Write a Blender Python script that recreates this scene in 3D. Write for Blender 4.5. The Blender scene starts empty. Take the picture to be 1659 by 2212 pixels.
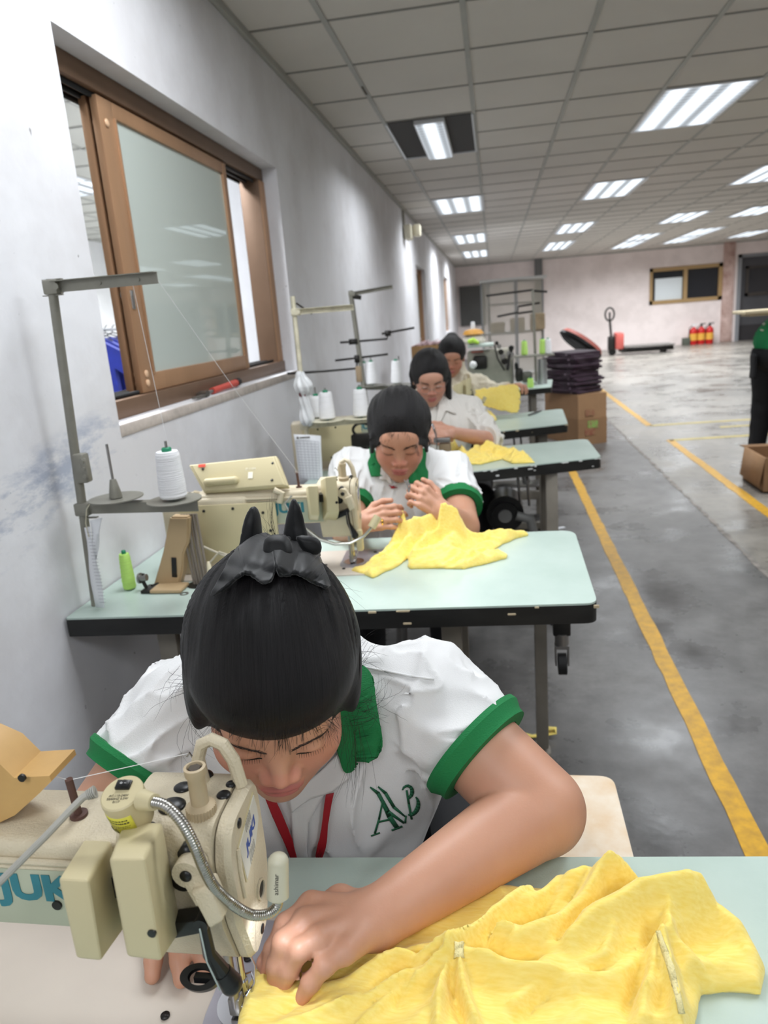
import bpy, bmesh, math, random
import numpy as np
from mathutils import Vector, Matrix, noise as mnoise
random.seed(7); np.random.seed(7)
PI = math.pi
scn = bpy.context.scene
col = scn.collection

# ---------------------------------------------------------------- camera, world, exposure
CAM_H = 1.37                       # lens height above the floor
YAW, PITCH, ROLL, FPX = -0.16551, -0.26207, -0.07798, 1560.0
IW, IH = 1659.0, 2212.0
def cam_axes():
    f = np.array([math.sin(YAW)*math.cos(PITCH), math.cos(YAW)*math.cos(PITCH), math.sin(PITCH)])
    r = np.array([math.cos(YAW), -math.sin(YAW), 0.0]); u = np.cross(r, f)
    return (math.cos(ROLL)*r+math.sin(ROLL)*u, -math.sin(ROLL)*r+math.cos(ROLL)*u, f)
CR, CU, CF = cam_axes()
cd = bpy.data.cameras.new('camera'); cam = bpy.data.objects.new('camera', cd); col.objects.link(cam)
M = Matrix(((CR[0], CU[0], -CF[0], 0), (CR[1], CU[1], -CF[1], 0), (CR[2], CU[2], -CF[2], CAM_H), (0, 0, 0, 1)))
cam.matrix_world = M
cd.sensor_width = 36.0; cd.lens = 36.0*FPX/IH; cd.clip_start = .02; cd.clip_end = 200
cd.dof.use_dof = True; cd.dof.focus_distance = 0.85; cd.dof.aperture_fstop = 7.0
scn.camera = cam
w = bpy.data.worlds.new('world'); scn.world = w; w.use_nodes = True
w.node_tree.nodes['Background'].inputs[0].default_value = (.80, .86, .95, 1)
w.node_tree.nodes['Background'].inputs[1].default_value = 0.25
scn.view_settings.view_transform = 'Standard'; scn.view_settings.look = 'None'
scn.view_settings.exposure = 0.0; scn.view_settings.gamma = 1.0
try: scn.view_settings.use_curve_mapping = False
except Exception: pass
LAMP_W = 31.0        # watts of one ceiling fixture
TUBE_E = 9.0         # glow of its diffuser

# a photograph pixel to a point of the place, on a plane of constant x, y or z, or at a depth
def ray(u, v):
    return CR*(u-IW/2)/FPX - CU*(v-IH/2)/FPX + CF
def onz(u, v, z): d = ray(u, v); t = (z-CAM_H)/d[2]; return Vector((d[0]*t, d[1]*t, z))
def ony(u, v, y): d = ray(u, v); t = y/d[1]; return Vector((d[0]*t, y, CAM_H+d[2]*t))
def onx(u, v, x): d = ray(u, v); t = x/d[0]; return Vector((x, d[1]*t, CAM_H+d[2]*t))
def dep(u, v, t): d = ray(u, v)*t; return Vector((d[0], d[1], CAM_H+d[2]))

# ---------------------------------------------------------------- materials
MATS = {}
def mat(name, rgb, rough=.5, metal=0., var=0., vscale=8., bump=0., bscale=200., spec=.5, trans=0., emis=0., ior=1.45, sheen=0., sss=0., coord='Object', stretch=None, alpha=1., var2=None):
    if name in MATS: return MATS[name]
    m = bpy.data.materials.new(name); m.use_nodes = True; nt = m.node_tree
    b = nt.nodes['Principled BSDF']
    rgb = tuple(rgb)
    b.inputs['Base Color'].default_value = (*rgb, 1); b.inputs['Roughness'].default_value = rough
    b.inputs['Metallic'].default_value = metal; b.inputs['Specular IOR Level'].default_value = spec
    b.inputs['Transmission Weight'].default_value = trans; b.inputs['IOR'].default_value = ior
    b.inputs['Alpha'].default_value = alpha
    if sheen: b.inputs['Sheen Weight'].default_value = sheen
    if sss: b.inputs['Subsurface Weight'].default_value = sss; b.inputs['Subsurface Radius'].default_value = (.012, .005, .003); b.inputs['Subsurface Scale'].default_value = 1.0
    if emis: b.inputs['Emission Color'].default_value = (*rgb, 1); b.inputs['Emission Strength'].default_value = emis
    tc = None
    if var or bump:
        tc = nt.nodes.new('ShaderNodeTexCoord'); src = tc.outputs[coord]
        if stretch:
            mp = nt.nodes.new('ShaderNodeMapping'); mp.inputs['Scale'].default_value = stretch
            nt.links.new(src, mp.inputs[0]); src = mp.outputs[0]
    if var:
        n = nt.nodes.new('ShaderNodeTexNoise'); n.inputs['Scale'].default_value = vscale; n.inputs['Detail'].default_value = 5; n.inputs['Roughness'].default_value = .6
        nt.links.new(src, n.inputs['Vector'])
        r = nt.nodes.new('ShaderNodeValToRGB'); r.color_ramp.elements[0].position = .3; r.color_ramp.elements[1].position = .7
        lo = var2 if var2 else tuple(max(0, c*(1-var)) for c in rgb)
        hi = rgb if var2 else tuple(min(1, c*(1+var*.6)) for c in rgb)
        r.color_ramp.elements[0].color = (*lo, 1); r.color_ramp.elements[1].color = (*hi, 1)
        nt.links.new(n.outputs['Fac'], r.inputs[0]); nt.links.new(r.outputs[0], b.inputs['Base Color'])
    if bump:
        n2 = nt.nodes.new('ShaderNodeTexNoise'); n2.inputs['Scale'].default_value = bscale; n2.inputs['Detail'].default_value = 3
        nt.links.new(src, n2.inputs['Vector'])
        bp = nt.nodes.new('ShaderNodeBump'); bp.inputs['Strength'].default_value = bump; bp.inputs['Distance'].default_value = .002
        nt.links.new(n2.outputs['Fac'], bp.inputs['Height']); nt.links.new(bp.outputs[0], b.inputs['Normal'])
    MATS[name] = m; return m

def S(r, g, b):          # sRGB 0..255 to linear
    f = lambda c: (c/255/12.92) if c <= 10 else ((c/255+.055)/1.055)**2.4
    return (f(r), f(g), f(b))

# ---------------------------------------------------------------- mesh building
class MB:
    def __init__(s): s.bm = bmesh.new(); s.smooth = False
    def _x(s, verts, M):
        if M is not None: bmesh.ops.transform(s.bm, matrix=M, verts=verts)
    def box(s, c, d, M=None, bev=0., seg=2, rot=None):
        r = bmesh.ops.create_cube(s.bm, size=1.); vs = r['verts']
        for v in vs: v.co = Vector((v.co.x*d[0], v.co.y*d[1], v.co.z*d[2]))
        if bev > 0:
            es = list({e for v in vs for e in v.link_edges})
            r2 = bmesh.ops.bevel(s.bm, geom=es, offset=min(bev, min(d)*.49), segments=seg, affect='EDGES', profile=.5)
            vs = list({v for f in r2['faces'] for v in f.verts} | {v for v in vs if v.is_valid})
        T = Matrix.Translation(Vector(c))
        if rot is not None: T = T @ rot
        if M is not None: T = M @ T
        bmesh.ops.transform(s.bm, matrix=T, verts=vs); return s
    def b2(s, lo, hi, bev=0., seg=2, M=None):
        c = [(a+b)/2 for a, b in zip(lo, hi)]; d = [abs(b-a) for a, b in zip(lo, hi)]
        return s.box(c, d, M=M, bev=bev, seg=seg)
    def cyl(s, p0, p1, r0, r1=None, n=24, cap=True):
        p0, p1 = Vector(p0), Vector(p1); r1 = r0 if r1 is None else r1
        L = (p1-p0).length
        if L < 1e-7: return s
        q = Vector((0, 0, 1)).rotation_difference((p1-p0).normalized()).to_matrix().to_4x4()
        bmesh.ops.create_cone(s.bm, cap_ends=cap, segments=n, radius1=max(r0, 1e-5), radius2=max(r1, 1e-5), depth=L, matrix=Matrix.Translation((p0+p1)/2) @ q)
        return s
    def sph(s, c, r, sc=(1, 1, 1), u=20, v=12):
        bmesh.ops.create_uvsphere(s.bm, u_segments=u, v_segments=v, radius=r, matrix=Matrix.Translation(Vector(c)) @ Matrix.Diagonal((*sc, 1)))
        return s
    def tube(s, pts, r, n=8, closed=False, cap=True):
        pts = [Vector(p) for p in pts]; k = len(pts)
        rs = r if isinstance(r, (list, tuple)) else [r]*k
        T = []
        for i in range(k):
            a = pts[i-1] if (i > 0 or closed) else pts[0]; b = pts[(i+1) % k] if (i < k-1 or closed) else pts[-1]
            t = (b-a); T.append(t.normalized() if t.length > 1e-9 else Vector((0, 0, 1)))
        up = Vector((0, 0, 1)) if abs(T[0].z) < .9 else Vector((1, 0, 0))
        N = (up - T[0]*up.dot(T[0])).normalized(); rings = []
        for i in range(k):
            N = (N - T[i]*N.dot(T[i])); N = N.normalized() if N.length > 1e-6 else Vector((1, 0, 0)); B = T[i].cross(N)
            rings.append([s.bm.verts.new(pts[i] + (N*math.cos(a)+B*math.sin(a))*rs[i]) for a in [2*PI*j/n for j in range(n)]])
        m = k if closed else k-1
        for i in range(m):
            A, Bq = rings[i], rings[(i+1) % k]
            for j in range(n): s.bm.faces.new((A[j], A[(j+1) % n], Bq[(j+1) % n], Bq[j]))
        if cap and not closed:
            s.bm.faces.new(list(reversed(rings[0]))); s.bm.faces.new(rings[-1])
        return s
    def lathe(s, prof, M=None, n=32, capb=True, capt=True):     # prof: (r, z)
        rings = []; vs = []
        for r, z in prof:
            ring = [s.bm.verts.new((max(r, 1e-5)*math.cos(2*PI*j/n), max(r, 1e-5)*math.sin(2*PI*j/n), z)) for j in range(n)]
            rings.append(ring); vs += ring
        for a, b in zip(rings, rings[1:]):
            for j in range(n): s.bm.faces.new((a[j], a[(j+1) % n], b[(j+1) % n], b[j]))
        if capb: s.bm.faces.new(list(reversed(rings[0])))
        if capt: s.bm.faces.new(rings[-1])
        s._x(vs, M); return s
    def prism(s, poly, h0, h1, M=None):      # polygon in xy, extruded along z (then M)
        a = [s.bm.verts.new((x, y, h0)) for x, y in poly]; b = [s.bm.verts.new((x, y, h1)) for x, y in poly]
        n = len(poly)
        for j in range(n): s.bm.faces.new((a[j], a[(j+1) % n], b[(j+1) % n], b[j]))
        s.bm.faces.new(list(reversed(a))); s.bm.faces.new(b); s._x(a+b, M); return s
    def strip(s, L, R):                      # ribbon between two polylines
        a = [s.bm.verts.new(p) for p in L]; b = [s.bm.verts.new(p) for p in R]
        for i in range(len(a)-1): s.bm.faces.new((a[i], a[i+1], b[i+1], b[i]))
        return s
    def grid(s, rows):
        V = [[s.bm.verts.new(p) for p in r] for r in rows]
        for i in range(len(V)-1):
            for j in range(len(V[0])-1): s.bm.faces.new((V[i][j], V[i][j+1], V[i+1][j+1], V[i+1][j]))
        return s
    def build(s, name, m, parent=None, smooth=True, angle=35, M=None, solid=0.):
        bm = s.bm
        if M is not None: bmesh.ops.transform(bm, matrix=M, verts=bm.verts)
        bmesh.ops.recalc_face_normals(bm, faces=bm.faces)
        if smooth:
            ca = math.cos(math.radians(angle))
            for f in bm.faces: f.smooth = True
            for e in bm.edges:
                if len(e.link_faces) == 2 and e.link_faces[0].normal.dot(e.link_faces[1].normal) < ca: e.smooth = False
        me = bpy.data.meshes.new(name); bm.to_mesh(me); bm.free()
        o = bpy.data.objects.new(name, me); col.objects.link(o)
        if m is not None: me.materials.append(m)
        if parent is not None: o.parent = parent
        if solid:
            md = o.modifiers.new('thickness', 'SOLIDIFY'); md.thickness = solid; md.offset = 0
        return o
def tag(o, label=None, cat=None, group=None, kind=None):
    if label: o['label'] = label
    if cat: o['category'] = cat
    if group: o['group'] = group
    if kind: o['kind'] = kind
    return o
def thing(name, label, cat, loc=(0, 0, 0), rz=0., group=None):
    o = bpy.data.objects.new(name, None); col.objects.link(o); o.location = loc; o.rotation_euler = (0, 0, rz)
    o.empty_display_size = .05
    return tag(o, label, cat, group)
def struct(mb, name, m, **k):
    o = mb.build(name, m, **k)
    if k.get('parent') is None: o['kind'] = 'structure'
    return o
def copy_tree(o, parent=None):
    c = o.copy(); col.objects.link(c); c.parent = parent
    if o.parent is not None and parent is not None: c.matrix_parent_inverse = o.matrix_parent_inverse
    for ch in list(o.children): copy_tree(ch, c)
    return c
def text_mesh(txt, size, m, name, parent, M, depth=.0004, shear=0., bold=0., xs=1., align='CENTER', space=1.):
    cu = bpy.data.curves.new(name, 'FONT'); cu.body = txt; cu.size = size; cu.extrude = depth; cu.shear = shear; cu.offset = bold
    cu.align_x = align; cu.align_y = 'CENTER'; cu.space_character = space; cu.resolution_u = 3
    t = bpy.data.objects.new(name, cu); col.objects.link(t)
    me = bpy.data.meshes.new_from_object(t.evaluated_get(bpy.context.evaluated_depsgraph_get()))
    bpy.data.objects.remove(t); bpy.data.curves.remove(cu)
    me.transform(M @ Matrix.Diagonal((xs, 1, 1, 1))); me.materials.clear(); me.materials.append(m)
    o = bpy.data.objects.new(name, me); col.objects.link(o)
    if parent is not None: o.parent = parent
    return o
def frame(o, x, y, z=None):                      # matrix with given origin and axes
    x = Vector(x).normalized(); y = Vector(y); y = (y - x*y.dot(x)).normalized(); z = x.cross(y)
    return Matrix(((x.x, y.x, z.x, o[0]), (x.y, y.y, z.y, o[1]), (x.z, y.z, z.z, o[2]), (0, 0, 0, 1)))

# ---------------------------------------------------------------- implicit surfaces (numpy), for bodies and cloth
def smin(a, b, k):
    h = np.clip(.5+.5*(b-a)/k, 0, 1); return b*(1-h)+a*h - k*h*(1-h)
def smax(a, b, k): return -smin(-a, -b, k)
def V3(p): return np.array(tuple(p), float)
def cone(p, a, b, ra, rb):
    a, b = V3(a), V3(b); ab = b-a; t = np.clip(((p-a)@ab)/max(ab@ab, 1e-12), 0, 1)
    return np.linalg.norm(p-a-t[:, None]*ab, axis=1) - (ra+(rb-ra)*t)
def flatcone(p, a, b, ra, rb, side, fl):        # capsule flattened along 'side' by factor fl
    s = V3(side)/np.linalg.norm(V3(side)); a, b = V3(a), V3(b); q = p + ((p-a)@s)[:, None]*s*(1/fl-1)
    bb = b + ((b-a)@s)*s*(1/fl-1)
    return cone(q, a, bb, ra, rb)*min(1., fl*1.1)
def ell(p, c, r, R=None):
    q = p-V3(c)
    if R is not None: q = q@R               # columns of R = local axes
    r = np.asarray(r, float); k0 = np.linalg.norm(q/r, axis=1); k1 = np.linalg.norm(q/(r*r), axis=1)
    return k0*(k0-1)/np.maximum(k1, 1e-9)
def rbox(p, c, hd, rr, R=None):
    q = p-V3(c)
    if R is not None: q = q@R
    q = np.abs(q)-(np.asarray(hd)-rr)
    return np.linalg.norm(np.maximum(q, 0), axis=1)+np.minimum(q.max(1), 0)-rr
def vnoise(p, s, seed=0):                       # smooth value noise, vectorised
    q = p*s+seed*17.13; i = np.floor(q).astype(np.int64); f = q-i; f = f*f*(3-2*f)
    def h(a, b, c):
        n = (a*73856093) ^ (b*19349663) ^ (c*83492791) ^ (seed*2654435); n = (n ^ (n >> 13))*1274126177
        return ((n ^ (n >> 16)) & 0xffff)/65535.0
    x, y, z = i[:, 0], i[:, 1], i[:, 2]; fx, fy, fz = f[:, 0], f[:, 1], f[:, 2]
    l = lambda a, b, t: a+(b-a)*t
    return l(l(l(h(x, y, z), h(x+1, y, z), fx), l(h(x, y+1, z), h(x+1, y+1, z), fx), fy),
             l(l(h(x, y, z+1), h(x+1, y, z+1), fx), l(h(x, y+1, z+1), h(x+1, y+1, z+1), fx), fy), fz)*2-1
def sdf_mesh(f, lo, hi, h, proj=2, B=6):
    lo = np.asarray(lo, float); hi = np.asarray(hi, float)
    nb = np.ceil((hi-lo)/(h*B)).astype(int); n = nb*B+1
    ax = [lo[i]+h*B*(np.arange(nb[i])+.5) for i in range(3)]
    G = np.stack(np.meshgrid(*ax, indexing='ij'), -1).reshape(-1, 3)
    d = f(G); act = np.abs(d) < h*B*.87*1.5+h*2
    val = np.repeat(np.repeat(np.repeat(np.sign(d).reshape(nb)*1., B, 0), B, 1), B, 2)
    val = np.pad(val, ((0, 1), (0, 1), (0, 1)), mode='edge')
    need = np.zeros(n, bool)
    idx = np.argwhere(act.reshape(nb))
    for o in idx: need[o[0]*B:o[0]*B+B+1, o[1]*B:o[1]*B+B+1, o[2]*B:o[2]*B+B+1] = True
    I = np.argwhere(need)
    P = lo+I*h
    out = np.empty(len(P))
    for s in range(0, len(P), 400000): out[s:s+400000] = f(P[s:s+400000])
    val[need] = out; val[val == 0] = 1e-9
    ins = val < 0
    c = [ins[dx:n[0]-1+dx, dy:n[1]-1+dy, dz:n[2]-1+dz] for dx in (0, 1) for dy in (0, 1) for dz in (0, 1)]
    s = sum(x.astype(np.int8) for x in c); cell = (s > 0) & (s < 8)
    ci = np.argwhere(cell); vid = -np.ones(cell.shape, np.int64); vid[cell] = np.arange(len(ci))
    acc = np.zeros((len(ci), 3)); cnt = np.zeros(len(ci))
    corners = [(a, b, e) for a in (0, 1) for b in (0, 1) for e in (0, 1)]
    for A in corners:
        for ax_ in range(3):
            if A[ax_]: continue
            Bc = list(A); Bc[ax_] = 1
            va = val[ci[:, 0]+A[0], ci[:, 1]+A[1], ci[:, 2]+A[2]]; vb = val[ci[:, 0]+Bc[0], ci[:, 1]+Bc[1], ci[:, 2]+Bc[2]]
            m = (va < 0) != (vb < 0); t = np.where(m, va/np.where(m, va-vb, 1), 0)
            q = np.tile(np.array(A, float), (len(ci), 1)); q[:, ax_] += t
            acc[m] += q[m]; cnt[m] += 1
    V = lo+(ci+acc/np.maximum(cnt, 1)[:, None])*h
    F = []
    for ax_ in range(3):
        a1, a2 = [(1, 2), (2, 0), (0, 1)][ax_]
        sl0 = [slice(0, None)]*3; sl1 = [slice(0, None)]*3
        sl0[ax_] = slice(0, n[ax_]-1); sl1[ax_] = slice(1, n[ax_])
        e = ins[tuple(sl0)] != ins[tuple(sl1)]
        ei = np.argwhere(e); ok = (ei[:, a1] > 0) & (ei[:, a2] > 0) & (ei[:, a1] < n[a1]-1) & (ei[:, a2] < n[a2]-1); ei = ei[ok]
        st = ins[tuple(ei.T)]
        def cv(d1, d2):
            q = ei.copy(); q[:, a1] -= d1; q[:, a2] -= d2; return vid[tuple(q.T)]
        q = np.stack([cv(1, 1), cv(0, 1), cv(0, 0), cv(1, 0)], 1); q[~st] = q[~st][:, ::-1]; F.append(q)
    F = np.concatenate(F); F = F[(F >= 0).all(1)]
    for _ in range(proj):
        e = h*.2; d = f(V); g = np.stack([f(V+np.eye(3)[k]*e)-f(V-np.eye(3)[k]*e) for k in range(3)], 1)/(2*e)
        gl = np.maximum((g*g).sum(1), .05); st = np.clip(d/gl, -h*.5, h*.5); V = V-g*st[:, None]*.8
    return V, F
def mesh_obj(name, V, F, m, parent=None, cols=None, attr=None):
    me = bpy.data.meshes.new(name); me.vertices.add(len(V)); me.vertices.foreach_set('co', V.astype(np.float32).ravel())
    me.loops.add(F.size); me.loops.foreach_set('vertex_index', F.astype(np.int32).ravel())
    me.polygons.add(len(F)); me.polygons.foreach_set('loop_start', np.arange(0, F.size, F.shape[1], dtype=np.int32))
    me.polygons.foreach_set('use_smooth', np.ones(len(F), bool))
    me.update(calc_edges=True); me.validate()
    if cols is not None:
        a = me.color_attributes.new('tint', 'FLOAT_COLOR', 'POINT'); a.data.foreach_set('color', np.concatenate([cols, np.ones((len(V), 1))], 1).astype(np.float32).ravel())
    if attr is not None:
        a = me.attributes.new('flow', 'FLOAT_VECTOR', 'POINT'); a.data.foreach_set('vector', attr.astype(np.float32).ravel())
    o = bpy.data.objects.new(name, me); col.objects.link(o)
    if m is not None: me.materials.append(m)
    if parent is not None: o.parent = parent
    return o
# ---------------------------------------------------------------- materials of the room
def wall_material(name, base, stain, amt, blue=False):
    m = bpy.data.materials.new(name); m.use_nodes = True; nt = m.node_tree; b = nt.nodes['Principled BSDF']; L = nt.links.new
    tc = nt.nodes.new('ShaderNodeTexCoord'); n = nt.nodes.new('ShaderNodeTexNoise'); n.inputs['Scale'].default_value = 1.6; n.inputs['Detail'].default_value = 7; n.inputs['Roughness'].default_value = .62
    L(tc.outputs['Object'], n.inputs['Vector'])
    r = nt.nodes.new('ShaderNodeValToRGB'); r.color_ramp.elements[0].position = .38; r.color_ramp.elements[1].position = .56
    r.color_ramp.elements[0].color = (*stain, 1); r.color_ramp.elements[1].color = (*base, 1)
    L(n.outputs['Fac'], r.inputs[0])
    mx = nt.nodes.new('ShaderNodeMixRGB'); mx.inputs[0].default_value = amt; mx.inputs[1].default_value = (*base, 1); L(r.outputs[0], mx.inputs[2])
    out = mx.outputs[0]
    n3 = nt.nodes.new('ShaderNodeTexNoise'); n3.inputs['Scale'].default_value = 45; n3.inputs['Detail'].default_value = 4; L(tc.outputs['Object'], n3.inputs['Vector'])
    r3 = nt.nodes.new('ShaderNodeValToRGB'); r3.color_ramp.elements[0].position = .235; r3.color_ramp.elements[0].color = (*S(150, 148, 146), 1); r3.color_ramp.elements[1].position = .27; r3.color_ramp.elements[1].color = (1, 1, 1, 1)
    L(n3.outputs['Fac'], r3.inputs[0])
    mm = nt.nodes.new('ShaderNodeMixRGB'); mm.blend_type = 'MULTIPLY'; mm.inputs[0].default_value = .8; L(out, mm.inputs[1]); L(r3.outputs[0], mm.inputs[2]); out = mm.outputs[0]
    if blue:      # chalky blue grey water mark on the plaster just above the bench
        sx = nt.nodes.new('ShaderNodeSeparateXYZ'); L(tc.outputs['Object'], sx.inputs[0])
        def mth(op, a, bv, c=None):
            q = nt.nodes.new('ShaderNodeMath'); q.operation = op
            for i, vv in enumerate((a, bv) if c is None else (a, bv, c)):
                if hasattr(vv, 'links'): L(vv, q.inputs[i])
                else: q.inputs[i].default_value = vv
            return q.outputs[0]
        nn = nt.nodes.new('ShaderNodeTexNoise'); nn.inputs['Scale'].default_value = 9; nn.inputs['Detail'].default_value = 8; nn.inputs['Roughness'].default_value = .7
        mp = nt.nodes.new('ShaderNodeMapping'); mp.inputs['Scale'].default_value = (1, .5, 1.6); L(tc.outputs['Object'], mp.inputs[0]); L(mp.outputs[0], nn.inputs['Vector'])
        # line z = 1.06 + .18*(y-1.2)
        zl = mth('MULTIPLY_ADD', sx.outputs['Y'], .20, .74)
        dz = mth('SUBTRACT', sx.outputs['Z'], zl); dz = mth('MULTIPLY', dz, 9.0); dz = mth('POWER', mth('ABSOLUTE', dz, 0), 2.0)
        fy = mth('ABSOLUTE', mth('MULTIPLY', mth('SUBTRACT', sx.outputs['Y'], 1.45), 1.7), 0); fy = mth('POWER', fy, 4.0)
        k = mth('SUBTRACT', 1.0, mth('ADD', dz, fy)); k = mth('MULTIPLY', mth('MAXIMUM', k, 0.0), mth('MULTIPLY', mth('MAXIMUM', mth('SUBTRACT', nn.outputs['Fac'], .47), 0.0), 6.0))
        k = mth('MINIMUM', k, .75)
        m2 = nt.nodes.new('ShaderNodeMixRGB'); L(k, m2.inputs[0]); L(out, m2.inputs[1]); m2.inputs[2].default_value = (*S(150, 160, 182), 1); out = m2.outputs[0]
    L(out, b.inputs['Base Color']); b.inputs['Roughness'].default_value = .75
    n2 = nt.nodes.new('ShaderNodeTexNoise'); n2.inputs['Scale'].default_value = 14; n2.inputs['Detail'].default_value = 8
    L(tc.outputs['Object'], n2.inputs['Vector']); bp = nt.nodes.new('ShaderNodeBump'); bp.inputs['Strength'].default_value = .25; bp.inputs['Distance'].default_value = .01
    L(n2.outputs['Fac'], bp.inputs['Height']); L(bp.outputs[0], b.inputs['Normal'])
    return m
m_wall = wall_material('white_plaster', S(228, 228, 232), S(205, 203, 205), .6, True)
m_back = wall_material('pinkish_plaster', S(246, 234, 231), S(224, 212, 208), .6)
m_wall_in = wall_material('white_plaster_next_room', S(236, 236, 236), S(220, 220, 220), .4)
m_ceil = mat('ceiling_tile', S(214, 209, 202), .85, var=.05, vscale=1.2, bump=.25, bscale=260)
m_tbar = mat('ceiling_grid_metal', S(170, 170, 164), .5, var=.08, vscale=5)
m_bronze = mat('bronze_aluminium', S(176, 138, 106), .38, metal=.35, var=.12, vscale=6, stretch=(1, 1, .15))
m_bronze_d = mat('dark_bronze_aluminium', S(120, 96, 78), .45, metal=.35, var=.1, vscale=6)
m_yellow = mat('yellow_floor_paint', S(226, 172, 38), .42, var=.5, vscale=26, var2=S(186, 142, 48))
m_rubber = mat('black_rubber', S(24, 24, 25), .6)
m_tube = None

def floor_material():
    m = bpy.data.materials.new('polished_concrete'); m.use_nodes = True; nt = m.node_tree; b = nt.nodes['Principled BSDF']; L = nt.links.new
    tc = nt.nodes.new('ShaderNodeTexCoord')
    def noise(sc, det, rough=.6, st=(1, 1, 1)):
        mp = nt.nodes.new('ShaderNodeMapping'); mp.inputs['Scale'].default_value = st; L(tc.outputs['Object'], mp.inputs[0])
        n = nt.nodes.new('ShaderNodeTexNoise'); n.inputs['Scale'].default_value = sc; n.inputs['Detail'].default_value = det; n.inputs['Roughness'].default_value = rough
        L(mp.outputs[0], n.inputs['Vector']); return n.outputs['Fac']
    def ramp(s, p0, c0, p1, c1):
        r = nt.nodes.new('ShaderNodeValToRGB'); r.color_ramp.elements[0].position = p0; r.color_ramp.elements[1].position = p1
        r.color_ramp.elements[0].color = (*c0, 1); r.color_ramp.elements[1].color = (*c1, 1); L(s, r.inputs[0]); return r.outputs[0]
    big = ramp(noise(1.1, 8, .65), .3, S(104, 102, 100), .7, S(166, 162, 156))
    fine = ramp(noise(9, 8, .7), .3, S(150, 150, 150), .62, S(255, 255, 255))
    mx = nt.nodes.new('ShaderNodeMixRGB'); mx.blend_type = 'MULTIPLY'; mx.inputs[0].default_value = .55; L(big, mx.inputs[1]); L(fine, mx.inputs[2])
    # the aisle beside the benches is sealed darker than the hall floor beyond the joint
    sx = nt.nodes.new('ShaderNodeSeparateXYZ'); L(tc.outputs['Object'], sx.inputs[0])
    mr = nt.nodes.new('ShaderNodeMapRange'); L(sx.outputs['X'], mr.inputs[0]); mr.inputs[1].default_value = 1.28; mr.inputs[2].default_value = 1.32; mr.inputs[3].default_value = 0; mr.inputs[4].default_value = 1
    m2 = nt.nodes.new('ShaderNodeMixRGB'); L(mr.outputs[0], m2.inputs[0])
    dk = nt.nodes.new('ShaderNodeMixRGB'); dk.blend_type = 'MULTIPLY'; dk.inputs[0].default_value = 1; L(mx.outputs[0], dk.inputs[1]); dk.inputs[2].default_value = (.62, .63, .66, 1)
    lt = nt.nodes.new('ShaderNodeMixRGB'); lt.blend_type = 'MULTIPLY'; lt.inputs[0].default_value = 1; L(mx.outputs[0], lt.inputs[1]); lt.inputs[2].default_value = (1.15, 1.12, 1.06, 1)
    L(dk.outputs[0], m2.inputs[1]); L(lt.outputs[0], m2.inputs[2])
    # rust brown spill under the second bench
    L(m2.outputs[0], b.inputs['Base Color'])
    rr = ramp(noise(2.2, 6, .6), .35, (.2, .2, .2), .7, (.5, .5, .5)); L(rr, b.inputs['Roughness'])
    bp = nt.nodes.new('ShaderNodeBump'); bp.inputs['Strength'].default_value = .35; bp.inputs['Distance'].default_value = .004; L(noise(6, 6), bp.inputs['Height']); L(bp.outputs[0], b.inputs['Normal'])
    b.inputs['Specular IOR Level'].default_value = .6
    return m
m_floor = floor_material()

CEIL = CAM_H+1.27
XW = -1.05; YB = 21.95; XR = 9.4; YF = -2.6
# ---------------------------------------------------------------- shell
struct(MB().b2((-6.5, YF, -.08), (XR, YB+3, 0)), 'floor', m_floor, smooth=False)
struct(MB().b2((XW, YF, CEIL), (XR, YB, CEIL+.05)), 'ceiling', m_ceil, smooth=False)
# left wall with its openings: the big window by the benches, a doorway and a far window
W1 = (1.895, 3.83, CAM_H-.235, CAM_H+.765)
W2 = (10.6, 12.0, 0.95, 2.05)
W3 = (16.6, 18.2, 0.95, 2.15)
mb = MB(); T = .2
ys = [YF, W1[0], W1[1], W2[0], W2[1], W3[0], W3[1], YB]
for i in range(7):
    if i % 2 == 0: mb.b2((XW-T, ys[i], 0), (XW, ys[i+1], CEIL+.05))
for Wn in (W1, W2, W3):
    mb.b2((XW-T, Wn[0], 0), (XW, Wn[1], Wn[2])); mb.b2((XW-T, Wn[0], Wn[3]), (XW, Wn[1], CEIL+.05))
struct(mb, 'wall_left', m_wall, smooth=False)
# far wall with window and dark doorway
BX = [ony(1403, 620, YB).x, ony(1565, 610, YB).x]; BZ = [ony(1480, 653, YB).z, ony(1480, 574, YB).z]
DX = [ony(1590, 650, YB).x, 9.2]; DZ = [0.0, ony(1620, 548, YB).z]
mb = MB()
mb.b2((XW-T, YB, 0), (BX[0], YB+.2, CEIL+.05)); mb.b2((BX[1], YB, 0), (DX[0], YB+.2, CEIL+.05)); mb.b2((DX[1], YB, 0), (XR, YB+.2, CEIL+.05))
mb.b2((BX[0], YB, 0), (BX[1], YB+.2, BZ[0])); mb.b2((BX[0], YB, BZ[1]), (BX[1], YB+.2, CEIL+.05)); mb.b2((DX[0], YB, DZ[1]), (DX[1], YB+.2, CEIL+.05))
struct(mb, 'wall_back', m_back, smooth=False)
struct(MB().b2((XR, YF, 0), (XR+.2, YB+.2, CEIL+.05)), 'wall_right', m_back, smooth=False)
struct(MB().b2((XW-T, YF-.2, 0), (XR, YF, CEIL+.05)), 'wall_front', m_wall_in, smooth=False)
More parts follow.
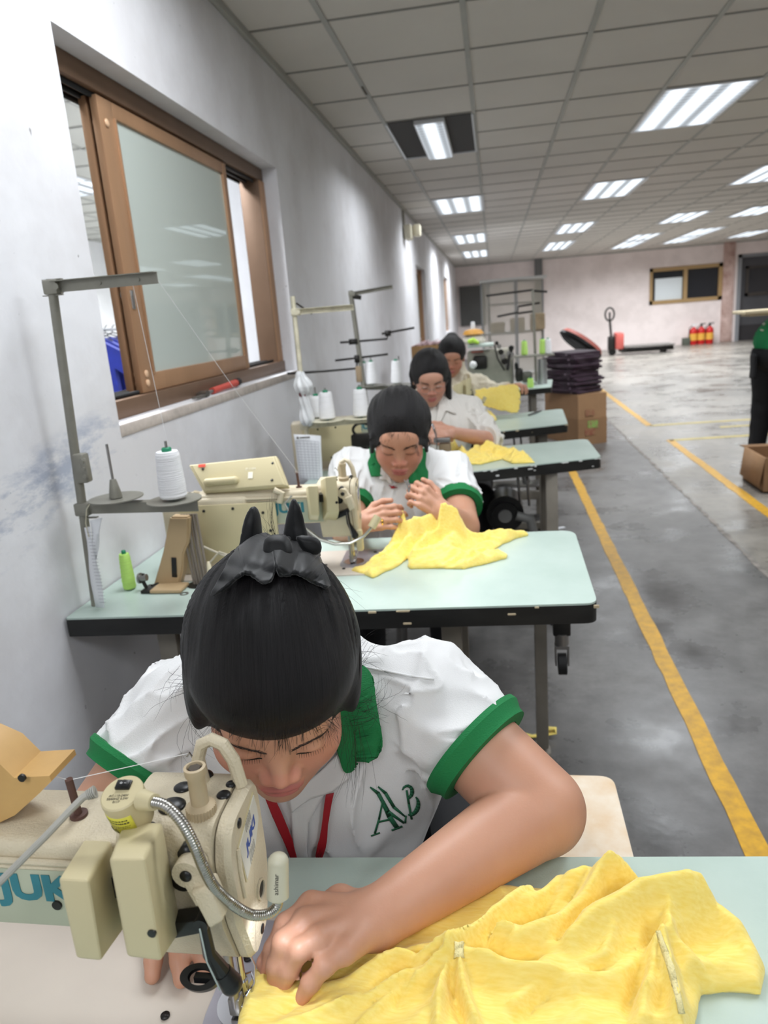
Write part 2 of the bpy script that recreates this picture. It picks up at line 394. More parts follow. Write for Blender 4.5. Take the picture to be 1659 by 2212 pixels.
# suspended ceiling grid: T bars 24 mm wide
GX0, GY0, GP = -.685, 3.544, .599
mb = MB()
k = -1
x = GX0
while x < XR: mb.box((x, (YF+YB)/2, CEIL-.003), (.026, YB-YF, .008)); x += .6
struct(mb, 'trim_1', m_tbar, smooth=False)
mb = MB(); y = GY0-GP*10
while y < YB:
    mb.box(((XW+XR)/2, y, CEIL-.002), (XR-XW, .014, .005)); y += GP
struct(mb, 'trim_2', mat('ceiling_grid_cross_metal', S(138, 136, 130), .6), smooth=False)
mb = MB(); mb.b2((XW, YF, CEIL-.035), (XW+.022, YB, CEIL), bev=.003); mb.b2((XW, YB-.02, CEIL-.03), (XR, YB, CEIL), bev=.003)
struct(mb, 'trim_3', m_tbar)

# ---------------------------------------------------------------- ceiling lights
def diffuser_material(bands):
    m = bpy.data.materials.new('tube_glow'); m.use_nodes = True; nt = m.node_tree; L = nt.links.new
    for n in list(nt.nodes):
        if n.type == 'BSDF_PRINCIPLED': nt.nodes.remove(n)
    tc = nt.nodes.new('ShaderNodeTexCoord'); sp = nt.nodes.new('ShaderNodeSeparateXYZ'); L(tc.outputs['Object'], sp.inputs[0])
    a = nt.nodes.new('ShaderNodeMath'); a.operation = 'MULTIPLY'; L(sp.outputs[0], a.inputs[0]); a.inputs[1].default_value = 2*PI*bands/.56
    c = nt.nodes.new('ShaderNodeMath'); c.operation = 'COSINE'; L(a.outputs[0], c.inputs[0])
    a2 = nt.nodes.new('ShaderNodeMath'); a2.operation = 'MULTIPLY'; L(sp.outputs[1], a2.inputs[0]); a2.inputs[1].default_value = 2*PI/.075
    c2 = nt.nodes.new('ShaderNodeMath'); c2.operation = 'COSINE'; L(a2.outputs[0], c2.inputs[0])
    mr = nt.nodes.new('ShaderNodeMapRange'); L(c.outputs[0], mr.inputs[0]); mr.inputs[1].default_value = -.9; mr.inputs[2].default_value = .3; mr.inputs[3].default_value = .5; mr.inputs[4].default_value = 1.6
    m3 = nt.nodes.new('ShaderNodeMath'); m3.operation = 'MULTIPLY_ADD'; L(c2.outputs[0], m3.inputs[0]); m3.inputs[1].default_value = .12; L(mr.outputs[0], m3.inputs[2])
    e = nt.nodes.new('ShaderNodeEmission'); e.inputs[0].default_value = (.86, .93, 1, 1); L(m3.outputs[0], e.inputs[1])
    L(e.outputs[0], nt.nodes['Material Output'].inputs[0]); return m
m_glow = diffuser_material(3)
m_alu = mat('white_light_frame', S(215, 218, 222), .35, metal=.3)
m_void = mat('dark_ceiling_void', S(74, 72, 72), .9)
def lamp_data(name, sx, sy, W, spread):
    l = bpy.data.lights.new(name, 'AREA'); l.shape = 'RECTANGLE'; l.size = sx; l.size_y = sy; l.energy = W; l.color = (.93, .965, 1); l.spread = math.radians(spread); return l
LD = lamp_data('ceiling_lamp', .54, 1.1, LAMP_W, 150)
LD_NEAR = lamp_data('wide_near_lamp', .54, 1.1, LAMP_W*.85, 175)  # near lamps dimmed, spread widened as fill on the upper wall
LD_FAR = lamp_data('boosted_far_lamp', .54, 1.1, LAMP_W*1.5, 160)      # far rows boosted above the others to brighten the back wall
def troffer(x, y0, y1, label, first=None):
    L_ = y1-y0
    t = thing('ceiling_light', label, 'ceiling light', (x, (y0+y1)/2, CEIL), group='recessed fluorescent ceiling lights')
    m = MB()
    for s in (-1, 1):
        m.box((s*.288, 0, -.006), (.022, L_, .012), bev=.002); m.box((0, s*(L_/2-.011), -.006), (.555, .022, .012), bev=.002)
    m.build('frame', m_alu, t)
    MB().box((0, 0, -.004), (.555, L_-.044, .004)).build('diffuser', m_glow, t, smooth=False)
    o = bpy.data.objects.new('lamp', LD_FAR if y0 > 12 else (LD_NEAR if y0 < 3 else LD)); col.objects.link(o); o.parent = t; o.location = (0, 0, -.012)
    return t
R1 = [(-.385, 1.2, 2.4), (-.385, -1.86, -.66), (1.415, 1.2, 2.4), (1.415, -1.86, -.66), (3.215, 1.74, 2.94), (3.215, 5.35, 6.55)]
C1 = [(1.415, 5.35, 6.53, 'large bright louvred ceiling light nearest the camera on the right'),
      (-.365, 8.97, 10.33, 'ceiling light in the row by the left wall, just beyond the half open dark panel'),
      (1.44, 8.93, 10.28, 'ceiling light directly behind the large near one in the middle row'),
      (-.365, 13.25, 14.9, 'second ceiling light beyond the dark panel in the row by the left wall'),
      (-.365, 16.9, 18.9, 'farthest ceiling light in the row by the left wall'),
      (1.46, 13.1, 14.75, 'third ceiling light of the middle row'),
      (1.49, 16.6, 18.9, 'farthest ceiling light of the middle row'),
      (3.26, 13.1, 14.6, 'bright ceiling light in the right row, above the wide floor'),
      (4.45, 13.2, 14.6, 'ceiling light cut by the right picture edge above the back window'),
      (3.27, 16.65, 18.15, 'ceiling light in the right row above the pinkish one, left of the back window'),
      (3.3, 18.35, 20.4, 'pinkish ceiling light nearest the back wall on the left of the back window'),
      (4.5, 16.6, 18.4, 'ceiling light above the back window, farther from the wall than its pink neighbour'),
      (4.52, 18.5, 20.2, 'pinkish ceiling light close to the back wall above the back window'),
      (6.05, 18.55, 20.2, 'ceiling light at the right picture edge above the dark doorway'),
      (3.20, 8.94, 10.24, 'ceiling light cut by the right picture edge, nearest row on the right')]
for a in C1: troffer(a[0], a[1], a[2], a[3])
for i, a in enumerate(R1): troffer(*a, ['ceiling light out of view above the near bench', 'ceiling light out of view behind the camera by the wall', 'ceiling light out of view above the aisle',
    'ceiling light out of view behind the camera above the aisle', 'ceiling light out of view right of the aisle', 'ceiling light out of view right of the large near light'][i])
# half-open fixture: single tube tray hanging in a dark hole
t = thing('ceiling_light', 'narrow single ceiling light strip set in a dark open ceiling panel', 'ceiling light', (-.385, 5.955, CEIL))
MB().box((0, 0, -.004), (.575, 1.17, .004)).build('dark_panel', m_void, t, smooth=False)
m = MB(); m.box((-.29, 0, -.009), (.014, 1.18, .016)); m.box((.29, 0, -.009), (.014, 1.18, .016)); m.box((0, .585, -.009), (.58, .012, .014)); m.build('frame', m_alu, t)
m = MB(); m.box((0, 0, -.02), (.21, 1.17, .03), bev=.004); m.build('tray', m_alu, t)
d = MB(); d.box((0, 0, -.038), (.185, 1.15, .006)); d.build('diffuser', diffuser_material(4), t, smooth=False)
o = bpy.data.objects.new('lamp', lamp_data('strip_lamp', .18, 1.1, LAMP_W*.5, 150)); col.objects.link(o); o.parent = t; o.location = (0, 0, -.045)
# small brown water stain / crack where a tile edge sags
mb = MB(); p = onz(787, 195, CEIL-.006); mb.box(p, (.012, .16, .006)); struct(mb, 'trim_4', mat('ceiling_stain', S(84, 74, 64), .9))

# ---------------------------------------------------------------- window by the benches
XF = XW-.075            # inner face of the frame
y0, y1, z0, z1 = W1
fr = thing('window_1', None, None); fr['kind'] = 'structure'
mb = MB(); fw = .075
mb.b2((XF-.1, y0, z1-fw*.8), (XF, y1, z1), bev=.003); mb.b2((XF-.1, y0, z0), (XF+.012, y1, z0+.055), bev=.003)
mb.b2((XF-.1, y1-.085, z0+.05), (XF, y1, z1-.05), bev=.003)
mb.b2((XF-.1, y0-.001, z0+.05), (XF-.0, y0+.02, z1-.05))
mb.build('window_frame', m_bronze_d, fr)
mb = MB()          # right jamb ribs
for k in range(3): mb.b2((XF-.02-.0*k, y1-.08+.028*k, z0+.055), (XF+.006, y1-.062+.028*k, z1-.062), bev=.002)
mb.build('jamb_rib', m_bronze, fr)
mb = MB()          # track rails
for k in range(3): mb.b2((XF-.095+.035*k, y0, z0+.055), (XF-.089+.035*k, y1-.1, z0+.068)); mb.b2((XF-.095+.035*k, y0, z1-.075), (XF-.089+.035*k, y1-.1, z1-.058))
mb.build('window_track', m_rubber, fr)
zl, zh = z0+.057, z1-.068
def sash(ya, yb, xc, name, lw=.085, rw=.05, tint=None):
    s = MB()
    s.b2((xc-.012, ya, zl), (xc+.012, ya+lw, zh), bev=.002); s.b2((xc-.012, yb-rw, zl), (xc+.012, yb, zh), bev=.002)
    s.b2((xc-.012, ya+lw, zh-.045), (xc+.012, yb-rw, zh), bev=.002); s.b2((xc-.012, ya+lw, zl), (xc+.012, yb-rw, zl+.06), bev=.002)
    s.b2((xc-.004, ya+lw, zl+.055), (xc+.016, ya+lw+.01, zh-.045), bev=.001)
    return s.build(name, m_bronze, fr)
g = bpy.data.materials.new('hazed_tinted_glass'); g.use_nodes = True; nt = g.node_tree; b = nt.nodes['Principled BSDF']
b.inputs['Base Color'].default_value = (*S(200, 214, 208), 1); b.inputs['Roughness'].default_value = .02; b.inputs['IOR'].default_value = 1.5; b.inputs['Specular IOR Level'].default_value = .9
tr = nt.nodes.new('ShaderNodeBsdfTransparent'); tr.inputs[0].default_value = (*S(214, 226, 219), 1)
mxs = nt.nodes.new('ShaderNodeMixShader'); fz = nt.nodes.new('ShaderNodeFresnel'); fz.inputs[0].default_value = 1.6
gl = nt.nodes.new('ShaderNodeBsdfGlossy'); gl.inputs[0].default_value = (.9, .95, .93, 1); gl.inputs[1].default_value = .015
df = nt.nodes.new('ShaderNodeBsdfDiffuse'); df.inputs[0].default_value = (*S(226, 236, 229), 1)
mx2 = nt.nodes.new('ShaderNodeMixShader'); mx2.inputs[0].default_value = .70; nt.links.new(tr.outputs[0], mx2.inputs[1]); nt.links.new(df.outputs[0], mx2.inputs[2])  # pale diffuse haze mixed in so the pane reads brighter
nt.links.new(fz.outputs[0], mxs.inputs[0]); nt.links.new(mx2.outputs[0], mxs.inputs[1]); nt.links.new(gl.outputs[0], mxs.inputs[2]); nt.links.new(mxs.outputs[0], nt.nodes['Material Output'].inputs[0])
m_glass = g
sash(2.225, 3.365, XF-.052, 'rear_sash', lw=.075, rw=.03)
MB().b2((XF-.053, 2.30, zl+.05), (XF-.05, 3.335, zh-.04)).build('rear_pane', m_glass, fr, smooth=False)
sash(2.225, 3.30, XF-.017, 'front_sash', lw=.09, rw=.045)
MB().b2((XF-.019, 2.31, zl+.055), (XF-.015, 3.26, zh-.04)).build('front_pane', m_glass, fr, smooth=False)
mb = MB()
for yy in (2.255, 2.262): 
    mb.sph((XF+(-.038 if yy < 2.26 else -.003), yy, zh-.07), .012, (.4, 1, 1))
    for k in (0, 1): mb.sph((XF+(-.038 if yy < 2.26 else -.003), yy, zl+.03+.03*k), .012, (.4, 1, 1))
mb.build('screw_cap', mat('cream_screw_cap', S(216, 180, 146), .4), fr)
mb = MB(); p = (XF-.036, 2.25, CAM_H+.13); mb.cyl(p, (p[0]+.03, p[1], p[2]), .016); mb.box((p[0]+.03, p[1], p[2]-.015), (.012, .02, .06), bev=.004); mb.build('latch', mat('worn_chrome', S(170, 170, 168), .25, metal=.9), fr)
mb = MB(); mb.b2((XW-T, y0, z0-.035), (XW+.003, y1, z0-.001), bev=.003); mb.build('window_sill', mat('chipped_sill_plaster', S(190, 180, 172), .85, var=.2, vscale=20, bump=.6, bscale=60), fr)
# hammer lying on the sill
t = thing('hammer', 'red handled claw hammer lying on the window sill', 'hammer')
zs = z0+.014
a = onx(470, 862, XW-.02); b_ = onx(525, 835, XW-.02)
hp = Vector((XW-.03, a.y-.05, zs)); dirv = Vector((0, 1, .0))
MB().tube([(XW-.025, 2.67, zs), (XW-.02, 2.78, zs+.004), (XW-.02, 2.92, zs+.006)], [.013, .012, .015], n=12).build('handle', mat('red_rubber_grip', S(196, 78, 66), .55), t)
MB().tube([(XW-.02, 2.92, zs+.006), (XW-.02, 2.955, zs+.008)], .0165, n=12).build('handle_end', m_rubber, t)
mb = MB(); mb.tube([(XW-.025, 2.67, zs), (XW-.02, 2.58, zs-.003)], [.007, .007], n=10); mb.tube([(XW+.0, 2.56, zs), (XW-.03, 2.57, zs), (XW-.06, 2.60, zs-.003)], [.012, .012, .004], n=10); mb.box((XW-.01, 2.50, zs-.004), (.02, .09, .008), bev=.002); mb.build('head', mat('dull_steel', S(120, 118, 114), .4, metal=.8), t)

# next room seen through the opening
struct(MB().b2((-6.5, YF, 2.95), (XW-T, YB, 3.0)), 'ceiling_next_room', mat('next_ceiling_tile', S(200, 200, 192), .85))
mb = MB()
for i in range(10): mb.box((-1.6-.6*i, 9, 2.945), (.024, 24, .008))
for i in range(34): mb.box((-3.9, -.9+.6*i, 2.945), (5.2, .02, .008))
struct(mb, 'trim_5', m_tbar, smooth=False)
struct(MB().b2((-6.6, YF, 0), (-6.5, YB, 3.0)), 'wall_next_room', m_wall_in, smooth=False)
struct(MB().b2((-6.5, 12.4, 0), (XW-T, 12.5, 3.0)), 'wall_next_room_end', m_wall_in, smooth=False)
for i, (x, y) in enumerate(((-2.2, 2.6), (-2.2, 5.6), (-2.2, 8.8), (-4.3, 4.2), (-4.3, 7.6), (-4.3, 11.0), (-2.2, 11.3))):
    LD2 = LD.copy(); LD2.energy = LAMP_W*3.8
    t = thing('ceiling_light', 'ceiling light of the next room seen through the sliding window', 'ceiling light', (x, y, 2.95), group='ceiling lights in the next room')
    m = MB()
    for s in (-1, 1): m.box((s*.29, 0, -.006), (.022, 1.2, .012)); m.box((0, s*.589, -.006), (.555, .022, .012))
    m.build('frame', m_alu, t); MB().box((0, 0, -.004), (.555, 1.16, .004)).build('diffuser', m_glow, t, smooth=False)
    o = bpy.data.objects.new('lamp', LD2); col.objects.link(o); o.parent = t; o.location = (0, 0, -.012)
# dark windows and a shelf at the end of the next room
for i, (u0, v0, u1, v1) in enumerate(((345, 668, 402, 752), (418, 664, 446, 748), (455, 662, 505, 742))):
    a, b_ = ony(u0, v1, 12.36), ony(u1, v0, 12.36); e = thing('window_%d' % (5+i), None, None); e['kind'] = 'structure'
    MB().b2((a.x, 12.34, a.z), (b_.x, 12.39, b_.z)).build('window_pane', mat('next_room_dark_glass', S(60, 70, 74), .15), e)
    q = MB(); q.b2((a.x-.06, 12.33, a.z-.06), (b_.x+.06, 12.36, a.z)); q.b2((a.x-.06, 12.33, b_.z), (b_.x+.06, 12.36, b_.z+.06)); q.b2((a.x-.06, 12.33, a.z), (a.x, 12.36, b_.z)); q.b2((b_.x, 12.33, a.z), (b_.x+.06, 12.36, b_.z)); q.build('window_frame', m_alu, e)
t = thing('shelving_rack', 'pale shelving rack with white parcels seen through the window glass', 'shelving', (-3.4, 9.3, 0))
for zz in (.25, .75, 1.25): MB().box((0, 0, zz), (2.2, .5, .03)).build('shelf', m_alu, t)
for sx in (-1.08, 0, 1.08):
    for sy in (-.23, .23): MB().box((sx, sy, .8), (.04, .04, 1.6)).build('upright', m_alu, t)
for k in range(4): tag(MB().box((-4.2+.5*k, 9.3, 1.36), (.36, .4, .19), bev=.05).build('parcel', mat('white_wrapped_parcel', S(226, 226, 222), .6)), 'white parcel on the rack behind the window glass', 'parcel', 'parcels on the rack of the next room')
# white partition just beyond the far end of the window
struct(MB().b2((-2.05, 5.6, 0), (-1.95, 6.9, 2.9)), 'wall_partition', m_wall_in, smooth=False)
# garment rail with blue shirts behind the open gap
t = thing('garment_rail', 'steel garment rail holding dark blue shirts, seen through the open window gap', 'garment rail', (-2.4, 4.3, 0))
mb = MB(); zr = onx(220, 712, -2.4).z
for s in (-.5, .6): mb.cyl((0, s, 0), (0, s, zr), .012); mb.cyl((-.2, s, .02), (.2, s, .02), .012)
mb.cyl((0, -.5, zr), (0, .6, zr), .011); mb.cyl((0, -.5, zr-.62), (0, .6, zr-.62), .009); mb.build('frame', mat('chrome_rail', S(180, 182, 184), .25, metal=.9), t)
m_blue = mat('navy_blue_jersey', S(22, 36, 122), .8, var=.3, vscale=10); m_navy = mat('dark_green_jersey', S(22, 40, 44), .8)
for k in range(5):
    yy = 4.08+.09*k
    s = thing('shirt', ['royal blue shirt hanging on the rail behind the window gap', 'dark green shirt at the back of the garment rail behind the window'][k == 4], 'shirt', (-2.4, yy, zr), group='shirts on the rail behind the window' if k < 4 else None)
    q = MB(); q.prism([(-.09, 0), (.09, 0), (.3, -.12), (.24, -.22), (.18, -.18), (.2, -.68), (-.2, -.68), (-.18, -.18), (-.24, -.22), (-.3, -.12)], -.018, .018, M=Matrix.Rotation(PI/2, 4, 'X') @ Matrix.Translation((0, -.05, 0)))
    q.build('body', m_navy if k == 4 else m_blue, s)
    q = MB(); q.tube([(-.14, 0, -.07), (0, 0, -.02), (.14, 0, -.07)], .004); q.tube([(0, 0, -.02), (0, 0, .01), (.02, 0, .025)], .003); q.build('hanger', m_rubber, s)

# ---------------------------------------------------------------- far windows on the left wall, back window, doorway
for nm, Wn in (('window_2', W2), ('window_3', W3)):
    e = thing(nm, None, None); e['kind'] = 'structure'
    mb = MB(); a = XW-.09
    mb.b2((a-.05, Wn[0], Wn[2]), (a, Wn[1], Wn[2]+.07)); mb.b2((a-.05, Wn[0], Wn[3]-.07), (a, Wn[1], Wn[3])); mb.b2((a-.05, Wn[0], Wn[2]), (a, Wn[0]+.07, Wn[3])); mb.b2((a-.05, Wn[1]-.07, Wn[2]), (a+.03, Wn[1], Wn[3])); mb.b2((a-.05, (Wn[0]+Wn[1])/2-.03, Wn[2]), (a, (Wn[0]+Wn[1])/2+.03, Wn[3]))
    mb.build('window_frame', m_bronze, e); MB().b2((a-.03, Wn[0], Wn[2]), (a-.026, Wn[1], Wn[3])).build('window_pane', m_glass, e)
e = thing('window_4', None, None); e['kind'] = 'structure'
mb = MB(); fwd = .10; yb = YB
mb.b2((BX[0], yb-.03, BZ[0]), (BX[1], yb+.05, BZ[0]+fwd)); mb.b2((BX[0], yb-.03, BZ[1]-fwd), (BX[1], yb+.05, BZ[1])); mb.b2((BX[0], yb-.03, BZ[0]), (BX[0]+fwd*.8, yb+.05, BZ[1])); mb.b2((BX[1]-fwd*1.6, yb-.03, BZ[0]), (BX[1], yb+.05, BZ[1])); xm = ony(1480, 615, yb).x; mb.b2((xm-.05, yb-.04, BZ[0]), (xm+.05, yb+.05, BZ[1]))
mb.build('window_frame', mat('tan_window_frame', S(172, 142, 98), .5), e)
m_dkglass = mat('dark_window_glass', S(46, 48, 52), .12, spec=.8)
MB().b2((BX[0], yb+.06, BZ[0]), (BX[1], yb+.07, BZ[1])).build('window_pane', m_dkglass, e, smooth=False)
pa, pb = ony(1414, 660, yb+.05), ony(1474, 598, yb+.05)
MB().b2((pa.x, yb+.045, pa.z), (pb.x, yb+.058, pb.z), bev=.002).build('paper_sheet', mat('bright_white_board', S(228, 236, 240), .5), e)
e = thing('door_1', None, None); e['kind'] = 'structure'
m_door = mat('dark_grey_steel_door', S(84, 84, 88), .45, var=.15, vscale=1.5)
MB().b2((DX[0], YB+.1, 0), (DX[1], YB+.14, DZ[1])).build('door_panel', m_door, e)
mb = MB(); a, b_ = ony(1608, 640, YB+.09), ony(1659, 572, YB+.09)
mb.b2((DX[0], YB-.02, 0), (DX[0]+.1, YB+.12, DZ[1])); mb.b2((DX[0], YB-.02, DZ[1]-.08), (DX[1], YB+.12, DZ[1])); mb.build('door_frame', mat('grey_door_frame', S(140, 142, 146), .5), e)
mb = MB(); mb.b2((a.x, YB+.06, a.z), (9.1, YB+.1, a.z+.08)); mb.b2((a.x, YB+.06, a.z), (a.x+.08, YB+.1, b_.z)); mb.b2((a.x, YB+.06, b_.z-.06), (9.1, YB+.1, b_.z)); mb.build('door_window_frame', mat('dark_window_frame', S(70, 64, 60), .5), e)
MB().b2((a.x, YB+.08, a.z), (9.1, YB+.09, b_.z)).build('door_window_pane', m_dkglass, e)
MB().b2((DX[0]+.1, YB+.085, 0), (DX[1], YB+.1, .42)).build('kick_plate', mat('charcoal_kick_plate', S(54, 52, 54), .5), e)
# peeling plaster pier, cable duct, dark notice panel
a = ony(1572, 640, YB)
struct(MB().b2((a.x-.16, YB-.07, 0), (a.x+.13, YB, CEIL), bev=.01), 'trim_6', mat('peeling_pink_plaster', S(222, 196, 188), .85, var=.5, vscale=3.5, var2=S(166, 132, 120), bump=.8, bscale=25))
a, b_ = ony(1155, 600, YB), ony(1169, 558, YB)
struct(MB().b2((a.x, YB-.12, .8), (b_.x+.02, YB, CEIL)), 'trim_7', mat('grey_cable_duct', S(112, 112, 112), .6))
a, b_ = ony(996, 705, YB-.05), ony(1040, 616, YB-.05)
struct(MB().b2((a.x, YB-.08, a.z), (b_.x+.1, YB, b_.z)), 'door_2', mat('dark_grey_hatch', S(92, 92, 90), .7, var=.1, vscale=2))

# ---------------------------------------------------------------- floor markings
FZ = .0025
def strip_quad(pts, name, m, z0=-.001, z1=FZ):
    mb = MB(); mb.prism([(p[0], p[1]) for p in pts], z0, z1); return struct(mb, name, m, smooth=False)
def jag(x0, x1, ya, yb, n, amp):
    L = [(x0+random.uniform(-amp, amp), ya+(yb-ya)*i/n) for i in range(n+1)]; R = [(x1+random.uniform(-amp, amp), ya+(yb-ya)*i/n) for i in range(n, -1, -1)]; return L+R
strip_quad(jag(.578, .642, .4, 6.9, 60, .0035), 'trim_8', m_yellow)
strip_quad(jag(1.63, 1.70, 2.5, 7.36, 50, .004), 'trim_9', m_yellow)
strip_quad(jag(1.62, 1.69, 8.28, 12.6, 40, .004), 'trim_10', m_yellow)
strip_quad([(1.66, 7.30), (5.5, 7.62), (5.5, 7.70), (1.66, 7.38)], 'trim_11', mat('faded_yellow_paint', S(206, 188, 112), .5, var=.3, vscale=8))
strip_quad([(1.66, 8.24), (5.5, 8.5), (5.5, 8.57), (1.66, 8.32)], 'trim_12', MATS['faded_yellow_paint'])
strip_quad([(2.3, 7.92), (3.1, 7.98), (3.1, 8.04), (2.3, 7.99)], 'trim_13', MATS['faded_yellow_paint'])
strip_quad(jag(1.283, 1.305, .5, 9.2, 160, .009), 'trim_14', mat('pale_joint_filler', S(168, 160, 152), .8, var=.5, vscale=14, var2=S(92, 88, 84)), z1=.0018)
# ---------------------------------------------------------------- benches
TOP = CAM_H-.64
m_mint = mat('mint_laminate', S(190, 206, 198), .32, var=.16, vscale=7, var2=S(178, 196, 187), bump=.10, bscale=420)
m_edge = mat('chipped_black_edge', S(30, 30, 29), .45, var=.6, vscale=26, stretch=(.25, 1, 1))
m_core = mat('bare_wood_core', S(196, 180, 150), .8, var=.2, vscale=20)
m_legp = mat('beige_grey_leg_paint', S(128, 122, 112), .5, var=.15, vscale=9)
m_dk = mat('dark_machine_metal', S(48, 46, 44), .4, metal=.5, var=.2, vscale=20)
m_black = mat('black_plastic', S(22, 22, 23), .35)
m_chrome = mat('polished_steel', S(190, 190, 192), .18, metal=1.)
m_steel = mat('satin_steel', S(150, 148, 146), .35, metal=.85)
def round_poly(P, r, n=6):
    out = []; k = len(P)
    for i in range(k):
        a, b, c = Vector(P[i-1]), Vector(P[i]), Vector(P[(i+1) % k])
        if r[i] <= 0: out.append(tuple(b)); continue
        u = (a-b).normalized(); v = (c-b).normalized()
        for j in range(n+1):
            t = j/n; p = (b+u*r[i])*(1-t)**2+b*2*t*(1-t)+(b+v*r[i])*t*t; out.append(tuple(p))
    return out
def bench(label, P, z=None, legs=None, holes=(), detail=True, chips=0):
    """P: front left, front right, back right, back left in world xy (front = nearest the camera)"""
    z = TOP if z is None else z
    o = ((P[0][0]+P[1][0]+P[2][0]+P[3][0])/4, (P[0][1]+P[1][1]+P[2][1]+P[3][1])/4)
    t = thing('sewing_bench', label, 'sewing table', (o[0], o[1], 0))
    Q = [(p[0]-o[0], p[1]-o[1]) for p in P]
    R = round_poly(Q, [.008, .03, .05, .008])
    mb = MB(); mb.prism(R, z-.048, z-.0045); mb.build('edge_band', m_edge, t, smooth=True, angle=50)
    R2 = [(x*.999, y*.998) for x, y in R]
    mb = MB(); mb.prism(R2, z-.0045, z); mb.build('tabletop', m_mint, t, smooth=True, angle=50)
    rnd = random.Random(int(abs(o[1])*1000))
    if chips:
        mb = MB()
        for i in range(chips):
            a = rnd.random()**.6; x = Q[0][0]+(Q[1][0]-Q[0][0])*a; y = Q[0][1]+(Q[1][1]-Q[0][1])*a; w_ = rnd.uniform(.004, .022)
            hh = rnd.uniform(.002, .008); zz = z-.004-hh/2 if rnd.random() < .7 else z-rnd.uniform(.012, .04)
            mb.box((x, y-.0005, zz), (w_, .004, hh), bev=.0015, rot=Matrix.Rotation(math.atan2(Q[1][1]-Q[0][1], Q[1][0]-Q[0][0]), 4, 'Z'))
        mb.build('chipped_edge', m_core if chips < 20 else mat('white_paint_speck', S(214, 214, 212), .7), t)['kind'] = 'stuff'
    ang = math.atan2(Q[1][1]-Q[0][1], Q[1][0]-Q[0][0]); Rz = Matrix.Rotation(ang, 4, 'Z')
    for lx, (ya, yb) in (legs or []):
        lx -= o[0]
        for yy in (ya-o[1], yb-o[1]):
            mb = MB(); mb.box((lx, yy, (z-.048+.05)/2), (.05, .03, z-.098), bev=.003); mb.build('leg', m_legp, t)
            mb = MB(); mb.box((lx+.028, yy, .30), (.01, .02, .05)); mb.box((lx+.028, yy, .22), (.01, .02, .03)); mb.build('bolt', m_dk, t)
        mb = MB(); mb.box((lx, (ya+yb)/2-o[1], .045), (.055, yb-ya+.10, .035), bev=.005); mb.build('foot_bar', m_legp, t)
        for yy in (ya-o[1]-.04, yb-o[1]+.04):
            mb = MB(); mb.cyl((lx, yy, 0.0), (lx, yy, .03), .022, .018); mb.build('foot', m_rubber, t)
    if legs:
        a, b = legs[0][0]-o[0], legs[-1][0]-o[0]; ym = (legs[0][1][1])-o[1]
        mb = MB(); mb.box(((a+b)/2, ym, .30), (b-a, .03, .05), bev=.003); mb.box(((a+b)/2, ym-.0, .115), (b-a, .03, .04), bev=.003); mb.build('cross_bar', m_legp, t)
    return t
b1 = bench('nearest mint topped sewing bench, with the big yellow cloth on it', [(-.95, .06), (.50, .15), (.46, .772), (-.95, .685)], legs=[(-.75, (.2, .6)), (.30, (.25, .68))])
b2 = bench('mint sewing bench with black edge behind the nearest seamstress', [(-1.045, 1.478), (.205, 1.528), (.212, 2.08), (-1.045, 2.03)], legs=[(-.85, (1.6, 1.95)), (-.13, (1.66, 1.95))], chips=9)
b3 = bench('mint sewing bench with a white speckled chipped edge in front of the woman with glasses', [(-.80, 2.72), (.432, 3.12), (.428, 3.58), (-.80, 3.30)], legs=[(-.6, (3.0, 3.25)), (.22, (3.08, 3.45))], chips=26)
b4 = bench('mint sewing bench of the rearmost seamstress, beside the cardboard box', [(-.72, 3.66), (.385, 4.08), (.41, 4.70), (-.72, 4.30)], legs=[(-.5, (3.9, 4.2)), (.25, (4.12, 4.5))], chips=8)
_l = MB(); _l.box((.105, 2.02, (TOP-.048+.03)/2+.01), (.036, .026, TOP-.088), bev=.003); _l.box((.105, 2.02, .02), (.05, .05, .035), bev=.006); _o = _l.build('aisle_leg', m_legp, None); _o.parent = b2; _o.matrix_parent_inverse = Matrix.Translation(-b2.location)
# caster on its black bracket under bench 2, at the aisle end
t = thing('caster_wheel', 'black swivel caster on a bracket under the aisle end of the second bench', 'caster', (.165, 2.0, 0))
MB().box((0, 0, .56), (.05, .03, .25), bev=.004).build('bracket', m_edge, t); 
mb = MB(); mb.cyl((0, 0, .40), (0, 0, .44), .02); mb.box((0, 0, .40), (.04, .04, .01)); mb.box((-.018, 0, .37), (.004, .03, .06)); mb.box((.018, 0, .37), (.004, .03, .06)); mb.build('fork', m_steel, t)
MB().cyl((-.012, -.01, .345), (.012, -.01, .345), .032, n=24).build('wheel', m_rubber, t)
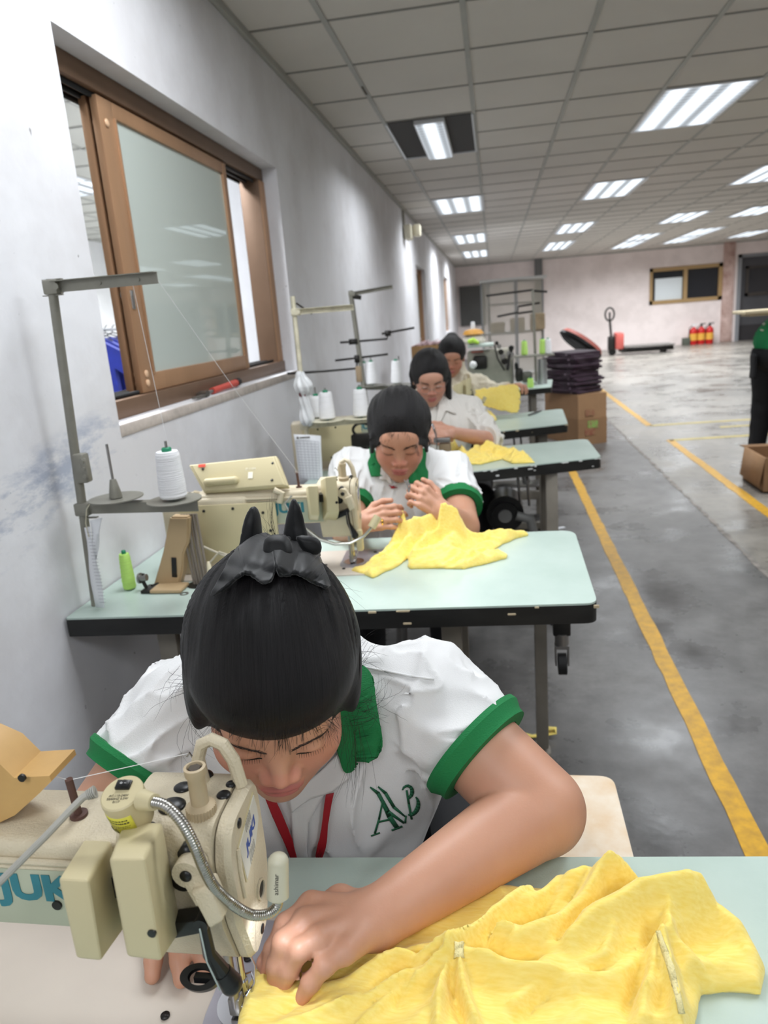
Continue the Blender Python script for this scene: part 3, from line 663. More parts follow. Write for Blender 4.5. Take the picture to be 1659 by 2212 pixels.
# things below the benches: motor, control box, pedal rod, drawer
def underworks(label_m, x, y, z=TOP):
    t = thing('motor_unit', label_m, 'sewing motor', (x, y, 0))
    mb = MB(); mb.box((0, .05, .335), (.5, .16, .012), bev=.002); mb.build('shelf_plate', m_steel, t)
    mb = MB(); mb.cyl((-.02, -.02, .47), (-.02, .16, .47), .085, n=32); mb.cyl((-.02, -.05, .47), (-.02, -.02, .47), .06); mb.build('motor', m_black, t)
    mb = MB(); mb.cyl((-.02, -.06, .47), (-.02, -.045, .47), .03); mb.tube([(.03, -.05, .47), (.09, -.05, .45), (.11, -.05, .36)], .022, n=12); mb.build('motor_cover', mat('grey_cast_cover', S(110, 110, 108), .5), t)
    mb = MB()
    for dx in (.05, .09): mb.cyl((dx, 0, .5), (dx-.01, 0, z-.05), .006, n=8)
    mb.build('rod', m_steel, t)
    mb = MB(); mb.box((-.24, .02, .6), (.09, .08, .10), bev=.01); mb.box((-.22, .02, .48), (.11, .08, .07), bev=.01); mb.build('control_box', m_black, t)
    mb = MB(); mb.box((.0, .0, .10), (.42, .22, .02), bev=.003, rot=Matrix.Rotation(.15, 4, 'X')); mb.build('pedal', m_dk, t)
    return t
underworks('black motor with pulley guard below the speckled bench', .04, 3.22)
underworks('motor and dark wheel below the rearmost seamstress bench', .05, 4.3)
# bench 2 below: amber cover and white drawer stack on the wall side, seen past the shoulder
t = thing('motor_unit', 'cream motor cover and grey finned control box under the wall end of the second bench', 'sewing motor', (-.72, 1.72, 0))
m_amber = mat('yellowed_plastic', S(198, 158, 98), .5, var=.12, vscale=12)
mb = MB(); mb.prism([(-.04, .70), (.035, .70), (.05, .60), (.045, .50), (.02, .38), (-.02, .42), (-.055, .58)], -.02, .03, M=Matrix.Rotation(PI/2, 4, 'X') @ Matrix.Translation((0, 0, 0))); mb.build('motor_cover', mat('cream_tan_plastic', S(190, 168, 132), .5), t)
mb = MB()
for k in range(4): mb.box((.12, 0, .655-.055*k), (.12, .1, .04), bev=.004)
mb.box((.12, .03, .57), (.1, .08, .25)); mb.build('control_box', mat('light_grey_metal', S(176, 176, 172), .5), t)
mb = MB(); mb.tube([(-.09, -.03, .55), (-.05, -.04, .52), (.05, -.05, .515), (.2, -.04, .54)], .006); mb.build('cable', m_rubber, t)
MB().cyl((.0, -.031, .585), (.0, -.026, .585), .007).build('bolt', m_dk, t)

# ---------------------------------------------------------------- sewing machine, back side towards the camera, needle at the origin
NX, NY = -.262, .525
def L1(u, v, yl): p = ony(u, v, NY+yl); return Vector((p.x-NX, yl, p.z-TOP))
m_cream = mat('cream_crinkle_enamel', S(206, 194, 168), .38, var=.05, vscale=5, bump=.55, bscale=420)
m_cream2 = mat('smooth_cream_plastic', S(200, 188, 150), .42, var=.04, vscale=6)
m_bed = mat('worn_cream_bed', S(206, 196, 184), .4, var=.05, vscale=6)
m_teal = mat('teal_print', S(50, 122, 134), .5); m_blueprint = mat('blue_print', S(44, 78, 158), .5)
m_plate = mat('pale_badge', S(212, 210, 200), .3)
m_greentint = mat('grey_green_painted_shade', S(178, 182, 160), .4)
def quad_hull(mb, A, B, bev=.004):
    bm = mb.bm; a = [bm.verts.new(p) for p in A]; b = [bm.verts.new(p) for p in B]; n = len(a); fs = []
    for j in range(n): fs.append(bm.faces.new((a[j], a[(j+1) % n], b[(j+1) % n], b[j])))
    fs.append(bm.faces.new(list(reversed(a)))); fs.append(bm.faces.new(b))
    if bev: bmesh.ops.bevel(bm, geom=list({e for f in fs for e in f.edges}), offset=bev, segments=3, affect='EDGES', profile=.5)
def machine(label, loc, rz=0., near=True):
    t = thing('sewing_machine', label, 'sewing machine', (loc[0], loc[1], loc[2]), rz)
    ya, yb = -.047, .032
    # bed and plates
    mb = MB(); mb.prism(round_poly([(-.50, -.10), (.075, -.10), (.075, .105), (-.50, .105)], [.01, .03, .03, .01]), -.0, .0035); mb.build('bed', m_bed, t, angle=50)
    mb = MB(); mb.prism(round_poly([(-.036, -.045), (.072, -.045), (.072, .10), (-.036, .10)], [.03, .004, .004, .004]), .0036, .0046); mb.build('slide_plate', mat('brushed_slide_plate', S(176, 174, 182), .3, metal=.7), t, angle=50)
    mb = MB()
    for sx, sy in ((.05, .075), (-.015, .05), (-.02, -.055), (-.15, -.05), (-.075, -.02)): mb.cyl((sx, sy, .0046), (sx, sy, .0062), .0045, n=16)
    mb.build('screw', m_dk, t)
    mb = MB(); mb.cyl((0, 0, .0046), (0, 0, .0058), .028, n=32); mb.build('needle_plate', m_chrome, t)
    # column and arm
    mb = MB()
    mb.b2((-.50, ya-.008, .0), (-.375 if near else -.26, .045, .215), bev=.012, seg=3)
    arm = [(-.42, .13), (-.24, .128), (-.07, .135), (-.055, .12), (-.055, .232), (-.42, .226)]
    mb.b2((-.41, ya, .130), (-.052, yb, .222), bev=.010, seg=3)
    mb.build('arm', m_cream, t)
    mb = MB(); mb.b2((-.495 if near else -.45, ya-.011, .05 if near else .035), (-.385 if near else -.185, ya-.0065, .197), bev=.002); mb.build('rear_cover', m_cream2, t)
    mb = MB()
    for sx, sz in (((-.48, .07), (-.40, .07), (-.40, .18)) if near else ((-.43, .06), (-.22, .17), (-.30, .185), (-.38, .182), (-.20, .06), (-.33, .05), (-.205, .12))): mb.cyl((sx, ya-.013, sz), (sx, ya-.010, sz), .004, n=12)
    mb.build('cover_screw', m_dk, t)
    # shade on the arm's back put into a thin grey-green sheet; ridge rails
    mb = MB(); mb.b2((-.235, ya-.002, .136), (-.062, ya, .198), bev=.001); mb.build('arm_shade_sheet', m_greentint, t)
    mb = MB(); mb.tube([(-.41, ya-.003, .207), (-.2, ya-.003, .206), (-.06, ya-.002, .2035)], .0032); mb.tube([(-.41, ya-.0025, .2005), (-.06, ya-.002, .1985)], .0022); mb.build('arm_ridge', m_cream, t)
    F = Matrix(((1, 0, 0, 0), (0, 0, -1, 0), (0, 1, 0, 0), (0, 0, 0, 1)))
    text_mesh('JUKI', .036, m_teal, 'brand_lettering', t, Matrix.Translation((-.150, ya-.0026, .176)) @ F, depth=.0003, bold=.0016, xs=1.2)
    MB().cyl((-.138, ya-.004, .160), (-.138, ya-.001, .160), .0045, n=16).build('arm_screw', m_dk, t)
    # head with its face plate
    mb = MB()
    prof = [(ya, .20), (ya+.004, .226), (ya+.014, .236), (yb-.006, .240), (yb+.008, .236), (yb+.014, .22), (yb+.016, .15), (yb+.008, .11), (yb-.012, .085), (ya+.028, .082), (ya+.02, .09), (ya+.002, .14)]
    Mx = Matrix(((0, 0, 1, 0), (1, 0, 0, 0), (0, 1, 0, 0), (0, 0, 0, 1)))
    mb.prism(round_poly(prof, [.006]*len(prof), 3), -.074, .012, M=Mx); mb.build('head', m_cream, t, angle=40)
    mb = MB(); prof2 = [(ya+.004, .205), (ya+.012, .226), (ya+.026, .234), (yb-.006, .236), (yb+.006, .232), (yb+.0105, .218), (yb+.012, .15), (yb+.005, .112), (yb-.014, .084), (ya+.032, .078), (ya+.024, .086), (ya+.008, .14)]
    P = round_poly(prof2, [.006]*len(prof2), 3)
    cx = sum(p[0] for p in P)/len(P); cz = sum(p[1] for p in P)/len(P)
    A = [(.0135, p[0], p[1]) for p in P]; B = [(.021, p[0], p[1]) for p in P]; C_ = [(.026, cx+(p[0]-cx)*.9, cz+(p[1]-cz)*.95) for p in P]
    bm = mb.bm; ra, rb, rc = [[bm.verts.new(q) for q in X] for X in (A, B, C_)]
    for X, Y in ((ra, rb), (rb, rc)):
        for j in range(len(X)): bm.faces.new((X[j], X[(j+1) % len(X)], Y[(j+1) % len(X)], Y[j]))
    bm.faces.new(rc); bm.faces.new(list(reversed(ra))); mb.build('face_plate', m_cream, t, angle=30)
    # badge: frame in the plane x = const, u along +y, v up
    BX_ = .0262
    def bp(y, z, h=0): return (BX_+h, y, z)
    bd = [(ya+.024, .226), (yb+.003, .236), (yb+.004, .197), (yb-.008, .178), (ya+.028, .165), (ya+.022, .20)]
    bd = [(-.022, .205), (.024, .224), (.0275, .208), (.0275, .196), (.013, .180), (-.016, .166)]
    mb = MB(); mb.prism([(y*1.06, .196+(z-.196)*1.08) for y, z in bd], .026, .0272, M=Mx); mb.build('badge_rim', m_cream2, t)
    mb = MB(); mb.prism(bd, .0272, .0279, M=Mx); mb.build('badge', m_plate, t)
    tl = frame((.0281, .003, .1965), (0, .90, .42), (0, -.42, .90)); text_mesh('JUKI', .0125, m_blueprint, 'badge_lettering', t, tl, depth=.00015, bold=.0004, shear=.35, xs=1.25)
    mb = MB()
    for k in range(6):
        y = -.004+k*.0026
        mb.b2((.0279, y, .206+k*.0006), (.0281, y+.0005, .215+k*.0008)); mb.b2((.0279, y, .172+k*.0012), (.0281, y+.0005, .186+k*.0004))
    mb.build('badge_stripe', m_dk, t)
    mb = MB(); mb.tube([bp(-.024, .205, .001), bp(-.026, .185, .001), bp(-.024, .155, .001)], .0022, n=8); mb.build('face_rib', m_cream, t)
    mb = MB(); mb.cyl((.020, -.012, .222), (.0268, -.012, .222), .0045, n=16); mb.cyl((.020, .012, .130), (.0268, .012, .130), .0075, n=20); mb.cyl((.020, .004, .092), (.0266, .004, .092), .0045, n=16); mb.build('face_screw', m_black, t)
    mb = MB(); mb.lathe([(.0095, 0), (.0095, .002), (.0078, .002), (.0078, 0)], M=Matrix.Translation((.0262, .012, .130)) @ Matrix.Rotation(PI/2, 4, 'Y')); mb.build('hole_rim', m_cream, t)
    # top furniture: handle loop, hexagon post, caps
    mb = MB(); mb.tube([(-.018, .022, .235), (-.020, .022, .262), (-.014, .022, .278), (-.004, .022, .283), (.006, .022, .278), (.014, .022, .262), (.018, .022, .236)], [.0062]*7, n=10); mb.build('lift_handle', m_cream, t)
    Mp = Matrix.Translation((-.004, -.018, .236))
    mb = MB(); prof = [(.0125, -.004), (.0125, .008), (.010, .010), (.0078, .011), (.0076, .036), (.0092, .039), (.0094, .046), (.0070, .0465), (.0065, .042)]; mb.lathe(prof, M=Mp, n=24, capt=False)
    mb.lathe([(.0065, .040), (.0001, .040)], M=Mp, n=6); mb.build('pressure_dial', mat('tan_dial_plastic', S(186, 168, 138), .5), t)
    mb = MB()
    for k in range(30):
        a = 2*PI*k/30; mb.cyl((-.004+.0126*math.cos(a), -.018+.0126*math.sin(a), .234), (-.004+.0126*math.cos(a), -.018+.0126*math.sin(a), .244), .0007, n=5)
    mb.build('knurl', MATS['tan_dial_plastic'], t)
    MB().cyl((-.004, -.018, .2805), (-.004, -.018, .2815), .0055, n=6).build('hex_socket', mat('dark_hex_hole', S(70, 60, 48), .6), t)
    mb = MB(); mb.sph((-.034, -.012, .237), .0115, (1.1, 1, .45)); mb.sph((-.034, .012, .239), .008, (1.1, 1, .35)); mb.sph((.008, .004, .238), .0065, (1, 1, .5)); mb.sph((.010, .018, .239), .005, (1, 1, .6)); mb.sph((-.020, .030, .238), .008, (1, 1, .7)); mb.sph((-.045, -.035, .233), .008, (1, 1, .4)); mb.build('plug_cap', m_black, t)
    mb = MB(); mb.tube([(-.020, .032, .240), (-.026, .032, .252), (-.031, .032, .258), (-.033, .032, .262), (-.036, .032, .258)], .0011, n=6); mb.build('thread_hook', m_chrome, t)
    mb = MB(); mb.cyl((-.128, -.010, .222), (-.129, -.012, .262), .0035, n=10); mb.cyl((-.128, -.010, .222), (-.128, -.010, .225), .008, n=16); mb.build('thread_pin', mat('brown_rubber_sleeve', S(88, 62, 54), .6), t)
    # two solenoid housings on the back
    mb = MB(); Fy = -.112; By = -.046
    q = lambda uv, y: L1(uv[0], uv[1], y)
    quad_hull(mb, [q((274, 2068), Fy), q((350, 2078), Fy), q((313, 1854), Fy), q((234, 1856), Fy)], [q((300, 2000), By), q((394, 2010), By), q((352, 1775), By), q((266, 1775), By)], bev=.0035)
    mb.build('trimmer_housing', m_cream2, t, angle=30)
    mb = MB(); quad_hull(mb, [q((164, 2072), Fy), q((220, 2078), Fy), q((192, 1902), Fy), q((124, 1898), Fy)], [q((215, 1990), By), q((275, 2000), By), q((242, 1815), By), q((180, 1812), By)], bev=.0035)
    mb.build('wiper_housing', m_cream2, t, angle=30)
    c1 = q((327, 2018), Fy-.001); MB().cyl(c1, c1+Vector((0, .002, 0)), .0035, n=14).build('housing_screw', m_black, t)
    mb = MB(); mb.box((-.048, ya-.012, .205), (.03, .03, .02)); mb.build('housing_bracket', m_black, t)
    # lever arm casting, black linkage and presser bar, needle bar, presser foot
    mb = MB(); a, b_, c_ = L1(408, 1880, -.058), L1(440, 1925, -.062), L1(470, 1962, -.062)
    mb.cyl(a+Vector((0, -.006, 0)), a+Vector((0, .012, 0)), .0125, n=20); quad_hull(mb, [a+Vector((-.008, -.005, -.002)), b_+Vector((-.006, -.006, -.012)), b_+Vector((.012, -.006, .004)), a+Vector((.010, -.005, .006))], [a+Vector((-.008, .008, -.002)), b_+Vector((-.006, .008, -.012)), b_+Vector((.012, .008, .004)), a+Vector((.010, .008, .006))], bev=.002)
    quad_hull(mb, [b_+Vector((-.008, -.009, .006)), c_+Vector((-.006, -.009, -.014)), c_+Vector((.008, -.009, -.004)), b_+Vector((.010, -.009, .012))], [b_+Vector((-.008, .01, .006)), c_+Vector((-.006, .01, -.014)), c_+Vector((.008, .01, -.004)), b_+Vector((.010, .01, .012))], bev=.003)
    mb.build('knee_lift_lever', m_cream, t)
    mb = MB(); mb.cyl(a+Vector((0, -.0075, 0)), a+Vector((0, -.004, 0)), .005, n=16); d_ = L1(400, 1848, -.052); mb.cyl(d_, d_+Vector((0, .012, 0)), .007, n=16); d_ = L1(392, 1905, -.050); mb.cyl(d_, d_+Vector((0, .01, 0)), .010, n=16); mb.build('lever_pin', m_black, t)
    mb = MB(); e1, e2, e3, e4 = L1(395, 2005, -.058), L1(438, 1990, -.062), L1(452, 2060, -.064), L1(500, 2125, -.06)
    quad_hull(mb, [e1+Vector((-.008, -.004, -.008)), e2+Vector((.002, -.004, -.008)), e2+Vector((.004, -.004, .006)), e1+Vector((-.008, -.004, .008))], [e1+Vector((-.008, .012, -.008)), e2+Vector((.002, .012, -.008)), e2+Vector((.004, .012, .006)), e1+Vector((-.008, .012, .008))], bev=.001)
    mb.cyl(e2+Vector((0, -.006, 0)), e2+Vector((0, .008, 0)), .0065, n=16); mb.tube([e2, e3, e3*.4+e4*.6], [.0045, .0055, .007], n=10); mb.tube([e3*.4+e4*.6, e4], [.0075, .0095], n=14); mb.sph(e4, .0095); mb.build('wiper_linkage', m_black, t)
    mb = MB(); mb.tube([e2+Vector((0, -.007, 0)), e3+Vector((.001, -.008, 0)), e4+Vector((-.008, -.010, .012)), e4+Vector((-.006, -.010, .004))], .0008, n=6); mb.build('linkage_spring', m_chrome, t)
    mb = MB(); mb.cyl((0, 0, .022), (0, 0, .09), .0035, n=14); mb.cyl((0, 0, .003), (0, 0, .03), .0009, n=8); mb.cyl((0, 0, .020), (0, 0, .034), .0052, n=14); mb.build('needle_bar', m_chrome, t)
    mb = MB(); mb.cyl((-.004, -.014, .018), (-.004, -.014, .088), .0045, n=14); mb.box((-.004, -.012, .018), (.012, .012, .02), bev=.002); mb.build('presser_bar', m_steel, t)
    mb = MB(); mb.box((.004, .006, .0085), (.004, .03, .004), bev=.001); mb.box((-.006, .006, .0085), (.004, .03, .004), bev=.001); mb.box((0, -.008, .013), (.016, .014, .008), bev=.002); mb.tube([(.006, -.004, .014), (.013, -.002, .034), (.015, 0, .052), (.010, .002, .064)], .0012, n=6); mb.tube([(.004, -.006, .020), (.009, .006, .024), (.004, .012, .03), (.002, .004, .036)], .001, n=6); mb.build('presser_foot', m_chrome, t)
    mb = MB(); mb.tube([(.014, .006, .096), (.020, .002, .086), (.022, .0, .078)], .0014, n=6); mb.box((.022, .004, .088), (.003, .006, .016), bev=.0008); mb.build('thread_guide', m_chrome, t)
    # handwheel
    mb = MB(); mb.lathe([(.02, 0), (.05, .004), (.056, .014), (.054, .026), (.03, .03), (.012, .034)], M=Matrix.Translation((-.425, 0, .165)) @ Matrix.Rotation(-PI/2, 4, 'Y')); mb.build('handwheel', m_black, t)
    # lamp: switch housing, gooseneck, LED head
    if near:
        hx = L1(262, 1712, -.052); ax = Vector((.02, -.28, .95)).normalized()
        Mh = frame(hx, Vector((1, .05, .05)), ax.cross(Vector((1, .05, .05))))
        zax = Vector((Mh[0][2], Mh[1][2], Mh[2][2])); Mh = Mh if zax.dot(ax) > 0 else frame(hx, Vector((1, .05, .05)), -ax.cross(Vector((1, .05, .05))))
        h = MB(); h.lathe([(.0155, -.036), (.0165, -.034), (.0178, -.004), (.0174, -.001), (.0162, 0)], M=Mh, n=40); hs = h.build('lamp_switch_housing', m_cream2, t)
        s_ = MB(); s_.box((0, .0065, .0012), (.0125, .0085, .003), bev=.0006, rot=Matrix.Rotation(.1, 4, 'Y'), M=Mh); s_.box((.0025, .0065, .0026), (.006, .0068, .0022), bev=.0005, rot=Matrix.Rotation(.18, 4, 'Y'), M=Mh); s_.build('rocker_switch', m_black, hs)
        wm = mat('white_symbol', S(220, 220, 220), .5)
        text_mesh('o –', .0040, wm, 'switch_symbol', hs, Mh @ Matrix.Translation((.0005, .0066, .0040)) @ Matrix.Rotation(.15, 4, 'Y'), depth=.0001)
        ink = mat('dark_ink', S(70, 66, 54), .6)
        text_mesh('AC-110-240V\n50/60HZ 0.5W\n0117', .0030, ink, 'rating_text', hs, Mh @ Matrix.Translation((-.001, -.0062, .00035)), depth=.00008)
        # yellow wrap label on the side facing the camera
        lb = MB(); n = 16
        rowsA = [[Mh @ Vector((.0176*math.cos(a), .0176*math.sin(a), z)) for a in [math.radians(200+105*i/n) for i in range(n+1)]] for z in (-.030, -.010)]
        lb.grid(rowsA); lb.build('warning_label', mat('yellow_label', S(206, 200, 70), .4), hs, solid=.0003)
        lk = MB()
        for row, (zz, hh) in enumerate(((-.0135, .0014), (-.0165, .0017), (-.0200, .0006), (-.0218, .0006))):
            a = 208
            while a < 292:
                da = random.uniform(2, 6); rr = .0180
                lk.grid([[Mh @ Vector((rr*math.cos(math.radians(x)), rr*math.sin(math.radians(x)), z)) for x in (a, a+da*.5, a+da)] for z in (zz-hh/2, zz+hh/2)]); a += da+random.uniform(1.2, 2.5)
        for a0 in (222, 240, 262):
            lk.tube([Mh @ Vector((.0180*math.cos(math.radians(x)), .0180*math.sin(math.radians(x)), z)) for x, z in ((a0, -.0285), (a0+7, -.0238), (a0+14, -.0285))], .00022, n=5, closed=True)
        lk.build('label_print', ink, hs)
        co = MB(); c0_, c1_ = L1(308, 1728, -.058), L1(334, 1733, -.064); co.cyl(c0_, c1_, .0085, .0065, n=20); co.build('lamp_collar', m_cream2, t)
        # metal gooseneck
        pts = [L1(332, 1733, -.064), L1(360, 1742, -.068), L1(392, 1775, -.072), L1(418, 1822, -.074), L1(438, 1870, -.072), L1(462, 1915, -.066), L1(498, 1950, -.056), L1(540, 1975, -.045), L1(575, 1975, -.036), L1(597, 1960, -.030), L1(603, 1935, -.028)]
        fine = []
        for i in range(len(pts)-1):
            p0, p1, p2, p3 = pts[max(i-1, 0)], pts[i], pts[i+1], pts[min(i+2, len(pts)-1)]
            for k in range(24):
                s = k/24; fine.append(.5*((2*p1)+(p2-p0)*s+(2*p0-5*p1+4*p2-p3)*s*s+(3*p1-p0-3*p2+p3)*s**3))
        acc = [0.]
        for a_, b__ in zip(fine, fine[1:]): acc.append(acc[-1]+(b__-a_).length)
        st_, res, rad, k = .00032, [], [], 0; d__ = 0.
        while d__ < acc[-1]-1e-6:
            while acc[k+1] < d__: k += 1
            res.append(fine[k].lerp(fine[k+1], (d__-acc[k])/max(acc[k+1]-acc[k], 1e-9))); rad.append(.0041+.0005*abs(math.sin(PI*d__/.0022))); d__ += st_
        fine = res
        g_ = MB(); g_.tube(fine, rad, n=14); g_.build('gooseneck', mat('ribbed_steel', S(176, 174, 168), .25, metal=1.), t, angle=60)
        l0, l1 = L1(600, 1936, -.028), L1(601, 1862, -.020)
        hd = MB(); hd.cyl(l0+(l0-l1)*.02, l1, .0098, .0092, n=28); hd.sph(l1, .0092, (1, 1, .9)); hd.cyl(l0-(l1-l0)*.12, l0, .006, .0075, n=18); lh = hd.build('lamp_head', mat('grey_cream_plastic', S(196, 192, 170), .35), t)
        dr = (l1-l0).normalized(); back = Vector((-CF[0], -CF[1], -CF[2])); side = dr.cross(back).normalized(); nrm = side.cross(dr).normalized()
        text_mesh('ashimar', .0058, m_black, 'lamp_lettering', lh, frame((l0+l1)/2+nrm*.0097, dr, nrm.cross(dr)), depth=.0001)
        led = MB(); led.box((l0*.7+l1*.3)-nrm*.0088, (.010, .004, .010), bev=.001); led.build('led_window', mat('led_white', (.85, .92, 1), .5, emis=18.), lh)
        ld = bpy.data.lights.new('led', 'SPOT'); ld.energy = .38; ld.spot_size = math.radians(78); ld.spot_blend = .7; ld.color = (.82, .89, 1); ld.shadow_soft_size = .006
        lo = bpy.data.objects.new('lamp', ld); col.objects.link(lo); lo.parent = t; lo.location = l0-dr*.004-nrm*.012
        tgt = Vector((.012, -.012, .0)); lo.rotation_euler = (tgt-lo.location).to_track_quat('-Z', 'Y').to_euler()
        # grey supply cable
        cb = MB(); p = [L1(206, 1710, -.052), L1(180, 1722, -.056), L1(150, 1752, -.066), L1(100, 1805, -.08), L1(50, 1855, -.09), L1(0, 1905, -.1), L1(-80, 1980, -.11)]
        cb.tube(p, [.0042, .0032, .0030, .0030, .0030, .0030, .0030], n=10)
        for k in range(5): cb.tube([p[0]*(1-s)+p[1]*s for s in (.15*k, .15*k+.08)], .0054-.0003*k, n=12)
        cb.build('power_cable', mat('grey_cable', S(168, 166, 158), .5), t)
        # bobbin winder wheel, black lever ring, thread to the tension hook
        mb = MB(); r0 = L1(433, 2112, -.05); mb.lathe([(.008, -.003), (.0135, -.003), (.0135, .003), (.008, .003)], M=Matrix.Translation(r0) @ Matrix.Rotation(.5, 4, 'X') @ Matrix.Diagonal((1.35, .8, 1, 1)), capb=False, capt=False); mb.box(r0+Vector((.008, 0, 0)), (.026, .006, .006)); mb.build('foot_lifter', m_black, t)
        # amber display foot on the arm
        mb = MB(); am = [L1(-60, 1600, -.02), L1(0, 1627, -.02), L1(42, 1668, -.02), L1(118, 1664, -.02), L1(122, 1676, -.02), L1(98, 1700, -.02), L1(45, 1748, -.02), L1(10, 1765, -.02), L1(-70, 1765, -.02)]
        mb.prism([(p_.x, p_.z) for p_ in am], -.012, .028, M=Matrix.Rotation(PI/2, 4, 'X')); ob = mb.build('display_bracket', m_amber, t)
        p_ = L1(55, 1673, -.028); MB().cyl(p_+Vector((0, -.0035, .0)), p_+Vector((0, -.006, 0)), .0035, n=16).build('bracket_hole', m_dk, t)
        th = MB(); th.tube([Vector((-.129, -.012, .261)), Vector((-.034, .032, .261))], .00035, n=5); th.tube([Vector((-.129, -.012, .261)), Vector((-.16, -.012, .27))], .00035, n=5); th.build('thread', mat('white_thread', S(236, 236, 236), .6), t)
    else:
        pts = [Vector((-.10, -.075, .12)), Vector((-.07, -.085, .098)), Vector((-.03, -.09, .085)), Vector((.01, -.09, .086)), Vector((.045, -.08, .10)), Vector((.065, -.065, .118))]
        MB().tube(pts, .0042, n=10).build('gooseneck', mat('ribbed_steel', S(176, 174, 168), .25, metal=1.), t)
        pa, pb = pts[-1], pts[-1]+Vector((.018, .012, .026)); mb = MB(); mb.cyl(pa, pb, .011, n=20); mb.build('lamp_head', m_cream2, t)
        mb = MB(); mb.tube([Vector((-.10, -.075, .12)), Vector((-.14, -.06, .15)), Vector((-.16, -.055, .19)), Vector((-.14, -.05, .21))], .0025, n=8); mb.build('power_cable', MATS.get('grey_cable') or mat('grey_cable', S(168, 166, 158), .5), t)
        mb = MB(); mb.box((.026, -.03, .075), (.018, .02, .06), bev=.006); mb.build('finger_guard', m_cream2, t)
    return t
mach1 = machine('cream sewing machine closest to the camera, with a coiled lamp neck over the needle', (NX, NY, TOP))
N2 = onz(765, 1215, TOP+.002)
mach2 = machine('cream sewing machine standing on the second bench with a control panel on its arm', (N2.x, N2.y, TOP), math.radians(2.5), near=False)
n3 = onz(972, 985, TOP)
mach3 = copy_tree(mach2); mach3.location = (n3.x-.21, n3.y-.04, TOP); mach3.rotation_euler = (0, 0, .2); mach3['label'] = 'sewing machine of the woman with glasses, mostly hidden behind the second seamstress'
mach4 = copy_tree(mach2); mach4.location = (-.16, 4.34, TOP); mach4.rotation_euler = (0, 0, .25); mach4['label'] = 'sewing machine on the rearmost bench, hidden behind the woman with glasses'
# control panel on machine 2
def L2(u, v, y): p = ony(u, v, y); return Vector((p.x, p.y, p.z))
t = thing('control_panel', 'beige control panel tilted back on top of the second machine', 'control panel')
yb2 = N2.y-.03
A = [L2(440, 1064, yb2-.03), L2(622, 1050, yb2-.03), L2(597, 984, yb2+.015), L2(407, 1004, yb2+.015)]
nrm = (A[1]-A[0]).cross(A[3]-A[0]).normalized(); nrm = nrm if nrm.y < 0 else -nrm
mb = MB(); quad_hull(mb, A, [p-nrm*.022 for p in A], bev=.004); mb.build('casing', m_cream2, t)
ctr = sum(A, Vector())/4
mb = MB(); quad_hull(mb, [ctr+(p-ctr)*.93+nrm*.004 for p in A], [ctr+(p-ctr)*.96-nrm*.002 for p in A], bev=.003); mb.build('back_plate', m_cream2, t)
ex = (A[1]-A[0]).normalized(); ey = nrm.cross(ex).normalized(); ey = ey if ey.z > 0 else -ey
mb = MB(); hc = ctr-ex*.045-ey*.018+nrm*.008; mb.tube([hc-ex*.038, hc+ex*.038], .0105, n=14); mb.sph(hc-ex*.038, .0105); mb.sph(hc+ex*.038, .0105); mb.build('cable_bulge', m_cream2, t)
mb = MB()
for a, b_ in ((-.105, .03), (.10, .03), (.10, -.033)):
    c_ = ctr+ex*a*.95+ey*b_*.75+nrm*.0045; mb.cyl(c_, c_+nrm*.001, .0045, n=4)
mb.build('panel_screw', m_black, t)
Mq = frame(ctr+ex*.035-ey*.0+nrm*.0048, ex, ey)
text_mesh('IP-110A', .009, mat('white_print', S(236, 232, 214), .5), 'panel_text', t, Mq @ Matrix.Translation((0, .012, 0)), depth=.0001)
mb = MB(); mb.box((0, -.006, 0), (.013, .018, .0006), M=Mq); mb.build('label_sticker', MATS['white_print'], t)
mb = MB(); mb.box((-.098*1.05, .032, .0008), (.02, .008, .001), M=frame(ctr+nrm*.005, ex, ey)); mb.build('red_sticker', mat('orange_red_sticker', S(240, 92, 74), .5), t)
mb = MB(); a = L2(425, 1062, yb2); mb.tube([a, a+Vector((-.01, 0, -.03)), a+Vector((-.012, .01, -.07))], .009, n=8); a = ctr+ex*.10-ey*.05-nrm*.0; mb.tube([a, a+Vector((.02, 0, -.01)), a+Vector((.01, 0, -.035))], .008, n=8); mb.build('bracket', m_cream, t)
# tan cover standing behind machine 2, cable bundle through the table
t = thing('belt_cover', 'tan plastic cover standing on the second bench left of the machine', 'machine cover')
yy = 1.70
base = [L2(342, 1280, yy), L2(396, 1270, yy), L2(402, 1225, yy), L2(404, 1190, yy), L2(414, 1165, yy), L2(414, 1112, yy), L2(374, 1112, yy), L2(360, 1185, yy), L2(356, 1200, yy)]
mb = MB(); mb.prism([(p.x, max(p.z, TOP+.002)) for p in base], -yy-.012, -yy+.022, M=Matrix.Rotation(PI/2, 4, 'X')); bmesh.ops.bevel(mb.bm, geom=mb.bm.edges[:], offset=.004, segments=2, affect='EDGES'); mb.build('shell', mat('tan_plastic', S(184, 158, 122), .45, var=.06, vscale=8), t)
mb = MB(); p = L2(372, 1278, yy-.035); mb.box((p.x, yy-.045, TOP+.006), (.085, .06, .010), bev=.004); mb.build('foot', MATS['tan_plastic'], t)
p = L2(376, 1226, yy-.024); MB().box((p.x, yy-.0235, p.z), (.014, .004, .055), bev=.002, rot=Matrix.Rotation(.12, 4, 'Y')).build('slot', m_black, t)
t = thing('cable_bundle', 'grey cables running down through a hole in the second bench', 'cables')
mb = MB(); hp = onz(433, 1262, TOP)
for k in range(6):
    x = hp.x-.018+.008*k; mb.tube([(x-.01, hp.y+.01, TOP+.19), (x-.004, hp.y+.005*(k % 2), TOP+.1), (x+.002, hp.y, TOP+.001), (x, hp.y, TOP-.12)], .0038, n=8)
mb.build('cable', mat('dusty_grey_cable', S(128, 118, 108), .6), t)
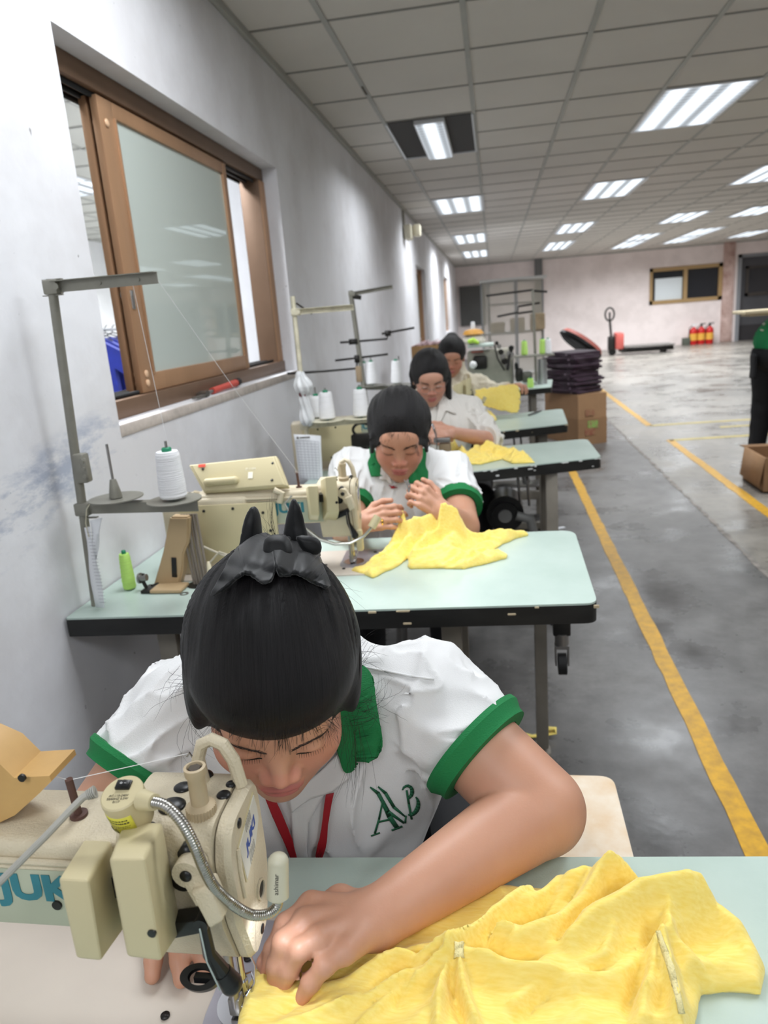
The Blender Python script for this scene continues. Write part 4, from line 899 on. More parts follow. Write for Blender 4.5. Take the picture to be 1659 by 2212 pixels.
mb = MB(); mb.tube([(hp.x+.03, hp.y, TOP+.002), (hp.x+.035, hp.y, TOP+.06), (hp.x+.06, hp.y+.01, TOP+.085), (hp.x+.11, hp.y+.02, TOP+.06)], .003, n=8); mb.tube([(hp.x+.02, hp.y+.01, TOP+.10), (hp.x+.07, hp.y+.01, TOP+.075), (hp.x+.13, hp.y+.01, TOP+.065)], .003, n=8); mb.build('loose_cable', mat('pale_cable', S(176, 168, 150), .6), t)
MB().cyl((hp.x, hp.y, TOP+.0004), (hp.x, hp.y, TOP+.001), .034, n=24).build('table_hole', m_black, t)
t = tag(MB().lathe([(.007, 0), (.011, 0), (.011, .0015), (.007, .0015)], M=Matrix.Translation(onz(398, 1283, TOP+.0002)), capb=False, capt=False).build('grommet_ring', m_steel), 'small metal ring set in the bench top in front of the tan cover', 'ring')
mb = MB(); p = onz(457, 1262, TOP); mb.lathe([(.010, 0), (.009, .02), (.0065, .04), (.0055, .055), (.003, .062)], M=Matrix.Translation((p.x, p.y, TOP+.0006))); tag(mb.build('thread_peg', mat('ivory_peg', S(226, 214, 186), .5)), 'ivory peg standing on the bench beside the hair bow', 'peg')
# bobbin winder clamp lying by the tan cover
t = thing('bobbin_winder', 'dark metal bobbin winder beside the small green thread cone', 'bobbin winder', onz(325, 1275, TOP+.001)); 
mb = MB(); mb.box((0, 0, .004), (.03, .05, .008), bev=.002); mb.tube([(-.01, 0, .008), (-.018, 0, .03), (-.012, 0, .045)], .005, n=8); mb.tube([(.0, .01, .006), (.05, .09, .006)], .006, n=8); mb.build('base', m_dk, t)
mb = MB(); mb.cyl((-.022, 0, .034), (-.004, 0, .036), .009, n=16); mb.cyl((-.026, 0, .034), (-.021, 0, .034), .014, n=16); mb.build('spindle', m_steel, t)

# ---------------------------------------------------------------- thread cones and stands
m_thr = mat('white_cone_thread', S(238, 238, 240), .7, bump=1., bscale=60, stretch=(.2, .2, 9), var=.1, vscale=50)
m_gpl = mat('green_cone_plastic', S(30, 128, 92), .4)
m_lime = mat('lime_thread', S(190, 232, 120), .7, bump=1., bscale=60, stretch=(.2, .2, 9), var=.1, vscale=40)
m_stand = mat('grey_stand_metal', S(140, 138, 128), .45, metal=.3, var=.12, vscale=20)
m_cstand = mat('cream_taped_stand', S(214, 208, 184), .5, var=.2, vscale=30)
def cone_thread(label, p, h=.115, rb=.033, rt=.024, thr=None, group=None, pinr=.0, name='thread_cone'):
    t = thing(name, label, 'thread cone', p, group=group)
    mb = MB(); mb.lathe([(rb*.9, .003), (rb, .008), (rb*.97, .02)]+[(rb+(rt-rb)*k/12+.0006*(k % 2), .02+(h-.026)*k/12) for k in range(1, 13)]+[(rt*.9, h)], n=32); mb.build('yarn', thr or m_thr, t)
    mb = MB(); mb.lathe([(rb*.55, 0), (rb*.6, .004)]); mb.lathe([(rt*.42, h-.004), (rt*.42, h+.006), (rt*.36, h+.009)]); mb.build('core', m_gpl, t)
    return t
def stand(label, y, foot, top, arm, lower, discs, m=None, r=.011, barh=.024, pins=None):
    """foot, top: pole ends; arm, lower: bar end points; discs: (x, z) on the lower arm"""
    m = m or m_stand; t = thing('thread_stand', label, 'thread stand')
    MB().cyl(foot, top, r, r*.95, n=20).build('pole', m, t)
    mb = MB(); a, b = Vector(arm[0]), Vector(arm[1]); u = (b-a).normalized()
    Mx = frame(a, u, Vector((0, 1, 0))); L_ = (b-a).length
    mb.box((L_/2, 0, .0), (L_, .003, barh), M=Mx); mb.box((L_/2, -.008, barh/2*(1 if Mx[2][2] > 0 else -1)), (L_, .018, .002), M=Mx); mb.box((-.004, 0, 0), (.034, .03, barh*1.3), M=Mx, bev=.004); mb.cyl(a+Vector((.012, -.016, 0)), a+Vector((.012, -.012, 0)), .007, n=12)
    for k in (.45, .82): mb.cyl(a+u*L_*k+Vector((0, -.004, 0)), a+u*L_*k+Vector((0, 0, 0)), .004, n=10)
    mb.build('top_arm', m, t)
    if lower:
        mb = MB(); a, b = Vector(lower[0]), Vector(lower[1]); u = (b-a).normalized(); Mx = frame(a, u, Vector((0, 1, 0))); L_ = (b-a).length
        mb.box((L_/2, -.006, 0), (L_, .003, barh), M=Mx); mb.box((L_/2, .006, barh/2), (L_, .026, .002), M=Mx); mb.box((0, 0, 0), (.036, .034, barh*1.3), M=Mx, bev=.004); mb.cyl(a+Vector((.01, -.018, 0)), a+Vector((.01, -.012, 0)), .008, n=12); mb.build('lower_arm', m, t)
        for i, (x, dy, z, rr, ph) in enumerate(discs):
            mb = MB(); mb.lathe([(rr*.2, -.004), (rr, .0), (rr, .0022), (rr*.2, .0)], M=Matrix.Translation((x, y+dy, z)), n=40); dsk = mb.build('spool_disc', m, t)
            mb = MB(); mb.cyl((x, y+dy, z), (x, y+dy, z+ph), .0032, n=10)
            mb.cyl((x, y+dy, z-.012), (x, y+dy, z), .009, n=12); mb.build('spool_pin', m_steel, dsk)
    return t
# stand 2, beside the second bench against the wall
ys_ = 1.56
f2 = ony(207, 1305, ys_); t2 = ony(110, 603, ys_)
st2 = stand('tall grey thread stand at the wall end of the second bench', ys_, (f2.x, ys_, TOP+.0), (t2.x, ys_, t2.z), ((t2.x+.005, ys_, ony(120, 620, ys_).z), tuple(ony(340, 600, ys_))), ((f2.x*.5+t2.x*.5-.003, ys_, ony(195, 1098, ys_).z), tuple(ony(430, 1092, ys_))), [(ony(255, 1072, ys_).x, -.01, ony(255, 1074, ys_).z, .063, .13), (ony(380, 1074, ys_).x, -.01, ony(380, 1078, ys_).z, .063, .14)])
mb = MB(); pm = ony(180, 1010, ys_); mb.box((pm.x, ys_-.004, pm.z), (.03, .028, .07), bev=.005); mb.box((pm.x+.012, ys_-.016, pm.z), (.016, .006, .05), bev=.002)
for k in (-.018, 0, .018): mb.cyl((pm.x+.012, ys_-.022, pm.z+k), (pm.x+.012, ys_-.018, pm.z+k), .005, n=10)
mb.build('pole_clamp', m_stand, st2)
for uu, vv in ((113, 604), (115, 638), (190, 1088), (192, 1118)):
    p = ony(uu, vv, ys_); MB().box((p.x, ys_, p.z), (.045, .012, .002)).build('clip_plate', m_stand, st2)
mb = MB(); mb.lathe([(.015, -.002), (.0135, .012), (.009, .034), (.007, .042)], M=Matrix.Translation((ony(255, 1072, ys_).x, ys_-.01, ony(255, 1074, ys_).z+.004))); mb.build('cone_holder', m_stand, st2)
c2 = ony(380, 1076, ys_)
cone_thread('large white thread cone on the thread stand of the second bench', (c2.x, ys_-.01, c2.z+.002), h=.112, rb=.0315, rt=.027)
cone_thread('small lime green thread cone standing on the second bench by the wall', onz(281, 1272, TOP+.001), h=.098, rb=.017, rt=.0135, thr=m_lime)
th = MB(); e = ony(342, 607, ys_); tp = Vector((N2.x-.128, N2.y-.01, TOP+.262)); th.tube([e, e*.5+tp*.5+Vector((0, 0, -.01)), tp], .0005, n=5); th.tube([Vector((c2.x, ys_, c2.z+.13)), Vector(e)+Vector((-.06, 0, 0))], .0005, n=5); tag(th.build('sewing_thread', mat('white_thread', S(236, 236, 236), .6)), 'white thread running from the tall stand down to the second machine', 'thread')
# folded paper tags strapped to the pole
t = thing('paper_tag', 'folded printed paper strips tied to the tall stand pole', 'paper')
yy = ys_-.03
def sheet(ps, name, m, par, nx=6, wav=.004):
    mb = MB(); rows = []
    for i in range(nx+1):
        a = Vector(ps[0]).lerp(Vector(ps[3]), i/nx); b = Vector(ps[1]).lerp(Vector(ps[2]), i/nx)
        rows.append([a.lerp(b, j/4)+Vector((0, wav*math.sin(i*1.3+j*.7), 0)) for j in range(5)])
    mb.grid(rows); return mb.build(name, m, par, solid=.0006)
m_paper = mat('white_paper', S(232, 234, 238), .7)
def P_(u, v, y): return ony(u, v, y)
sheet([P_(182, 1140, yy), P_(194, 1138, yy), P_(228, 1312, yy), P_(205, 1314, yy)], 'printed_strip', m_paper, t)
sheet([P_(194, 1125, yy), P_(220, 1119, yy), P_(208, 1215, yy), P_(206, 1218, yy)], 'back_strip', m_paper, t)
ink = mat('dark_ink', S(70, 66, 54), .6)
mb = MB()
for k in range(22):
    v = 1150+7.2*k; off = (v-1140)*.19
    a, b_ = P_(186+off*.95, v, yy-.005), P_(199+off*.98, v, yy-.005); mb.tube([a, b_], .0004, n=4)
mb.build('printed_lines', mat('grey_ink', S(140, 140, 150), .6), t)
MB().tube([P_(192, 1160, yy), P_(185, 1130, yy), P_(187, 1100, yy), P_(196, 1085, yy)], .0012).build('string', m_cstand, t)

# stand 3 and its cones
y3 = 2.95
f3 = ony(663, 940, y3); t3 = ony(632, 640, y3)
st3 = stand('cream taped thread stand behind the second bench, with a plastic bag tied to it', y3, (f3.x, y3, TOP), (t3.x, y3, t3.z), ((t3.x+.01, y3, ony(640, 674, y3).z), tuple(ony(764, 664, y3))), ((f3.x-.005, y3, ony(662, 920, y3).z), tuple(ony(795, 907, y3))), [(ony(708, 905, y3).x, 0, ony(708, 908, y3).z, .075, .135), (ony(781, 900, y3).x, 0, ony(781, 902, y3).z, .075, .135), (ony(684, 905, y3+.1).x, .12, ony(684, 905, y3+.1).z, .05, .135)], m=m_cstand, r=.010, barh=.022)
p = ony(640, 655, y3); MB().tube([p, p+Vector((.045, .06, -.045))], .004, n=6).build('brace', m_dk, st3)
for (u, v, dy, hh, lb) in ((708, 907, 0, .112, 'large white thread cone left on the cream taped stand'), (781, 901, 0, .112, 'white thread cone on the cream taped stand, next to the second seamstress head'), (684, 905, .12, .095, 'white thread cone half hidden behind the left cone of the cream taped stand')):
    p = ony(u, v, y3+dy if dy == 0 else y3+.1); cone_thread(lb, (p.x, y3+dy, p.z+.003), h=hh, rb=.034, rt=.027)
# plastic bag tied on the pole
def bag_f(p):
    c = V3(ony(656, 860, y3-.03)); a = V3(ony(649, 812, y3-.03)); b = V3(ony(656, 872, y3-.03)); e = V3(ony(664, 905, y3-.03)); mid = V3(ony(655, 850, y3-.03))
    d = cone(p, a, V3(ony(655, 835, y3-.03)), .018, .036); d = smin(d, cone(p, V3(ony(655, 835, y3-.03)), mid, .036, .017), .01); d = smin(d, cone(p, mid, e, .017, .028), .006)
    ang = np.arctan2(p[:, 1]-c[1], p[:, 0]-c[0]); return d+.004*np.sin(ang*7+p[:, 2]*60)+.004*vnoise(p, 30)
lo = V3(ony(656, 870, y3-.03))-np.array([.09, .08, .12]); V, F = sdf_mesh(bag_f, lo, lo+np.array([.18, .16, .25]), .004)
t = thing('plastic_bag', 'small white plastic bag tied with a dark red band on the stand pole', 'plastic bag')
mesh_obj('bag', V, F, mat('white_thin_plastic', S(232, 234, 236), .25, trans=.15), t)
p = ony(655, 850, y3-.03); MB().lathe([(.018, -.012), (.022, -.006), (.022, .006), (.018, .012)], M=Matrix.Translation(p)).build('red_band', mat('dark_red_band', S(110, 22, 34), .6), t)
# printed form hanging below
t = thing('printed_form', 'white printed form hanging from the cream taped stand', 'paper')
yy = y3-.04; A_ = [P_(634, 938, yy), P_(693, 941, yy), P_(697, 1045, yy), P_(648, 1045, yy)]
sheet(A_, 'sheet', m_paper, t, wav=.003)
mb = MB()
for k in range(15):
    s = .12+.055*k; a = A_[0].lerp(A_[3], s); b_ = A_[1].lerp(A_[2], s); mb.tube([a.lerp(b_, .08)+Vector((0, -.006, 0)), a.lerp(b_, .92)+Vector((0, -.006, 0))], .0006, n=4)
for j in range(7):
    s = .08+.14*j; mb.tube([A_[0].lerp(A_[1], s).lerp(A_[3].lerp(A_[2], s), .12)+Vector((0, -.006, 0)), A_[0].lerp(A_[1], s).lerp(A_[3].lerp(A_[2], s), .9)+Vector((0, -.006, 0))], .0005, n=4)
mb.build('table_rules', MATS['grey_ink'], t)
mb = MB(); c_ = A_[0].lerp(A_[1], .42)+Vector((0, -.008, -.01))
mb.box(c_, (.045, .001, .006)); mb.box(c_+Vector((-.03, 0, 0)), (.009, .001, .009)); mb.build('heading', ink, t)

# stand 4 with its many rods
y4 = 4.1
f4 = ony(793, 850, y4); t4 = ony(757, 628, y4)
st4 = stand('tall grey thread stand with many cross rods near the window corner', y4, (f4.x, y4, TOP), (t4.x, y4, t4.z), ((t4.x+.01, y4, ony(765, 635, y4).z), tuple(ony(848, 620, y4))), ((ony(782, 838, y4).x, y4, ony(782, 838, y4).z), tuple(ony(892, 838, y4))), [(ony(805, 833, y4).x, 0, ony(805, 833, y4).z, .08, .16), (ony(865, 831, y4).x, 0, ony(865, 831, y4).z, .08, .16), (ony(790, 835, y4+.12).x, .12, ony(790, 833, y4+.12).z, .05, .16)], r=.014, barh=.02)
mb = MB(); Q = lambda *uv: [ony(u, v, y4) for u, v in uv]
mb.tube(Q((735, 740), (765, 738), (836, 732), (838, 722)), .006, n=8); mb.tube(Q((825, 721), (895, 708)), .006, n=8); mb.box(ony(838, 720, y4), (.03, .03, .03)); mb.box(ony(764, 738, y4), (.05, .03, .03))
mb.tube(Q((724, 779), (838, 765)), .006, n=8); mb.tube([ony(622, 807, 3.5), ony(700, 802, 3.9), ony(770, 796, y4), ony(772, 775, y4)], .006, n=8); mb.tube(Q((760, 640), (780, 643)), .012, n=8); mb.box(ony(772, 775, y4), (.03, .03, .04))
mb.build('guide_rod', m_dk, st4)
MB().box(ony(776, 808, y4), (.035, .04, .09), bev=.006).build('pole_clamp', mat('tan_clamp', S(158, 138, 112), .5), st4)
for (u, v, dy, lb) in ((805, 831, 0, 'white thread cone left on the rod stand by the wall'), (858, 829, 0, 'white thread cone right on the rod stand, above the second seamstress head'), (790, 832, .12, 'white thread cone at the back of the rod stand')):
    p = ony(u, v, y4+dy); cone_thread(lb, (p.x, y4+dy, p.z+.003), h=.125, rb=.034, rt=.024)
# ---------------------------------------------------------------- people
def skin_material(name, rgb, blush):
    m = bpy.data.materials.new(name); m.use_nodes = True; nt = m.node_tree; b = nt.nodes['Principled BSDF']; L = nt.links.new
    at = nt.nodes.new('ShaderNodeAttribute'); at.attribute_name = 'tint'
    tc = nt.nodes.new('ShaderNodeTexCoord'); n = nt.nodes.new('ShaderNodeTexNoise'); n.inputs['Scale'].default_value = 14; n.inputs['Detail'].default_value = 6; L(tc.outputs['Object'], n.inputs['Vector'])
    r = nt.nodes.new('ShaderNodeValToRGB'); r.color_ramp.elements[0].position = .3; r.color_ramp.elements[1].position = .7; r.color_ramp.elements[0].color = (.90, .86, .84, 1); r.color_ramp.elements[1].color = (1.0, 1.0, 1.0, 1); L(n.outputs['Fac'], r.inputs[0])
    mx = nt.nodes.new('ShaderNodeMixRGB'); mx.blend_type = 'MULTIPLY'; mx.inputs[0].default_value = .9; L(at.outputs['Color'], mx.inputs[1]); L(r.outputs[0], mx.inputs[2]); L(mx.outputs[0], b.inputs['Base Color'])
    b.inputs['Roughness'].default_value = .48; b.inputs['Subsurface Weight'].default_value = .12; b.inputs['Subsurface Radius'].default_value = (.01, .004, .002); b.inputs['Subsurface Scale'].default_value = 1
    n2 = nt.nodes.new('ShaderNodeTexNoise'); n2.inputs['Scale'].default_value = 350; L(tc.outputs['Object'], n2.inputs['Vector']); bp = nt.nodes.new('ShaderNodeBump'); bp.inputs['Strength'].default_value = .12; bp.inputs['Distance'].default_value = .001; L(n2.outputs['Fac'], bp.inputs['Height']); L(bp.outputs[0], b.inputs['Normal'])
    return m
m_skin = skin_material('warm_skin', None, None)
def hair_material():
    m = bpy.data.materials.new('black_hair'); m.use_nodes = True; nt = m.node_tree; b = nt.nodes['Principled BSDF']; L = nt.links.new
    at = nt.nodes.new('ShaderNodeAttribute'); at.attribute_name = 'flow'
    mp = nt.nodes.new('ShaderNodeMapping'); mp.inputs['Scale'].default_value = (110, 3, 3); L(at.outputs['Vector'], mp.inputs[0])
    n = nt.nodes.new('ShaderNodeTexNoise'); n.inputs['Scale'].default_value = 1.; n.inputs['Detail'].default_value = 6; n.inputs['Roughness'].default_value = .75; L(mp.outputs[0], n.inputs['Vector'])
    r = nt.nodes.new('ShaderNodeValToRGB'); r.color_ramp.elements[0].position = .35; r.color_ramp.elements[1].position = .8; r.color_ramp.elements[0].color = (*S(7, 7, 8), 1); r.color_ramp.elements[1].color = (*S(44, 40, 42), 1); L(n.outputs['Fac'], r.inputs[0]); L(r.outputs[0], b.inputs['Base Color'])  # lighter streaks along the strands put sheen into the hair colour
    bp = nt.nodes.new('ShaderNodeBump'); bp.inputs['Strength'].default_value = .9; bp.inputs['Distance'].default_value = .004; L(n.outputs['Fac'], bp.inputs['Height']); L(bp.outputs[0], b.inputs['Normal'])
    b.inputs['Roughness'].default_value = .40; b.inputs['Specular IOR Level'].default_value = .35
    return m
m_hair = hair_material()
m_strand = mat('hair_strand', S(20, 17, 17), .5)
m_white = mat('white_pique_cotton', S(226, 226, 226), .85, bump=.25, bscale=700, sheen=.15)
m_green = mat('green_rib_knit', S(24, 122, 66), .8, bump=.5, bscale=300, stretch=(1, 1, 4))
m_trous = mat('black_trousers', S(22, 22, 25), .85, var=.2, vscale=12)
m_satin = mat('black_satin', S(11, 12, 14), .5, spec=.3, sheen=.15)
m_red = mat('red_lanyard_ribbon', S(160, 24, 36), .6)
N_ = lambda v: v3n(v)
def v3n(v): v = np.asarray(v, float); return v/np.linalg.norm(v)
def head_frame(u, v, depth, alpha, roll=0., yaw=0.):
    """origin and axes (x: person's left, y: face forward, z: crown) of a head bowed towards the camera"""
    c = V3(dep(u, v, depth)); wv = -v3n(ray(u, v)); up = v3n(CU - wv*(CU@wv)); rt = np.cross(up, wv)
    ra = math.radians(roll); rt, up = rt*math.cos(ra)+up*math.sin(ra), up*math.cos(ra)-rt*math.sin(ra)
    a = math.radians(alpha); U = wv*math.cos(a)+up*math.sin(a); Fd = wv*math.sin(a)-up*math.cos(a)
    yv = math.radians(yaw); X = rt*math.cos(yv)-Fd*math.sin(yv); Fd = Fd*math.cos(yv)+rt*math.sin(yv)
    return c, np.stack([X, Fd, U], 1)
def head_sdf(q):          # q in head coordinates (metres)
    n = np.linalg.norm(q, axis=1); m = n < .19; out = n-.12
    if m.any(): out[m] = head_sdf0(q[m])
    return out
def head_sdf0(q):
    a = np.abs(q[:, 0]); s = np.stack([a, q[:, 1], q[:, 2]], 1)
    d = ell(q, (0, -.012, .036), (.076, .096, .086))
    d = smin(d, ell(q, (0, .020, -.028), (.064, .066, .070)), .03)
    d = smin(d, ell(q, (0, .036, -.070), (.046, .046, .036)), .03)
    d = smin(d, ell(q, (0, .068, -.094), (.020, .016, .016)), .022)
    d = smin(d, ell(s, (.036, .054, -.030), (.026, .022, .026)), .022)
    d = smin(d, ell(q, (0, .074, .034), (.046, .016, .026)), .03)
    d = smax(d, -ell(s, (.032, .097, .006), (.017, .012, .0095)), .014)
    d = smin(d, ell(s, (.031, .0755, .004), (.0155, .0125, .0105)), .005)
    d = smax(d, -cone(s, (.018, .0925, -.0035), (.043, .083, -.003), .0012, .0012), .003)
    d = smin(d, cone(q, (0, .082, .014), (0, .097, -.026), .006, .0095), .014)
    d = smin(d, ell(s, (.0125, .091, -.031), (.0085, .009, .007)), .007)
    d = smax(d, -ell(s, (.0072, .098, -.0385), (.0038, .005, .003)), .003)
    d = smin(d, ell(q, (0, .0865, -.0565), (.023, .009, .0060)), .006)
    d = smin(d, ell(q, (0, .0855, -.0665), (.019, .009, .0066)), .005)
    d = smax(d, -cone(s, (0, .0965, -.0612), (.022, .0845, -.0608), .0011, .0009), .003)
    e = ell(s, (.0765, -.006, -.004), (.009, .019, .030)); e = smax(e, -ell(s, (.084, -.002, -.002), (.006, .010, .018)), .004)
    return smin(d, e, .006)
def hand_chain(w, fd, bk, lat, curl=(35, 40, 25), sc=1., spread=6, tcurl=20, thumb=None):
    """prims of a five-fingered hand. w wrist, fd finger direction, bk back-of-hand normal, lat towards the thumb"""
    w = V3(w); fd = v3n(fd); bk = v3n(V3(bk)-fd*(V3(bk)@fd)); lt = v3n(V3(lat)-fd*(V3(lat)@fd)-bk*(V3(lat)@bk))
    P = []; K = []
    offs = [(.030, .084), (.010, .088), (-.011, .084), (-.030, .074)]; lens = [(.040, .025, .020), (.044, .028, .021), (.041, .026, .020), (.033, .020, .018)]; rad = [.0092, .0094, .0088, .0078]
    for i, ((ox, oy), Ls, r) in enumerate(zip(offs, lens, rad)):
        k = w+(lt*ox+fd*oy)*sc; K.append(k); P.append((w+lt*ox*.55*sc-bk*.002, k, .0155*sc, .0115*sc)); sp = math.radians(spread*(1.5-i)); ang = 0; p = k
        f0 = fd*math.cos(sp)+lt*math.sin(sp); rr = r*sc
        c = curl[i] if isinstance(curl[0], (list, tuple)) else curl
        for j, Lk in enumerate(Ls):
            ang += math.radians(c[j]); q = p+(f0*math.cos(ang)-bk*math.sin(ang))*Lk*sc; P.append((p, q, rr*(1-.06*j)*1.04, rr*(1-.06*(j+1)))); p = q
    tb = w+(lt*.022+fd*.022-bk*.006)*sc
    if thumb is None:
        t1 = tb+(lt*.75+fd*.65-bk*.25)*.040*sc; t2 = t1+(lt*.30+fd*.9-bk*.35)*.032*sc; t3 = t2+(fd*.92-lt*.05-bk*.35)*.026*sc
    else: t1, t2, t3 = [V3(x) for x in thumb]
    P += [(w+lt*.008*sc, tb, .016*sc, .016*sc), (tb, t1, .0155*sc, .0115*sc), (t1, t2, .0112*sc, .0100*sc), (t2, t3, .0100*sc, .0085*sc)]
    P += [(w+fd*.02*sc, w+fd*.062*sc, .018*sc, .016*sc)]
    return P
def chains(p, P, k=.006):
    A = np.array([V3(q[0]) for q in P]+[V3(q[1]) for q in P]); lo = A.min(0)-.06; hi = A.max(0)+.06
    far = np.linalg.norm(np.maximum(np.maximum(lo-p, p-hi), 0), axis=1); m = far < 1e-6; out = far+.03
    if m.any(): out[m] = chains0(p[m], P, k)
    return out
def chains0(p, P, k=.006):
    d = None
    for a, b, ra, rb in P:
        e = cone(p, a, b, ra, rb); d = e if d is None else smin(d, e, k)
    return d
SK = np.array(S(206, 158, 132)); LIP = np.array(S(186, 104, 104)); BL = np.array(S(210, 130, 116))
def skin_cols(V, hc, R, base=None, sc=1., hands=()):
    base = SK if base is None else np.array(base)
    q = (V-hc)@R/sc; c = np.tile(base, (len(V), 1)); s = np.stack([np.abs(q[:, 0]), q[:, 1], q[:, 2]], 1)
    m = np.clip(1-np.maximum(ell(s, (.042, .062, -.028), (.020, .03, .018)), 0)/.03, 0, 1)*.32; c = c*(1-m[:, None])+BL*m[:, None]
    m = np.clip(1-np.maximum(ell(q, (0, .10, -.03), (.016, .016, .014)), 0)/.008, 0, 1)*.4; c = c*(1-m[:, None])+BL*m[:, None]
    d = np.minimum(ell(q, (0, .0865, -.0565), (.0235, .012, .0064)), ell(q, (0, .0855, -.0665), (.020, .012, .0072)))
    m = np.clip(.5-d/.0022, 0, 1)*(q[:, 1] > .07); m *= .85; c = c*(1-m[:, None])+LIP*m[:, None]
    d = np.minimum(ell(s, (.0072, .098, -.0385), (.0045, .006, .0035)), 9); m = np.clip(1-np.maximum(d, 0)/.001, 0, 1)*.8; c = c*(1-m[:, None])+np.array(S(70, 36, 30))*m[:, None]
    d = cone(s, (0, .0965, -.0612), (.022, .0845, -.0608), .0011, .0009); m = np.clip(1-np.maximum(d, 0)/.0012, 0, 1)*.7; c = c*(1-m[:, None])+np.array(S(110, 40, 44))*m[:, None]
    for tip in hands:
        d = np.linalg.norm(V-V3(tip), axis=1); m = np.clip(1-d/.022, 0, 1)*.35; c = c*(1-m[:, None])+np.array(S(226, 140, 124))*m[:, None]
    return c
from mathutils.bvhtree import BVHTree
def bvh_of(o):
    me = o.data; return BVHTree.FromPolygons([v.co for v in me.vertices], [tuple(p.vertices) for p in me.polygons])
def face_features(parent, body, hc, R, sc=1., brow=1., h=1.):
    bv = bvh_of(body); Fd = Vector(R[:, 1])
    def onface(x, z):
        o = Vector(hc)+Vector(R@np.array([x*sc, .16*sc, z*sc])); hit = bv.ray_cast(o, -Fd)
        return hit[0] if hit[0] is not None else o-Fd*.08
    mb = MB(); rnd = random.Random(3)
    for sgn in (-1, 1):
        n = 34
        for i in range(n):
            t = i/(n-1); x = .011+.037*t; z = .0195+.0075*math.sin(t*2.2)-.002*t; th = .0034*(1-t)**.5*(1 if t > .08 else .6)+.0006
            for k in range(2):
                dz = rnd.uniform(-th, th); a = onface(sgn*x, z+dz*1.3-.0012); b = onface(sgn*(x+.0065), z+dz*.8+.0016); mb.tube([a-Fd*.0002, a.lerp(b, .5)+Fd*.0009, b], [.00034*brow, .0003*brow, .0001], n=4)
    mb.build('eyebrows', mat('brow_hair', S(58, 44, 38), .7), parent)['kind'] = 'stuff'
    mb = MB()
    for sgn in (-1, 1):
        pts = [onface(sgn*(.0165+.029*t), -.0015-.0042*math.sin(PI*min(1, t*1.02))+.001*t)+Fd*.0003 for t in [i/10 for i in range(11)]]
        mb.tube(pts, [.0004+.0005*math.sin(PI*min(.95, .1+i/10))*h for i in range(11)], n=5)
        for i in range(12):
            t = .1+.85*i/11; a = onface(sgn*(.0165+.029*t), -.0015-.0042*math.sin(PI*t)); b = a+Fd*.004*sc+Vector(R[:, 2])*(-.003)+Vector(R[:, 0])*sgn*.002*(t-.3); mb.tube([a, b], [.00028, .00008], n=4)
    mb.build('eyelashes', m_strand, parent)['kind'] = 'stuff'
def hair_sdf(q, line=.060, side=.0, back=None, vol=1., low=-.05, front=False):
    """pulled-back hair cap; line: height of the hairline on the forehead"""
    d = ell(q, (0, -.020, .038), (.0905*vol, .108*vol, .098*vol))
    if front: d = smin(d, ell(q, (0, .036, .062), (.074, .062, .040)), .02)
    face = smin(ell(q, (0, .115, line-.083), (.056, .078, .088)), ell(q, (0, .112, line-.115), (.067, .078, .080)), .012)          # opening of the face
    d = smax(d, -face, .004)
    s = np.stack([np.abs(q[:, 0]), q[:, 1], q[:, 2]], 1)
    lowc = -(q[:, 2]-(low+.35*np.maximum(q[:, 1]+.02, 0)))           # underside: nape to ear
    d = smax(d, lowc, .012)
    d = smax(d, -ell(s, (.088, .006, -.012), (.02, .016, .022)), .006)
    return d
def hair_obj(name, parent, hc, R, sc, f, pole, h, ext=.16, amp=.0016, seed=0, zlo=None):
    """f in head coordinates; strands run to 'pole' (head coordinates)"""
    pl = np.array(pole, float); pn = v3n(pl)
    t1 = v3n(np.cross(pn, [1, 0, 0.01])); t2 = np.cross(pn, t1)
    def flow(q):
        r = q-np.array([0, -.01, .02]); x, y, z = r@t1, r@t2, r@pn
        return np.arctan2(y, x), np.linalg.norm(r, axis=1), z
    def g(P):
        q = (P-hc)@R/sc; d = f(q)
        az, rr, z = flow(q); n = vnoise(np.stack([np.cos(az)*5, np.sin(az)*5, z*4], 1), 2.2, seed)+.6*vnoise(np.stack([np.cos(az)*5, np.sin(az)*5, z*5], 1), 6, seed+3)
        fr = np.clip((.045-q[:, 1])/.04, 0, 1); return (d+amp*n*fr)*sc
    zl = ext if zlo is None else zlo
    c = hc+R@np.array([0, 0, .0]); E = ext*sc*1.15
    V, F = sdf_mesh(g, c-E if zlo is None else c-zlo*sc, c+E, h)
    q = (V-hc)@R/sc; az, rr, z = flow(q)
    return mesh_obj(name, V, F, m_hair, parent, attr=np.stack([az, rr*8, z*8], 1))
def strays(parent, name, specs, r=.00028, seed=1):
    mb = MB(); rnd = random.Random(seed)
    for a, b, bulge, n, spread in specs:
        a, b = Vector(a), Vector(b)
        for i in range(n):
            j = lambda s: Vector((rnd.gauss(0, s), rnd.gauss(0, s), rnd.gauss(0, s)))
            p0 = a+j(spread*.5); p3 = b+j(spread); bl = Vector(bulge)*rnd.uniform(.3, 1.5)
            pts = [p0.lerp(p3, t)+bl*math.sin(PI*t)+j(.0004) for t in [k/7 for k in range(8)]]
            mb.tube(pts, [r]*5+[r*.8, r*.6, r*.3], n=3, cap=False)
    o = mb.build(name, m_strand, parent); o['kind'] = 'stuff'; return o
